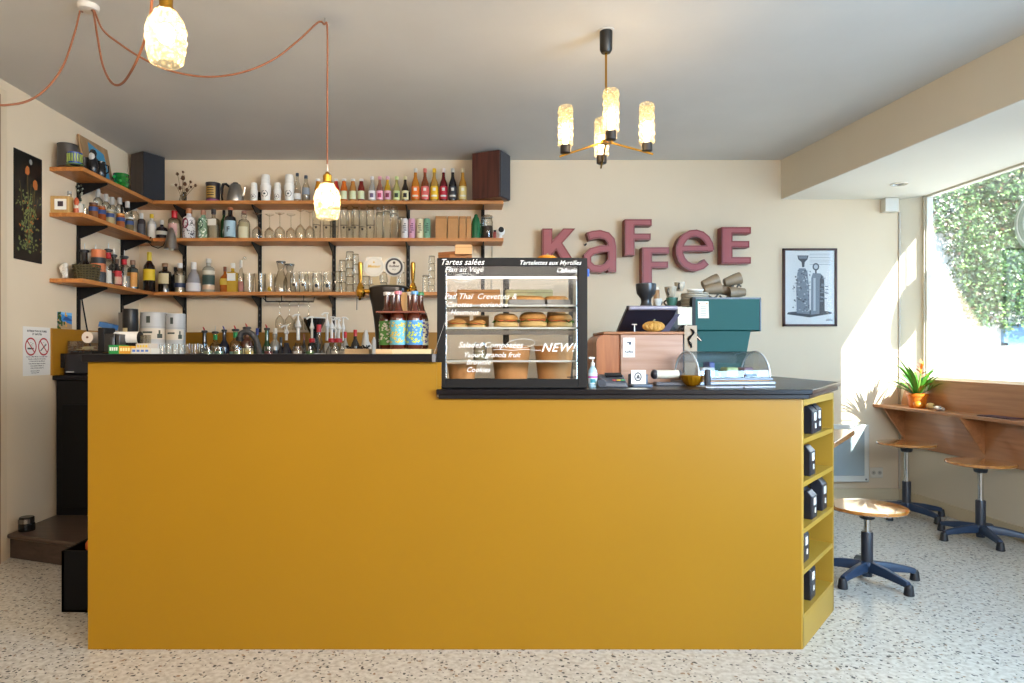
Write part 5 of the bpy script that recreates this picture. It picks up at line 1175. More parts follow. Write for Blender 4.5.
# ------------------------------------------------------------ display case
D = 2.79; WZ = 1.05
xa, xb, zt_ = X(437, D), X(587.5, D), Z(258, D); DB = 3.19
dc = thing('display_case', 'black framed glass food display case with white handwriting on the worktop', 'display case', ((xa+xb)/2, 2.98, WZ))
FR = mat('#141314', .5, spec=.2)
zi0, zi1 = Z(379, D), Z(266, D); xi0, xi1 = X(445.5, D), X(578, D)
m = MB()
m.box((xa, D, WZ+.004), (xi0, D+.022, zt_)); m.box((xi1, D, WZ+.004), (xb, D+.022, zt_)); m.box((xi0, D, WZ+.004), (xi1, D+.022, zi0)); m.box((xi0, D, zi1), (xi1, D+.022, zt_))
m.build('front_frame', FR, dc, world=True, bevel=.002)
MB().box((xi0, D+.004, zi0), (xi1, D+.009, zi1)).build('front_glass', glass(gl=.0, edge='#dfe6e2'), dc, world=True, smooth=False)
for s, x in ((0, xa), (1, xb-.006)):
    MB().box((x, D+.022, WZ+.07), (x+.006, DB-.02, zt_-.03)).build('side_glass', glass(gl=.0, edge='#dfe6e2'), dc, world=True, smooth=False)
MB().box((xa, D+.022, WZ), (xb, DB, WZ+.028)).build('base', FR, dc, world=True, bevel=.003)
MB().box((xa, D+.022, zt_-.030), (xb, DB, zt_)).build('roof', FR, dc, world=True, bevel=.003)
m = MB()
for x in (xa, xb-.018): m.box((x, DB-.018, WZ+.028), (x+.018, DB, zt_-.03))
m.box((X(503, DB), DB-.010, WZ+.028), (X(509, DB), DB, zt_-.03)); m.build('rear_frame', mat('#3a3028', .4), dc, world=True)
m = MB(); m.box((xa+.018, DB-.006, WZ+.03), (X(506, DB), DB-.003, zt_-.03)); m.box((X(500, DB), DB-.013, WZ+.03), (xb-.018, DB-.010, zt_-.03)); m.build('rear_sliding_door', glass(gl=.0, edge='#dfe6e2'), dc, world=True, smooth=False)
lt = MB().box((xa+.03, D+.05, Z(278.3, D+.05)), (xb-.03, D+.065, Z(276.6, D+.05))).build('light_strip', mat('#fff6e4', .5, emit=.9, key='striplight'), dc, world=True)
z1_, z2_, z3_, z4_ = 1.302, 1.395, 1.425, 1.165
GS = glass('#e8ece8', '#a9b4ae', .03)
for z in (z1_, z2_, z4_):
    sh = MB().box((xa+.012, D+.035, z-.005), (xb-.012, DB-.03, z)).build('glass_shelf', GS, dc, world=True, smooth=False)
    MB().box((xa+.012, D+.033, z-.007), (xb-.012, D+.037, z+.001)).build('shelf_lip', mat('#a9aca8', .5, .3), sh, world=True)
m = MB().box((xa+.02, D+.045, z1_-.03), (xb-.05, D+.06, z1_-.012)).box((xa+.04, D+.05, z2_-.028), (xb-.04, D+.06, z2_-.014)); m.build('shelf_rail', mat('#5a544c', .4), dc, world=True)
m = MB()
for x in (xa+.02, xa+.035, xb-.02, xb-.035): m.cyl((x, D+.06, WZ+.03), (x, D+.06, zt_-.04), .0025, seg=8)
m.build('shelf_post', mat('#d0d0cc', .2, .9), dc, world=True)
hw = MB(); yh = D-.0012
def hand(s, px, py, size, **k): front_text(hw, s, X(px, D), yh, Z(py, D), size, ext=.0003, shear=.35, **k)
hand('Tartes salées', 440, 264.8, .034, spacing=1.0, offset=.0001)
hand('Flan au Végé', 444.5, 272, .031, spacing=1.0, offset=.0002)
hand('Quiche', 456, 280, .030, spacing=.9, offset=.0003)
hand('Tartelettes aux Myrtilles', 519, 264.8, .0255, spacing=1.0, offset=.0001)
hand('Clafoutis', 556, 272.5, .026, spacing=.9, offset=.0003)
hand('Pad Thaï  Crevettes &', 444, 299, .033, spacing=1.0); hand('Carottes    coriandre', 446, 307, .029); hand('Houmous', 450, 314.5, .029)
hand('Salades Composées', 458, 347.5, .033, spacing=1.0, offset=.0002); hand('Yaourt granola fruit', 463, 357.2, .029, spacing=1.0, offset=.0002); hand('Brownie', 466, 364.5, .029, offset=.0002); hand('Cookies', 466, 372, .029, offset=.0002)
hand('NEW!', 541, 351.5, .050, spacing=1.1, offset=.0004)
for (cx_, cy_, rx_, ry_) in ((463, 278, 11, 4.2), (521, 343.5, 14, 4.5)):
    pts = [(X(cx_+rx_*math.cos(2*PI*i/24), D), yh, Z(cy_+ry_*math.sin(2*PI*i/24)-.8*math.cos(2*PI*i/24), D)) for i in range(25)]; hw.tube(pts, .0011, 5)
hw.tube([(X(447, D), yh, Z(268, D)), (X(448, D), yh, Z(267.5, D))], .001)
pts = [(X(493+q*4, D), yh, Z(349.8-.5*math.sin(q), D)) for q in range(13)]; hw.tube(pts, .001, 5)
hw.build('handwriting', mat('#e9e8e4', .7), dc, world=True, smooth=False)
m = MB().box((X(567,D),yh-.0003,Z(377.6,D)),(X(573.5,D),yh,Z(376.6,D))).box((X(574.5,D),yh-.0003,Z(377.6,D)),(X(576,D),yh,Z(376.2,D))); m.build('maker_mark', BLACK, dc, world=True, smooth=False)
MB().cbox((xb+.006, D+.03, Z(272, D)), (.012, .012, .03)).build('blue_tag', mat('#2c5fb8', .5), dc, world=True)

BUN = mat('#b98240', .6, noise=.18, nscale=30); BUN2 = mat('#a8713a', .6, noise=.2, nscale=30); CRUMB = mat('#c9a566', .8); LETT = mat('#3f6a1c', .6, noise=.3, nscale=60); FILL = mat('#c9663a', .6)
def sandwich(px, D, base, w_, h, l, dark=False, g='sandwiches on the middle shelf of the display case'):
    t = thing('sandwich', l, 'sandwich', (X(px, D), D, base), 0, g); r = w_*D/F/2
    MB().lathe([(r*.8, 0), (r, h*.12), (r*.97, h*.36), (r*.9, h*.40), (.001, h*.40)], 22, M=Matrix.Diagonal((1, .8, 1))).build('bottom_bun', CRUMB if not dark else BUN2, t)
    MB().lathe([(r*.92, h*.52), (r*1.0, h*.60), (r*.9, h*.82), (r*.6, h*.96), (.001, h)], 22, M=Matrix.Diagonal((1, .8, 1))).build('top_bun', BUN if not dark else BUN2, t)
    m = MB(); rn = random.Random(int(px)); n = 26
    top_, bot = [], []
    for i in range(n):
        a = 2*PI*i/n; rr_ = r*(1.04+rn.uniform(-.02, .12)); z = h*(.46+rn.uniform(-.14, .07)); top_.append(m.bm.verts.new((rr_*math.cos(a), .8*rr_*math.sin(a), z)))
    c1 = m.bm.verts.new((0, 0, h*.52)); c2 = m.bm.verts.new((0, 0, h*.42))
    for i in range(n): m.bm.faces.new([top_[i], top_[(i+1) % n], c1]); m.bm.faces.new([top_[(i+1) % n], top_[i], c2])
    m.build('lettuce', LETT, t)
    MB().lathe([(r*.9, h*.42), (r*.93, h*.46), (r*.88, h*.51)], 20, M=Matrix.Diagonal((1, .8, 1))).build('filling', FILL, t)
for px, w_, py, l in ((457, 19, 319.5, 'plain white sandwich roll at the bar side end of the middle case shelf'), (477, 17.5, 320, 'plain white sandwich roll second in the row, smallest one'),
                      (506, 25, 313.5, 'round sandwich with salad, smallest of the three big ones'), (533, 28, 312, 'round floury sandwich with salad in the middle of the three big ones'), (560, 25, 313.5, 'round sandwich with salad nearest the black side post')):
    sandwich(px, 2.93, z1_+.001, w_, Z(py, 2.93)-z1_, l)
sandwich(556.5, 3.06, z1_+.001, 20, Z(309, 3.06)-z1_, 'browner sandwich peeking over from the row behind', True)
g = 'flat tarts on the upper shelf of the display case'
for px, w_, l in ((527, 36, 'flat pale flatbread on the upper case shelf, beside the kraft box side'), (556, 24, 'flat pale flatbread on the upper case shelf, nearer the side post')):
    t = thing('flatbread', l, 'flatbread', (X(px, 2.93), 2.93, z2_+.027), 0, g); r = w_*2.93/F/2
    MB().lathe([(r, 0), (r*1.02, .008), (r*.8, .016), (.001, .018)], 22, M=Matrix.Diagonal((1, .6, 1))).build('bread', BUN, t)
    MB().cbox((0, 0, -.011), (r*2.1, .10, .020)).build('tray', mat('#7d7c78', .5, .3), t)
for px0, px1, c, l in ((457, 500, '#b9804a', 'brown kraft box behind glass at the back of the upper case shelf'), (505, 552, '#b5a878', 'cream cake box at the back of the upper case shelf')):
    t = thing('cake_box', l, 'box', (X((px0+px1)/2, 3.11), 3.11, z2_), 0, 'cake boxes at the back of the display case')
    hw_ = (px1-px0)/2*3.07/F; H = Z(289.5, 3.07)-z2_
    MB().box((-hw_, -.04, 0), (hw_, .04, H)).build('box_body', mat(c, .7), t, bevel=.002); MB().box((-hw_-.0006, -.0408, H*.82), (hw_+.0006, -.0398, H*.84)).build('lid_edge', mat('#6e4a28', .7), t)
g = 'small kraft boxes between the shelves'
for px, l in ((462, 'small kraft salad box under the upper shelf, bar side one'), (481, 'small kraft salad box under the upper shelf, beside the first')):
    t = thing('salad_box', l, 'box', (X(px, 3.1), 3.1, z1_), 0, g); MB().box((-.035, -.03, 0), (.035, .03, .055)).build('box_body', KRAFT, t, bevel=.002); MB().box((-.036, -.031, .055), (.036, .031, .062)).build('lid', mat('#b58f68', .5), t)
g = 'kraft paper bowls at the bottom of the display case'
for px, w_, l in ((511, 39, 'large kraft paper bowl at the bottom of the case, middle one'), (554, 39, 'large kraft paper bowl at the bottom of the case, nearest the sanitiser'), (462, 30, 'kraft paper bowl at the bottom of the case, bar side one')):
    D_ = 3.0; t = thing('paper_bowl', l, 'paper bowl', (X(px, D_), D_, WZ+.028), 0, g); r = w_*D_/F/2; H = Z(346 if w_ > 35 else 364, D_)-WZ-.028
    MB().lathe([(r*.82, 0), (r, H*.96), (r+.003, H*.97), (r+.003, H), (r*.95, H*.985), (r*.78, .004)], 30, M=Matrix.Diagonal((1, .9, 1))).build('bowl_wall', KRAFT, t)
    MB().lathe([(.001, H*.5), (r*.88, H*.5)], 24, M=Matrix.Diagonal((1, .9, 1)), cap=False).build('liner', mat('#c9ab80', .7), t)
t = thing('preserving_jar', 'clear jar with a metal lid standing between kraft bowls in the case', 'jar', (X(480, 2.93), 2.93, z4_))
MB().lathe([(.026, 0), (.028, .004), (.028, .055), (.022, .064)], 18, cap=False).build('jar_body', GCL, t); MB().lathe([(.024, .064), (.024, .074), (.001, .075)], 18).build('lid', STEEL, t)
MB().lathe([(.001, .005), (.024, .005), (.024, .035), (.001, .036)], 16).build('contents', mat('#a9a58a', .6), t)
# on top of the case
g = 'cardboard boxes on the display case'
for (px0, px1, y0, y1, D_, dd, l) in ((449.5, 472, 254.3, 258, 2.98, .12, 'flat orange brown cardboard box lying under the paler one on the display case'), (455, 472, 244.5, 254.2, 2.95, .10, 'pale brown cardboard box on top, face towards the room')):
    t = thing('cardboard_box', l, 'box', (X((px0+px1)/2, D_), D_+dd/2, Z(y1, D_) if y1 < 258 else zt_), 0, g)
    a, b = X(px0, D_), X(px1, D_); H = Z(y0, D_)-(Z(y1, D_) if y1 < 258 else zt_); hw_ = (b-a)/2
    MB().box((-hw_, -dd/2, 0), (hw_, dd/2, H)).build('box_body', mat('#b37a48' if y1 > 255 else '#c49562', .75), t, bevel=.0015)
    MB().box((-hw_-.0004, -dd/2-.0008, H*.70), (hw_+.0004, -dd/2+.0002, H*.74)).build('flap_edge', mat('#8a5c34', .8), t)
t = thing('cardboard_box', 'tilted cardboard box in shade behind the two stacked ones on the display case', 'box', (X(451, 3.08), 3.1, zt_), math.radians(-28), g)
MB().box((-.045, -.04, 0), (.05, .045, .066)).build('box_body', mat('#a56c40', .75), t, bevel=.0015); MB().box((-.0455, -.0408, .05), (.0505, -.0398, .052)).build('flap_edge', mat('#8a5c34', .8), t)
def gourd(name, label, loc, r, sc, c1, nrib=12, ext=.10):
    t = thing(name, label, 'gourd', loc); m = MB(); rings = []
    for j in range(9):
        f = math.pi*j/8; ring = []
        for i in range(nrib*4):
            a = 2*PI*i/(nrib*4); rr_ = r*math.sin(f)*(1-ext*abs(math.cos(nrib*a/2))**3)+1e-4; ring.append(m.bm.verts.new((rr_*math.cos(a)*sc[0], rr_*math.sin(a)*sc[1], r*sc[2]*(1-math.cos(f)))))
        rings.append(ring)
    n = nrib*4
    for A, B in zip(rings, rings[1:]):
        for i in range(n): m.bm.faces.new([A[i], A[(i+1) % n], B[(i+1) % n], B[i]])
    m.build('skin', c1, t); MB().tube([(0, 0, r*sc[2]*1.85), (.002, 0, r*sc[2]*2.1), (.008, 0, r*sc[2]*2.25)], .004).build('stem', mat('#8f8a6a', .8), t); return t
gourd('small_pumpkin', 'small ribbed orange pumpkin on top of the display case', (X(546.5, 2.95), 2.95, zt_), .044, (1, 1, .40), mat('#d98a16', .45, noise=.1, nscale=15))

# ------------------------------------------------------------ right end of the worktop
TW = wood('#8a5630', '#a66e42', .4, 'X', 3); TW2 = wood('#98715a', '#ab8570', .4, 'X', 3)
t = thing('till_cabinet', 'wooden till cabinet with rounded corner on the worktop', 'cabinet', (X(640, 3.3), 3.4, WZ))
D = 3.3; xl, xm, xr = X(597, D), X(620.5, D), X(683, D); z0, z1 = WZ, Z(334.5, D)
pts = [(xl, z0), (xm, z0), (xm, z1), (xl+.04, z1)]+[(xl+.04-.04*math.sin(a*PI/10), z1-.04+.04*math.cos(a*PI/10)) for a in range(1, 6)]
MB().prismy(pts, D+.012, D+.26).build('rounded_end', wood('#8a4a22', '#a8612f', .35, 'Z', 3), t, world=True)
MB().box((xm, D, z0), (xr, D+.26, z1)).build('front_board', TW2, t, world=True, bevel=.003)
MB().box((X(603, D), D-.004, z1), (xr+.006, D+.27, z1+.014)).build('lid', TW, t, world=True, bevel=.004)
t2 = MB().box((X(623, D), D-.003, Z(357.3, D)), (X(634.8, D), D-.001, Z(337.8, D))).build('sticker', PAPER, t, world=True)
m = MB(); zc = Z(342.5, D); xc = X(629, D)
m.cbox((xc, D-.0036, zc), (.020, .0006, .006)).cbox((xc+.004, D-.0036, zc-.006), (.010, .0006, .010)); front_text(m, 'Kaffee', X(624.2, D), D-.0038, Z(352.8, D), .016, shear=.4, ext=.0002, offset=.0004); front_text(m, 'Maison', X(625, D), D-.0038, Z(355.6, D), .011, shear=.4, ext=.0002)
m.build('sticker_print', mat('#2a3040', .6), t2, world=True, smooth=False)
g = gourd('decorative_gourd', 'long knobbly yellow gourd lying on the wooden till cabinet', (X(653.5, 3.33), 3.33, z1+.014), .030, (1.85, .9, .88), mat('#b8873a', .6, noise=.2, nscale=60, bump=1, bscale=90), 14, .14)
# touch screen
t = thing('till_screen', 'tilted dark touch screen seen from behind above the wooden till cabinet', 'screen', (X(648, 3.45), 3.45, z1+.014))
c = [P(628, 307.5, 3.36), P(678.3, 307.5, 3.36), P(667, 333.2, 3.50), P(617, 333.2, 3.50)]
o_ = Vector((0, .03, .012))
MB().quadbox([c[3], c[2], c[1], c[0]], [c[3]+o_, c[2]+o_, c[1]+o_, c[0]+o_]).build('housing', mat('#23222e', .35), t, world=True, bevel=.004)
a, b = P(629, 308, 3.352), P(677, 308, 3.352)
MB().cyl(a, b, .011, seg=12).build('edge_strip', mat('#8e8c9c', .3, .3), t, world=True)
MB().box((X(640, 3.5), 3.50, z1+.014), (X(656, 3.5), 3.55, z1+.10)).build('stand', BLACK, t, world=True, bevel=.003)
MB().cyl(P(634.5, 332.5, 3.28+.06), P(634.5, 324.5, 3.28+.06), .0025).cyl(P(632, 324.5, 3.34), P(637, 324.5, 3.34), .003).build('card_pin', STEEL, t, world=True)
MB().quadbox([P(660, 333, 3.46), P(668, 333, 3.46), P(668, 333, 3.48), P(660, 333, 3.48)], [P(676, 314, 3.40), P(680, 314, 3.40), P(680, 314, 3.42), P(676, 314, 3.42)]).build('side_wing', mat('#5a5668', .4), t, world=True)

# espresso machine, with its dark working side
em = thing('espresso_machine', 'teal espresso machine with overhanging top box at the end of the worktop', 'espresso machine', (X(720, 3.9), 4.0, WZ))
TEAL = mat('#0d4a46', .5, spec=.18); D = 3.8
x0, x1, zb, zt2 = X(694.5, D), X(760, D), Z(330.5, D), Z(298.5, D)
MB().box((x0, D, zb), (x1, D+.38, zt2)).build('top_box', TEAL, em, world=True, bevel=.004)
xc0, xc1 = X(697.5, D), X(752.5, D); xd = X(744.5, D)
MB().quadbox([(xc0, D+.02, WZ+.03), (xd, D+.02, WZ+.03), (xd, D+.36, WZ+.03), (xc0, D+.36, WZ+.03)], [(xc0, D+.02, zb), (xc1, D+.02, zb), (xc1, D+.36, zb), (xc0, D+.36, zb)]).build('body', TEAL, em, world=True, bevel=.003)
MB().box((X(647, D), D+.10, WZ+.03), (xc0, D+.36, Z(307, D))).build('group_side', mat('#1c1b1f', .4), em, world=True, bevel=.006)
MB().box((X(692, D), D-.006, zb-.03), (x0+.004, D+.38, zt2+.006)).build('edge_frame', BLACK, em, world=True)
MB().box((x0, D-.003, zt2-.004), (x1+.004, D+.385, zt2+.006)).box((x1-.002, D-.003, zb-.004), (x1+.006, D+.385, zt2)).build('trim', mat('#2b3438', .4), em, world=True)
MB().box((X(640, D), D+.08, Z(307, D)), (x0, D+.36, Z(305.8, D))).build('cup_tray', mat('#8a8784', .3, .8), em, world=True)
m = MB()
for x in (xc0+.04, xd-.04): m.cyl((x, D+.06, WZ), (x, D+.06, WZ+.03), .015).cyl((x, D+.32, WZ), (x, D+.32, WZ+.03), .015)
m.build('foot', BLACK, em, world=True)
m = MB(); rn = random.Random(12)
for k in range(5):
    a = P(676+k*3, 331+k, D+.04); m.tube([a, a+Vector((.03, -.02, .03)), a+Vector((.06, -.02, -.02)), a+Vector((.08+.01*k, .0, -.10))], .004+.001*(k % 2))
m.build('hose', mat('#4a4644', .4), em, world=True)
MB().cyl(P(686, 325, D-.04), P(701, 341, D-.06), .006).build('steam_wand', CHROME, em, world=True)
q = MB().quadbox([P(698.2, 318.2, D-.002), P(709, 318.2, D-.002), P(709, 318.2, D-.001), P(698.2, 318.2, D-.001)], [P(697.8, 301.2, D-.002), P(708.6, 301.2, D-.002), P(708.6, 301.2, D-.001), P(697.8, 301.2, D-.001)]).build('note_card', mat('#d5cfc0', .7), em, world=True)
m = MB().cyl(P(699.5, 303.5, D-.003), P(699.5, 303.5, D-.001), .004).cyl(P(706.8, 303.5, D-.003), P(706.8, 303.5, D-.001), .004)
m.build('card_pins', mat('#c9822c', .5), q, world=True)
m = MB()
for k in range(6): m.quadbox([P(700.5, 307+k*1.7, D-.0026), P(706, 307+k*1.7, D-.0026), P(706, 307+k*1.7, D-.0022), P(700.5, 307+k*1.7, D-.0022)], [P(700.5, 306.5+k*1.7, D-.0026), P(706, 306.5+k*1.7, D-.0026), P(706, 306.5+k*1.7, D-.0022), P(700.5, 306.5+k*1.7, D-.0022)])
m.build('card_lines', mat('#8f8a80', .7), q, world=True)
t = thing('menu_card', 'blank cream card propped between the till screen and teal machine', 'card', (X(685, 3.75), 3.75, Z(325, 3.75)))
MB().box((X(678, 3.75), 3.75, Z(325, 3.75)), (X(692, 3.75), 3.753, Z(307.2, 3.75))).build('card', mat('#d2cdb8', .7), t, world=True)
MB().cyl(P(685, 325, 3.755), P(685, 352, 3.755), .003).build('card_stem', DSTEEL, t, world=True)
t = thing('ornament_card', 'small framed card with a black swirl behind the till cabinet', 'card', (X(690.5, 3.62), 3.62, WZ))
MB().box((X(684.5, 3.62), 3.62, WZ), (X(697, 3.62), 3.628, Z(325.5, 3.62))).build('card', mat('#a8937a', .6), t, world=True)
m = MB(); pts = [P(690.5+3.6*math.sin(q*.7)*(1-q/14), 329+q*1.7, 3.617) for q in range(12)]; m.tube(pts, .006, 6, [.003+.005*abs(math.sin(q*.9)) for q in range(12)]); m.build('swirl', BLACK, t, world=True)
# grinder with a bowl hopper
t = thing('coffee_grinder', 'black coffee grinder with a wide bowl hopper behind the till screen', 'coffee grinder', (X(646, 3.78), 3.78, WZ))
D = 3.80; q = D/F; zz = lambda py: Z(py, D)-WZ
MB().lathe([(.06, 0), (.06, zz(330)), (.045, zz(318)), (6*q, zz(306)), (5*q, zz(303)), (5.2*q, zz(299)), (9*q, zz(294)), (9.8*q, zz(289)), (10*q, zz(284.5)), (9.2*q, zz(284)), (9*q, zz(288)), (.001, zz(290))], 26).build('hopper', mat('#28292c', .3), t)
MB().box((-.05, -.07, 0), (.05, .08, zz(331))).build('body', BLACK, t, bevel=.006)
g = 'small things on the machine tray'
bz_ = Z(305.8, 3.8)
TD = 3.93
def onbz(py, D): return Z(py, D)-bz_
t = thing('amber_bottle', 'little amber glass bottle standing in front of the black hopper', 'bottle', (X(646.3, 3.895), 3.895, bz_))
H = Z(293.5, 3.895)-bz_; r = 3.3*3.895/F
MB().lathe([(r*.6, 0), (r, H*.3), (r*.9, H*.55), (r*.55, H*.7), (r*.75, H*.95), (r*.8, H)], 16).build('body', mat('#b8701c', .15), t); MB().lathe([(r*.8, H*.97), (r*.8, H*1.02)], 14).build('rim', mat('#d8a45a', .3), t)
def cup(loc, r, h, label, c='#7d7568', rz=0, M=None, grp='stoneware cups on the espresso machine', name='coffee_cup'):
    t = thing(name, label, 'cup', loc, rz, grp)
    M = M or Matrix.Identity(3)
    MB().lathe([(r*.55, 0), (r*.62, .002), (r*.95, h*.7), (r, h), (r*.94, h), (r*.85, h*.6), (r*.5, .006), (.001, .006)], 20, M=M).build('cup_body', mat(c, .45, noise=.1, nscale=30), t)
    n = 8; pts = [M @ Vector((r*.9+r*.55*math.sin(PI*i/n), 0, h*.82-h*.6*i/n)) for i in range(n+1)]; MB().tube(pts, .0055).build('handle', mat('#4a443c', .5), t); return t
cup((X(655, TD), TD-.05, bz_), .026, .045, 'white cup on the machine tray beside the black hopper', '#c9c4bb', .6)
cup((X(672, TD), TD, bz_), .034, .055, 'dark green painted cup, lower one beside the plate pile', '#3f6a5c', 2.4)
cup((X(670.5, TD), TD, bz_+.058), .034, .06, 'cream cup with a loop handle standing on the dark green cup', '#a89c88', -2.2)
cup((X(683, TD), TD+.06, bz_+.10), .030, .05, 'small grey cup balanced on the far side of the plate pile', '#b3aa98', -2.0)
t = thing('slim_bottle', 'slim cream and brown bottle behind the black hopper', 'bottle', (X(658.5, TD), TD+.04, bz_)); H = onbz(286.5, TD)
MB().lathe([(.018, 0), (.018, H*.85), (.014, H*.88)], 14).build('body', mat('#9a7650', .5), t); MB().lathe([(.015, H*.86), (.015, H)], 14).build('cap', mat('#d2cfc6', .4), t)
g = 'stacked saucers beside the teal machine box'
sw = [3.5]*7; H = (Z(291.5, 3.75)-Z(306, 3.75))/8
for k in range(8):
    t = MB().lathe([(.045, 0), (.073, H*.25), (.076, H*.4), (.076, H*.95), (.073, H*.97), (.030, H*.45), (.001, H*.45)], 26).build('saucer', mat('#a39a88' if k % 2 else '#b5ac9a', .5)); t.location = (X(693.5, 3.92)+(k % 3-1)*.002, 3.90, bz_+k*H*.98)
    tag(t, 'brown grey saucer, %s from the bottom of the pile beside the teal box' % ordn[k], 'saucer', g)
t = MB().lathe([(.025, 0), (.045, .012), (.047, .02), (.04, .014), (.001, .010)], 20).build('saucer', WHITE); t.location = (X(694, 3.92), 3.90, bz_+8*H); tag(t, 'small white dish lying on top of the saucer pile', 'saucer', g)
# tilted cups stacked on the teal box
zt3 = zt2+.006; RY = lambda a: Matrix.Rotation(math.radians(a), 3, 'Y'); CC = '#7a6a54'
for (px, py, D_, a, l, rz) in ((711, 294, 3.92, 68, 'brown stoneware cup lying on its side at the bottom, nearest the saucers', 0), (723, 294.5, 3.98, 75, 'brown stoneware cup lying in the middle of the bottom row', 0), (738, 294, 3.94, -78, 'brown stoneware cup with pale inside lying at the window end', 0),
                          (709, 287, 3.95, 60, 'brown stoneware cup leaning on the upper row, nearest the saucers', 0), (731, 284.5, 3.95, 62, 'topmost brown stoneware cup showing its round handle', 0)):
    M = RY(-a) if px in (709, 731) else RY(a)
    M = RY(a*1.2)
    r = .036; h = .095
    q = cup((0, 0, 0), r, h, l, CC, 0, M, 'brown stoneware cups piled on the teal machine')
    zmin = min((v.co.z for ch in q.children for v in ch.data.vertices))
    xm_ = sum(v.co.x for v in q.children[0].data.vertices)/len(q.children[0].data.vertices)
    lvl = zt3 if py > 290 else zt3+.045+(.01 if px == 731 else 0)
    q.location = (X(px, D_)-xm_, D_, lvl-zmin)
# roll top bread dome
t = thing('food_dome', 'clear half round food dome on a tray at the end of the worktop', 'food dome', (X(735, 3.2), 3.2, WZ))
D = 3.02; R = .118
ax = Vector((1, .16, 0)).normalized(); ay = Vector((-ax.y, ax.x, 0))
org = Vector((X(697, D)+.02, 3.05, WZ))
Lx = .345
def dp(u_, a, r=R): return org+ax*u_+ay*(R+r*math.cos(a))*1.0+Vector((0, 0, .035+r*1.0*math.sin(a)))
m = MB(); n = 20
for i in range(n):
    a, b = PI*i/n, PI*(i+1)/n; m.poly([dp(0, a), dp(Lx, a), dp(Lx, b), dp(0, b)])
n2 = 20
for u_ in (0, Lx): m.poly([dp(u_, PI*i/n2) for i in range(n2+1)])
m.build('dome', glass('#f2f6f8', '#9fb0ba', .12), t, world=True)
m = MB()
for u_ in (0, Lx): MB().tube([dp(u_, PI*i/n2) for i in range(n2+1)], .004, 6).build('rim', mat('#c9d2d8', .15, .2), t, world=True)
c = org+ax*Lx/2+ay*R
m = MB().cbox((c.x, c.y, WZ+.010), (Lx+.03, 2*R+.04, .016), math.atan2(ax.y, ax.x)).cbox((c.x, c.y, WZ+.028), (Lx+.02, 2*R+.02, .010), math.atan2(ax.y, ax.x)); m.build('tray', mat('#878b94', .35, .4), t, world=True, bevel=.004)
MB().cbox((c.x, c.y, WZ+.020), (Lx+.0, 2*R, .008), math.atan2(ax.y, ax.x)).build('wooden_board', wood('#a5713c', '#bd8a54', .5, 'X', 3), t, world=True)
k_ = dp(Lx*.72, PI, R+.004); MB().cbox((k_.x, k_.y, WZ+.045), (.05, .012, .012), math.atan2(ax.y, ax.x)).build('handle', mat('#4a5a66', .3), t, world=True)
for u_, cc, l, sx_ in ((.08, '#b3b3b4', 'grey wrapped slice inside the food dome, nearest the gold bowl', .07), (.20, '#9fae78', 'pale green wrapped cake slice inside the food dome', .06), (.28, '#7a5a68', 'purple wrapped cake inside the food dome, window end', .05), (.13, '#2f3a7a', 'blue wrapped sweet inside the food dome', .03)):
    q = org+ax*u_+ay*(R*(.8 if cc != '#2f3a7a' else 1.3)); o = thing('wrapped_cake', l, 'cake', (q.x, q.y, WZ+.034), .2, 'wrapped cakes under the food dome')
    MB().box((-sx_/2, -.03, 0), (sx_/2, .03, .045 if cc != '#2f3a7a' else .07)).build('cake_body', mat(cc, .4), o, bevel=.008, seg=3); MB().cbox((0, -.0305, .02), (sx_*.6, .002, .014)).build('label', PAPER, o)
t = thing('small_gadget', 'small black upright gadget in front of the food dome', 'gadget', (X(707.5, 2.96), 2.96, WZ))
MB().lathe([(.013, 0), (.014, .004), (.014, .064), (.010, .073), (.001, .075)], 18, M=Matrix.Diagonal((1, .6, 1))).build('gadget_body', mat('#1c1a1e', .6), t); MB().lathe([(.0145, .0), (.015, .006)], 18, M=Matrix.Diagonal((1, .6, 1))).build('base_ring', DSTEEL, t)
t = thing('gold_bowl', 'small golden fluted glass bowl on the worktop', 'bowl', (X(692.3, 3.02), 3.02, WZ))
m = MB(); n = 36; rings = []
for (r, z) in ((.020, 0), (.030, .006), (.046, .026), (.053, .046), (.050, .046), (.042, .026), (.02, .008)):
    rings.append([m.bm.verts.new((r*(1+.04*(i % 2))*math.cos(2*PI*i/n), r*(1+.04*(i % 2))*math.sin(2*PI*i/n), z)) for i in range(n)])
for A, B in zip(rings, rings[1:]):
    for i in range(n): m.bm.faces.new([A[i], A[(i+1) % n], B[(i+1) % n], B[i]])
m.bm.faces.new(rings[0][::-1]); m.bm.faces.new(rings[-1]); m.build('bowl_body', mat('#a8740f', .15, .5), t, ang=20)
m = MB(); rn = random.Random(3)
for k in range(7): m.ball((rn.uniform(-.025, .025), rn.uniform(-.025, .025), .034), .010, 8)
m.build('sweets', mat('#c98a1c', .4), t)
t = thing('thermal_roll', 'cream paper roll in a dark holder lying before the till cabinet', 'paper roll', (X(667, 3.05), 3.05, WZ))
a, b = P(654.5, 374.3, 3.05), P(679, 374.3, 3.05)
MB().cyl(a, b, .019, seg=20).build('roll', mat('#c9c2b2', .6), t, world=True); MB().ball(a, .022, 14, (.8, 1, 1)).ball(b, .020, 14, (.6, 1, 1)).build('end_cap', mat('#2e2c34', .35), t, world=True)
MB().box((X(655, 3.05), 3.03, WZ), (X(684, 3.05), 3.09, WZ+.016)).build('holder', mat('#4a4c55', .4), t, world=True, bevel=.004)
t = thing('card_terminal', 'grey card payment terminal lying on the worktop', 'card terminal', (X(616, 2.9), 2.92, WZ), math.radians(0))
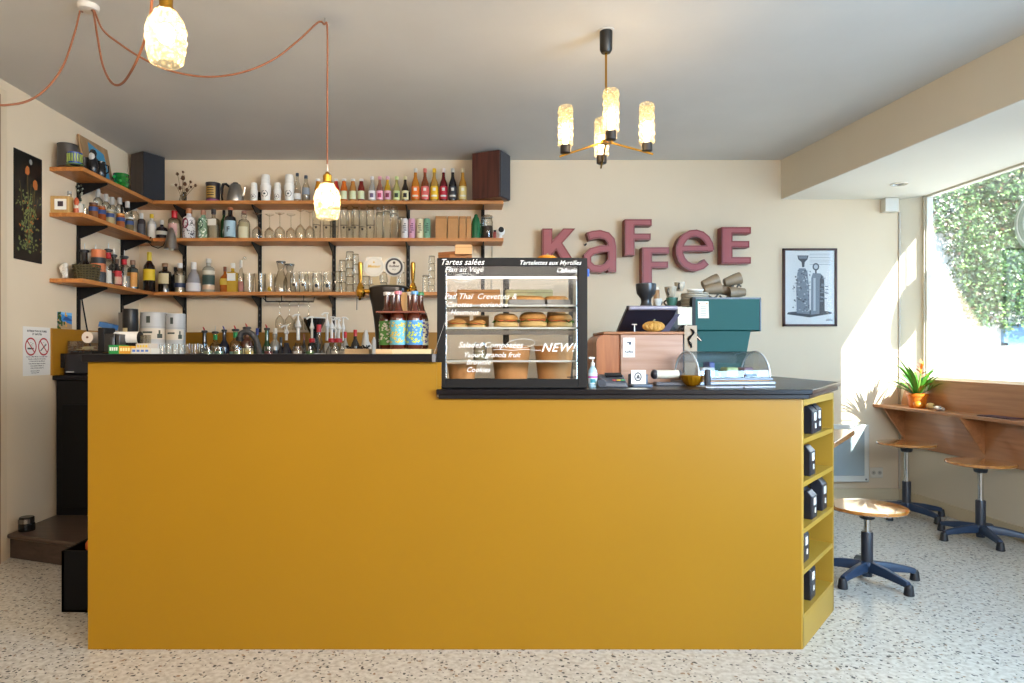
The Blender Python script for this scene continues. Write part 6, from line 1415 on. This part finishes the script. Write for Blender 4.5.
MB().quadbox([(-.075, -.04, 0), (.045, -.05, 0), (.05, .05, 0), (-.07, .05, 0)], [(-.07, -.035, .025), (.04, -.045, .020), (.045, .045, .055), (-.065, .045, .055)]).build('housing', mat('#4f535c', .4), t, bevel=.006)
MB().cyl((-.065, -.045, .018), (-.065, .02, .026), .018, seg=14).build('printer_hump', mat('#3e424b', .35), t)
m = MB()
for k, c_ in enumerate(('#a83a3a', '#c9a82c', '#3a8a4a')): MB().cbox((-.01+.018*k, -.030, .031), (.014, .012, .006)).build('key', mat(c_, .5), t)
MB().cbox((-.005, .012, .052), (.07, .035, .006), 0, Matrix.Rotation(.35, 3, 'X')).build('display', mat('#15151a', .15), t)
t = thing('logo_card', 'square white card with a round emblem leaning on a blue grey stand', 'card', (X(636, 2.97), 2.97, WZ))
MB().box((X(630.5, 2.97), 2.955, Z(383.8, 2.97)), (X(645, 2.97), 2.96, Z(370, 2.97))).build('card', PAPER, t, world=True)
q = P(638, 376.8, 2.953); m = MB(); n = 24
for i in range(n):
    a, b = 2*PI*i/n, 2*PI*(i+1)/n; f = lambda r, u_: (q.x+r*.8*math.cos(u_), q.y, q.z+r*math.sin(u_)); m.poly([f(.014, a), f(.020, a), f(.020, b), f(.014, b)])
m.poly([(q.x-.008, q.y-.0003, q.z-.008), (q.x+.009, q.y-.0003, q.z-.008), (q.x+.004, q.y-.0003, q.z+.010), (q.x-.004, q.y-.0003, q.z+.006)]); m.build('emblem', mat('#55565a', .6), t, world=True)
MB().box((X(629, 2.98), 2.962, WZ), (X(647, 2.98), 3.0, Z(374, 2.98))).box((X(631, 2.93), 2.90, WZ), (X(651, 2.93), 2.99, WZ+.012)).build('stand', mat('#4c5a6c', .4), t, world=True, bevel=.004)
t = thing('receipt_slip', 'thin white slip lying near the worktop edge', 'paper', (X(637, 2.80), 2.80, WZ)); MB().cbox((0, 0, .001), (.075, .035, .001), .1).build('slip', PAPER, t)
t = thing('open_magazine', 'open grey magazine lying flat in front of the food dome', 'magazine', (X(735, 2.88), 2.90, WZ))
MB().cbox((-.06, 0, .003), (.16, .10, .004), .08).cbox((.09, .01, .003), (.14, .10, .004), .18).build('pages', mat('#b5b8bf', .5), t)
m = MB()
for k in range(5): m.cbox((-.10+.04*k, .0, .0055), (.025, .05, .0004), .1)
m.build('print', mat('#6d7078', .6), t)
t = thing('sanitiser_bottle', 'hand sanitiser pump bottle with a blue and pink label beside the display case', 'pump bottle', (X(592.6, 2.90), 2.90, WZ))
MB().lathe([(.017, 0), (.019, .004), (.019, .070), (.010, .085), (.008, .092)], 18, M=Matrix.Diagonal((1, .75, 1))).build('body', mat('#9fc0d2', .1, coat=.5), t)
MB().lathe([(.0195, .015), (.0195, .062)], 12, M=Matrix.Diagonal((1, .76, 1)), a0=-PI, a1=0).build('label', mat('#c9dde6', .5), t)
MB().lathe([(.0199, .040), (.0199, .048)], 12, M=Matrix.Diagonal((1, .76, 1)), a0=-PI, a1=0).build('pink_band', mat('#b8489a', .5), t)
MB().lathe([(.0199, .020), (.0199, .036)], 8, M=Matrix.Diagonal((1, .76, 1)), a0=-2.2, a1=-1).build('teal_print', mat('#2a8a9a', .5), t)
MB().lathe([(.009, .090), (.009, .105), (.003, .107), (.003, .122)], 12).cbox((-.006, -.004, .125), (.028, .010, .007), .5).build('pump_head', mat('#d5d3cc', .4), t)
# ------------------------------------------------------------ stools
BLU = mat('#24364f', .4); SEATW = wood('#a8672c', '#c98a48', .10, 'X', 3, coat=1)
def stool(loc, seat_z, rz, label, src=None):
    t = thing('swivel_stool', label, 'stool', loc, rz, 'round wooden swivel stools')
    R = .192
    MB().lathe([(.001, seat_z-.022), (R-.012, seat_z-.022), (R-.002, seat_z-.016), (R, seat_z-.008), (R-.004, seat_z-.001), (R-.02, seat_z), (.001, seat_z-.001)], 44).build('seat', SEATW, t)
    MB().lathe([(.075, seat_z-.023), (.075, seat_z-.032), (.042, seat_z-.034), (.036, seat_z-.065), (.030, seat_z-.07), (.001, seat_z-.07)], 24).build('seat_plate', mat('#23252c', .4), t)
    MB().cyl((.06, 0, seat_z-.03), (.13, 0, seat_z-.036), .005).build('lift_lever', BLACK, t)
    MB().lathe([(.016, .19), (.016, seat_z-.06)], 18).build('gas_column', CHROME, t)
    top = min(.25, seat_z-.10)
    MB().lathe([(.028, .045), (.028, top), (.026, top+.004), (.014, top+.005)], 24).build('outer_tube', mat('#2c2f38', .4), t)
    MB().lathe([(.001, .02), (.024, .02), (.026, .05), (.036, .058), (.040, .085), (.036, .098), (.028, .10)], 22).build('hub', BLU, t)
    for k in range(5):
        a = 2*PI*k/5; M = Matrix.Rotation(a, 3, 'Z')
        prof = [(.03, .075, .022, .026), (.12, .070, .020, .022), (.21, .058, .019, .016), (.246, .050, .017, .014)]
        m = MB(); rings = []
        for x, z, wy, hz in prof:
            rings.append([m.bm.verts.new(M @ Vector((x, y, zz_))) for y, zz_ in ((-wy, z-hz), (wy, z-hz), (wy*.95, z+hz*.2), (wy*.55, z+hz), (-wy*.55, z+hz), (-wy*.95, z+hz*.2))])
        for A, B in zip(rings, rings[1:]):
            for i in range(6): m.bm.faces.new([A[i], A[(i+1) % 6], B[(i+1) % 6], B[i]])
        m.bm.faces.new(rings[0][::-1]); m.bm.faces.new(rings[-1])
        leg = m.build('leg', BLU, t, bevel=.003)
        f = MB().lathe([(.021, 0), (.024, .003), (.019, .045), (.016, .052), (.001, .054)], 14, M @ Vector((.246, 0, 0))); f.build('foot_cap', mat('#1b1c22', .5), leg)
    return t
def stool_at(px, py_seat, py_foot_z0, D=None):
    D = F*CH/(py_foot_z0-PY); return (X(px, D), D, 0), Z(py_seat, D)
L1, s1 = (2.114, 3.60, 0), Z(505.5, 3.60)
L2, s2 = (3.225, 5.0, 0), Z(442.3, 5.0)
L3, s3 = (3.285, 4.36, 0), Z(461.5, 4.36)
st1 = stool(L1, s1, math.radians(-2), 'round wooden swivel stool standing apart beside the yellow counter end')
st2 = dup(st1, L2, math.radians(-3), 'round wooden swivel stool under the potted plant end of the window shelf')
st3 = dup(st1, L3, math.radians(40), 'round wooden swivel stool under the long wooden window shelf, nearer the camera')
st3['label'] = 'round wooden swivel stool at the window shelf, the one without the potted plant above'
def reseat(t, dz):      # the two at the window are set a little higher: their own column and seat meshes
    for ch in t.children:
        n = ch.name.split('.')[0]
        if n in ('seat', 'seat_plate', 'lift_lever'):
            ch.location.z += dz
        elif n == 'gas_column':
            ch.data = ch.data.copy(); zm = max(v.co.z for v in ch.data.vertices)
            for v in ch.data.vertices:
                if v.co.z > zm-.01: v.co.z += dz
reseat(st2, s2-s1); reseat(st3, s3-s1)

# ------------------------------------------------------------ window shelf with back board and brackets
BW = wood('#a06a42', '#bb8458', .35, 'Y', 2.2, coat=.2)
sh = thing('window_shelf', 'long wooden shelf with a tall back board under the window', 'shelf', (3.4, 4.4, .75))
zs_ = .777
MB().prism([(3.31, YB-.004), (3.395, 3.3), (3.529, 3.3), (3.529, YB-.004)], zs_-.022, zs_).build('board', BW, sh, world=True, bevel=.002)
prof = [(YB-.006, .45), (YB-.006, zs_+.10), (YB-.03, zs_+.16), (YB-.10, zs_+.195), (YB-.22, .985), (3.3, .985), (3.3, .45)]
prof = [(5.50, .455), (5.50, .80), (5.47, .88), (5.40, .95), (5.28, .985), (5.15, .992), (3.3, .992), (3.3, .455)]
MB().prismx(prof, 3.505, 3.529).build('back_board', BW, sh, world=True, bevel=.002)
for D in (5.46, 4.62, 3.7):
    MB().prismy([(3.505, zs_-.022), (3.335, zs_-.022), (3.505, .50)], D-.009, D+.009).build('bracket', BW, sh, world=True, bevel=.001)
t = thing('side_table', 'pale wooden table top just showing behind the yellow counter end', 'table', (2.1, 4.0, 0))
zt4 = .72
pts4 = [(2.385, 4.19), (1.96, 3.63), (1.80, 3.75), (1.80, 4.30), (2.36, 4.24)]
MB().prism(pts4[::-1], zt4-.030, zt4).build('table_top', wood('#a8744a', '#c2905f', .2, 'X', 3, coat=.4), t, world=True, bevel=.003)
for (a, b) in ((1.95, 3.80), (1.86, 4.2), (2.2, 4.15)): MB().box((a, b, 0), (a+.03, b+.03, zt4-.030)).build('leg', BLACK, t, world=True)

# potted bromeliad
PL = (3.43, 5.19, zs_)
t = thing('potted_plant', 'potted plant with long green leaves and an orange flower on the window shelf', 'plant', PL)
MB().lathe([(.052, 0), (.054, .004), (.066, .085), (.072, .088), (.074, .108), (.068, .110), (.062, .09), (.001, .088)], 28).build('pot', mat('#d9731c', .35, coat=.3), t)
MB().lathe([(.063, .092), (.03, .097), (.001, .098)], 20).build('soil', mat('#3a2a1c', .9), t)
m = MB(); rn = random.Random(8)
leafs = []
for k in range(36):
    a = 2*PI*k/36*2.6+rn.uniform(-.2, .2); Ln = rn.uniform(.30, .46); up = rn.uniform(.55, 1.35); wd = rn.uniform(.007, .011)
    pts = []; n = 9; p = Vector((.012*math.cos(a), .012*math.sin(a), .09)); el = up
    for i in range(n):
        pts.append(p.copy()); p = p+Vector((math.cos(a)*math.cos(el), math.sin(a)*math.cos(el), math.sin(el)))*Ln/n; el -= rn.uniform(.04, .19)
    pts = [Vector((min(q.x, .19 if q.z > .23 else .07), min(q.y, .33), max(q.z, .07))) for q in pts]
    sd = Vector((-math.sin(a), math.cos(a), 0)); prev = None
    for i, q in enumerate(pts):
        ww = wd*(.6+.8*math.sin(PI*min(1, (i+1)/n)*.8))*(1-(i/(n-1))**3*.95)
        cur = [m.bm.verts.new(q-sd*ww), m.bm.verts.new(q-Vector((0, 0, ww*.4))), m.bm.verts.new(q+sd*ww)]
        if prev: m.bm.faces.new([prev[0], prev[1], cur[1], cur[0]]); m.bm.faces.new([prev[1], prev[2], cur[2], cur[1]])
        prev = cur
m.build('leaves', mat('#4f8a2a', .35, noise=.25, nscale=14), t)
m = MB().tube([(.0, 0, .09), (.015, 0, .18), (.025, 0, .265)], .006); m.build('flower_stalk', mat('#7a9a3a', .5), t)
m = MB()
for k in range(12):
    a = k*2.4; e = .3+.08*k; z = .235+.008*k; d = Vector((math.cos(a)*math.cos(e), math.sin(a)*math.cos(e), math.sin(e))); s = Vector((-math.sin(a), math.cos(a), 0))*.010; b = Vector((.022+.0008*k, 0, z)); L_ = .075-.002*k
    m.poly([b-s*.4, b+d*L_*.5-s, b+d*L_, b+d*L_*.5+s, b+s*.4])
m.build('flower', mat('#e07a1e', .5), t)
t = thing('gourd_ornament', 'small orange round ornament beside the plant pot on the window shelf', 'ornament', (3.395, 5.13, zs_))
MB().ball((0, 0, .028), .030, 16, (1.1, 1.1, .93)).build('ornament_body', mat('#c9761a', .4), t); MB().cyl((0, 0, .05), (.004, -.004, .066), .004).build('stem', mat('#7a6a3a', .8), t)
t = thing('gourd_ornament', 'small pale yellow gourd just behind the orange ornament', 'ornament', (3.44, 5.06, zs_))
MB().ball((0, 0, .024), .026, 16, (1, 1.4, .92)).build('ornament_body', mat('#d9b878', .5), t); MB().cyl((0, -.03, .03), (0, -.046, .034), .004).build('stem', mat('#7a6a3a', .8), t)
t = thing('shell', 'small white and brown striped shell on the window shelf', 'shell', (3.40, 4.92, zs_))
m = MB(); m.ball((0, 0, .018), .02, 12, (1.3, 1.6, .9)).ball((.01, -.03, .014), .014, 10, (1, 1.5, 1)); m.build('shell_body', mat('#b8a896', .35, noise=.35, nscale=40), t)
t = thing('dark_folder', 'thin dark menu lying on the window shelf at the frame edge', 'menu', (3.44, 4.40, zs_))
MB().cbox((0, 0, .004), (.10, .26, .006), .05).build('cover', mat('#3a2028', .4), t, bevel=.001); MB().cbox((0, 0, .0075), (.09, .24, .001), .05).build('page', mat('#55384a', .5), t)

# ------------------------------------------------------------ black bin and little pot on the step
t = thing('black_bin', 'tall black open bin on the floor behind the counter corner', 'bin', (-1.72, 3.2, 0))
a0, b0, a1, b1, H = X(61.5, 3.15), 3.15, -1.56, 3.45, Z(551, 3.15)
m = MB()
for (p, q) in (((a0, b0), (a1, b0+.012)), ((a0, b1-.012), (a1, b1)), ((a0, b0), (a0+.012, b1)), ((a1-.012, b0), (a1, b1))): m.box((p[0], p[1], 0), (q[0], q[1], H))
m.box((a0, b0, 0), (a1, b1, .01)); m.build('bin_body', mat('#09080a', .6, spec=.15), t, world=True)
t = thing('orange_bag', 'crumpled orange bag showing above the rim of the black bin', 'bag', (-1.64, 3.3, .02))
m = MB(); rn = random.Random(14)
for k in range(9): m.ball((a0+.10+rn.uniform(-.03, .11), 3.30+rn.uniform(-.07, .07), H-.05+rn.uniform(-.03, .055)), rn.uniform(.03, .05), 8)
m.build('bag_body', mat('#b9521a', .5), t, world=True)
t = thing('small_pot', 'small shiny black and silver pot at the wall end of the step', 'pot', (-2.595, 4.035, .146))
MB().lathe([(.042, 0), (.044, .004), (.044, .04), (.040, .045), (.040, .078), (.036, .082), (.001, .082)], 24).build('pot_body', mat('#171514', .2), t); MB().lathe([(.0445, .046), (.0445, .072)], 20, a0=-2.6, a1=-.6).build('silver_band', mat('#8a8480', .25, .8), t)

# ------------------------------------------------------------ ceiling lamps
CORD = mat('#8a5436', .7); GLOW = mat('#ffdca8', .5, emit=30, key='bulb')
def shade_glass(b, tint='#fff3d6', key='sg', em=.8):
    k = ('shade', b, em)
    if k in _M: return _M[k]
    m = bpy.data.materials.new('shade_glass'); m.use_nodes = True; nt = m.node_tree; L = nt.links; nt.nodes.remove(nt.nodes['Principled BSDF']); out = nt.nodes['Material Output']
    tc = nt.nodes.new('ShaderNodeTexCoord'); v = nt.nodes.new('ShaderNodeTexVoronoi'); v.inputs['Scale'].default_value = b; L.new(tc.outputs['Object'], v.inputs['Vector'])
    bp = nt.nodes.new('ShaderNodeBump'); bp.inputs['Strength'].default_value = 1; bp.inputs['Distance'].default_value = .02; L.new(v.outputs[0], bp.inputs['Height'])
    tr = nt.nodes.new('ShaderNodeBsdfTranslucent'); tr.inputs[0].default_value = lin('#d8c49a'); L.new(bp.outputs[0], tr.inputs['Normal'])
    tp = nt.nodes.new('ShaderNodeBsdfTransparent'); tp.inputs[0].default_value = lin('#fff6e0')
    gl_ = nt.nodes.new('ShaderNodeBsdfGlossy'); gl_.inputs['Roughness'].default_value = .1; L.new(bp.outputs[0], gl_.inputs['Normal'])
    cr = nt.nodes.new('ShaderNodeValToRGB'); cr.color_ramp.elements[0].position = .15; cr.color_ramp.elements[1].position = .55; cr.color_ramp.elements[0].color = (.62, .62, .62, 1); cr.color_ramp.elements[1].color = (.22, .22, .22, 1)
    L.new(v.outputs[0], cr.inputs[0])
    m1 = nt.nodes.new('ShaderNodeMixShader'); L.new(cr.outputs[0], m1.inputs[0]); L.new(tp.outputs[0], m1.inputs[1]); L.new(tr.outputs[0], m1.inputs[2])
    m2 = nt.nodes.new('ShaderNodeMixShader'); m2.inputs[0].default_value = .10; L.new(m1.outputs[0], m2.inputs[1]); L.new(gl_.outputs[0], m2.inputs[2])
    e = nt.nodes.new('ShaderNodeEmission'); e.inputs[0].default_value = lin('#ffdf9f'); me_ = nt.nodes.new('ShaderNodeMath'); me_.operation = 'MULTIPLY'; me_.inputs[1].default_value = em*2.2; L.new(cr.outputs[0], me_.inputs[0]); L.new(me_.outputs[0], e.inputs[1])
    ad = nt.nodes.new('ShaderNodeAddShader'); L.new(m2.outputs[0], ad.inputs[0]); L.new(e.outputs[0], ad.inputs[1]); L.new(ad.outputs[0], out.inputs['Surface'])
    _M[k] = m
    return m
def lamp_light(name, loc, e, r=.03):
    d = bpy.data.lights.new(name, 'POINT'); d.energy = e; d.color = (1, .80, .55); d.shadow_soft_size = r; o = bpy.data.objects.new(name, d); COL.objects.link(o); o.location = loc; return o
cn = thing('ceiling_canopy', 'round white ceiling canopy from which copper coloured cables hang', 'ceiling canopy', (X(88, 3.08), 3.08, ZC))
MB().lathe([(.001, -.026), (.03, -.026), (.042, -.022), (.047, -.010), (.047, 0)], 28).build('canopy_body', mat('#cfc8be', .4), cn)
MB().cyl((-.028, 0, -.03), (-.028, 0, -.022), .007).cyl((.026, -.01, -.03), (.026, -.01, -.022), .007).build('cable_grip', mat('#8a6a5a', .5), cn)
def catmull(pts, n=10):
    P_ = [pts[0]*2-pts[1]]+pts+[pts[-1]*2-pts[-2]]; out_ = []
    for i in range(1, len(P_)-2):
        for k in range(n):
            t_ = k/n; a, b, c_, d = P_[i-1:i+3]; out_.append(.5*((2*b)+(c_-a)*t_+(2*a-5*b+4*c_-d)*t_*t_+(3*b-a-3*c_+d)*t_**3))
    return out_+[pts[-1]]
def cord(pts, r=.0045): return MB().tube(catmull([Vector(p) for p in pts], 8), r, 8)
p1 = thing('pendant_lamp', 'large lit pendant lamp with moulded glass shade, close under the ceiling', 'pendant lamp', (X(166, 2.1), 2.1, 2.08))
p2 = thing('pendant_lamp', 'lit pendant lamp hanging on a long copper cable before the bar shelves', 'pendant lamp', (X(327.3, 3.196), 3.196, 1.8))
def lathe_shade(zb, c):
    m = MB(); prof = []; n = 22; H = .165
    for i in range(n+1):
        f = i/n; r = .050+.014*math.sin(PI*min(1, f*1.25))**1 if f < .8 else .050+.014*math.sin(PI*1.0)
        base = [(0, .040), (.05, .047), (.2, .053), (.45, .0575), (.62, .0575), (.78, .051), (.92, .037), (1, .029)]
        for (f0, r0), (f1, r1) in zip(base, base[1:]):
            if f0 <= f <= f1: r = r0+(r1-r0)*(f-f0)/(f1-f0)
        prof.append((r, H*f))
    rings = []; seg = 60
    for i, (r, z) in enumerate(prof):
        row = []
        for k in range(seg):
            a = 2*PI*k/seg; b = .0045*abs(math.cos(6*a+(PI/2 if int(z/.03) % 2 else 0)))*abs(math.sin(PI*z/.03)); row.append(m.bm.verts.new((c[0]+(r+b)*math.cos(a), c[1]+(r+b)*math.sin(a), zb+z)))
        rings.append(row)
    for A, B in zip(rings, rings[1:]):
        for k in range(seg): m.bm.faces.new([A[k], A[(k+1) % seg], B[(k+1) % seg], B[k]])
    return m
for p, px, D, ytop in ((p1, 166, 2.1, 2.248), (p2, 327.3, 3.196, 1.985)):
    c = (X(px, D), D); zb = ytop-.165
    lathe_shade(zb, c).build('shade', shade_glass(55, em=.30), p, world=True)
    MB().ball((c[0], c[1], zb+.095), .026, 18, (1, 1, 1.2)).build('bulb', GLOW, p, world=True)
    MB().lathe([(.031, 0), (.028, .010), (.020, .014), (.021, .045), (.012, .052), (.008, .06)], 22, (c[0], c[1], ytop-.004)).build('brass_socket', BRASS, p, world=True)
    lamp_light('pendant_glow', (c[0], c[1], zb+.10), 27 if p is p2 else 22)
# cables: from the canopy to hooks and down to the lamps
q0 = Vector((X(80, 3.08), 3.08, ZC-.026)); q1 = Vector((X(94.5, 3.08), 3.07, ZC-.028))
cab = thing('lamp_cable', 'copper coloured cable sagging from the canopy out over the side wall', 'cable', q0[:], 0, 'copper coloured lamp cables')
D = 2.9
cord([q0, P(74, 35, 3.0), P(63, 66, 2.95), P(47, 88, 2.9), P(30, 100, 2.85), P(12, 104.5, 2.8), P(-8, 104, 2.75), P(-60, 92, 2.6)]).build('cable', CORD, cab, world=True)
hook1 = Vector((X(163, 2.1), 2.1, ZC))
MB().tube(catmull([q1, P(98, 40, 2.95), P(103, 66, 2.85), P(112, 83, 2.7), P(122, 83.5, 2.6), P(133, 68, 2.45), P(143, 45, 2.38), P(149, 22, 2.3), P(152, 0, 2.24), P(155, -60, 2.15), hook1+Vector((0, 0, -.04)), hook1+Vector((.005, -.0, -.035)), Vector((X(166, 2.1), 2.1, ZC-.08)), Vector((X(166, 2.1), 2.1, 2.31))], 8), .0045, 8).build('cable', CORD, p1, world=True)
MB().tube([hook1, hook1+Vector((0, 0, -.03)), hook1+Vector((.01, 0, -.045)), hook1+Vector((.02, 0, -.03))], .003).build('hook', STEEL, p1, world=True)
hk = Vector((X(325, 3.196), 3.196, ZC))
MB().tube(catmull([q1+Vector((.004, 0, 0)), P(103, 30, 3.08), P(120, 44, 3.09), P(140, 57, 3.1), P(165, 69, 3.11), P(192, 75.5, 3.13), P(218, 76.5, 3.14), P(247, 71, 3.15), P(275, 58.5, 3.17), P(300, 39, 3.185), P(318, 22.5, 3.195), hk+Vector((-.004, 0, -.03)), Vector((X(327.3, 3.196), 3.196, ZC-.05)), Vector((X(327.3, 3.196), 3.196, 2.4)), Vector((X(327.3, 3.196), 3.196, 2.05))], 8), .0045, 8).build('cable', CORD, p2, world=True)
MB().tube([hk, hk+Vector((0, 0, -.02)), hk+Vector((.008, 0, -.034)), hk+Vector((.016, 0, -.02))], .0028).build('hook', STEEL, p2, world=True)
MB().cyl((X(327.3, 3.196), 3.196, 2.045), (X(327.3, 3.196), 3.196, 2.085), .006, .004).build('cable_sleeve', mat('#c9b8a8', .5), p2, world=True)

# chandelier
CD = 3.325; cx = X(606, CD)
ch = thing('chandelier', 'brass ceiling lamp with four lit textured glass tubes on slanting arms', 'chandelier', (cx, CD, 2.2))
MB().lathe([(.001, Z(53, CD)), (.022, Z(53, CD)), (.030, Z(50, CD)), (.031, ZC-.004), (.001, ZC-.002)], 24, (cx, CD, 0)).build('canopy', mat('#15130f', .4), ch, world=True)
MB().lathe([(.040, ZC-.004), (.040, ZC)], 24, (cx, CD, 0)).build('ceiling_plate', mat('#d5d0c8', .5), ch, world=True)
hubz = 2.225
MB().cyl((cx, CD, hubz), (cx, CD, Z(52, CD)), .0055).build('stem', BRASS, ch, world=True)
MB().lathe([(.001, -.012), (.028, -.010), (.028, .004), (.012, .010), (.001, .011)], 18, (cx, CD, hubz)).build('hub', BRASS, ch, world=True)
RAM = mat('#2a2420', .4)
for k, a in enumerate((175, -5, -95, 85)):
    a = math.radians(a); d = Vector((math.cos(a), math.sin(a), 0)); e = Vector((cx, CD, hubz))+d*.225+Vector((0, 0, -.068))
    s = Vector((cx, CD, hubz)); w_ = Vector((-d.y, d.x, 0))*.004; u_ = Vector((0, 0, .004))
    arm = MB().quadbox([s-w_-u_, s+w_-u_, s+w_+u_, s-w_+u_], [e-w_-u_, e+w_-u_, e+w_+u_, e-w_+u_]).build('arm', BRASS, ch, world=True)
    b = Vector((cx, CD, hubz))+d*.195+Vector((0, 0, -.056))
    MB().lathe([(.020, 0), (.026, .004), (.026, .040), (.022, .044), (.001, .044)], 22, b).build('lamp_holder', RAM, arm, world=False) if False else None
    h_ = MB().lathe([(.020, 0), (.026, .004), (.026, .040), (.022, .044), (.001, .044)], 22, b).build('lamp_holder', RAM, ch, world=True)
    m = MB(); rings = []; seg = 30; n = 28; H = .195; rn = random.Random(k)
    for i in range(n+1):
        f = i/n; z = .040+H*f; r = .034+.0022*math.sin(f*PI*10)+(-.006 if i == n else 0)
        rings.append([m.bm.verts.new(b+Vector(((r+rn.uniform(0, .003))*math.cos(2*PI*j/seg), (r+rn.uniform(0, .003))*math.sin(2*PI*j/seg), z))) for j in range(seg)])
    for A, B in zip(rings, rings[1:]):
        for j in range(seg): m.bm.faces.new([A[j], A[(j+1) % seg], B[(j+1) % seg], B[j]])
    m.build('glass_tube', shade_glass(95, em=.30), ch, world=True)
    MB().lathe([(.010, .045), (.014, .07), (.016, .12), (.010, .145), (.001, .15)], 14, b).build('bulb', GLOW, ch, world=True)
    lamp_light('chandelier_glow', b+Vector((0, 0, .10)), 1.5, .03)

# ------------------------------------------------------------ outside the window
YW = 11.0
ow = struct(MB().box((3.9, YW, -.3), (14, YW+.3, 6.5)).build('wall_outside', plaster('#cfcac0', bump=.2), smooth=False))
struct(MB().box((3.9, -3, -.4), (14, YW, -.3)).build('floor_outside', mat('#9a958c', .9), smooth=False))
hy = MB(); rn = random.Random(77)
MATS = [mat(c, .45) for c in ('#1a2c10', '#2c451a', '#38551f', '#6a8446', '#4a2f1a')]
bm = hy.bm; zb0 = 1.66
def edge(x): return 1.60+.05*math.sin(x*5)+.05*math.sin(x*13)
cnt = 0
for k in range(26000):
    x = rn.uniform(7.1, 10.3); z = rn.uniform(1.5, 5.4)
    if z < edge(x)+rn.uniform(0, .08) or (z < 3.08 and x < 7.56+.28*(3.08-z)+rn.uniform(-.03, .03)): continue
    y = YW-.08-rn.random()**1.5*.28-.12*math.sin(x*3+z*2)**2; s = rn.uniform(.020, .044)
    nrm = Vector((rn.gauss(-.1, .6), -1, rn.gauss(.35, .6))).normalized(); u_ = nrm.orthogonal().normalized(); v_ = nrm.cross(u_); a = rn.uniform(0, 2*PI)
    U = u_*math.cos(a)+v_*math.sin(a); V = nrm.cross(U); c = Vector((x, y, z))
    f = bm.faces.new([bm.verts.new(c-U*s), bm.verts.new(c+V*s*.55), bm.verts.new(c+U*s), bm.verts.new(c-V*s*.55)])
    r_ = rn.random(); f.material_index = 0 if r_ < .22 else 1 if r_ < .5 else 2 if r_ < .78 else 3 if r_ < .94 else 4
iv = hy.build('ivy', MATS, smooth=False); tag(iv, 'dense sunlit ivy covering the outside wall seen through the window', 'ivy', kind='stuff')
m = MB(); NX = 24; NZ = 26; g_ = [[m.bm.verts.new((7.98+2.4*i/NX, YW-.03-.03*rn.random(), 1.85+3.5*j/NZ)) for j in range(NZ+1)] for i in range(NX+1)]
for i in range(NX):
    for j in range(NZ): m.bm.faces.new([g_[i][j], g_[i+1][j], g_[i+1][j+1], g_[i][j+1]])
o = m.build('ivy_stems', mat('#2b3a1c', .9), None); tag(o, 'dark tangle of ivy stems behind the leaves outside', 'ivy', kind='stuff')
t = thing('house_window', 'blue framed window in the white wall under the ivy outside', 'window', (X(1015, YW), YW, 1.3))
x0 = X(1001, YW); z0, z1 = Z(346, YW), Z(324, YW)
m = MB()
for (a, b) in (((x0, z0), (x0+.07, z1)), ((x0+1.1, z0), (x0+1.17, z1)), ((x0, z0), (x0+1.17, z0+.05)), ((x0, z1-.05), (x0+1.17, z1)), ((x0+.55, z0), (x0+.62, z1))): m.box((a[0], YW-.06, a[1]), (b[0], YW, b[1]))
m.build('frame', mat('#4a7390', .5), t, world=True)
MB().box((x0+.05, YW-.03, z0+.03), (x0+1.12, YW-.02, z1-.03)).build('pane', mat('#3f6788', .08, spec=.8), t, world=True)
MB().box((x0-.08, YW-.12, z0-.05), (x0+1.25, YW, z0)).build('sill', mat('#c9c4bb', .7), t, world=True)
t = thing('round_window_sign', 'round grey green sign hanging just outside the window', 'sign', (3.95, 4.70, 2.11))
m = MB(); m.cyl((3.944, 4.70, 2.11), (3.956, 4.70, 2.11), .215, seg=48); m.build('disc', mat('#7f9a8c', .4), t, world=True)
m = MB(); n = 48
for r0 in (.13, .185):
    pts = [(3.942, 4.70+r0*math.cos(2*PI*i/n), 2.11+r0*math.sin(2*PI*i/n)) for i in range(n+1)]; m.tube(pts, .004, 6)
m.build('ring', mat('#dfe6e2', .4), t, world=True)
MB().cyl((3.95, 4.70, 2.32), (3.95, 4.70, 2.70), .004).cyl((3.87, 4.70, 2.70), (3.96, 4.70, 2.70), .008).build('hanger', DSTEEL, t, world=True)
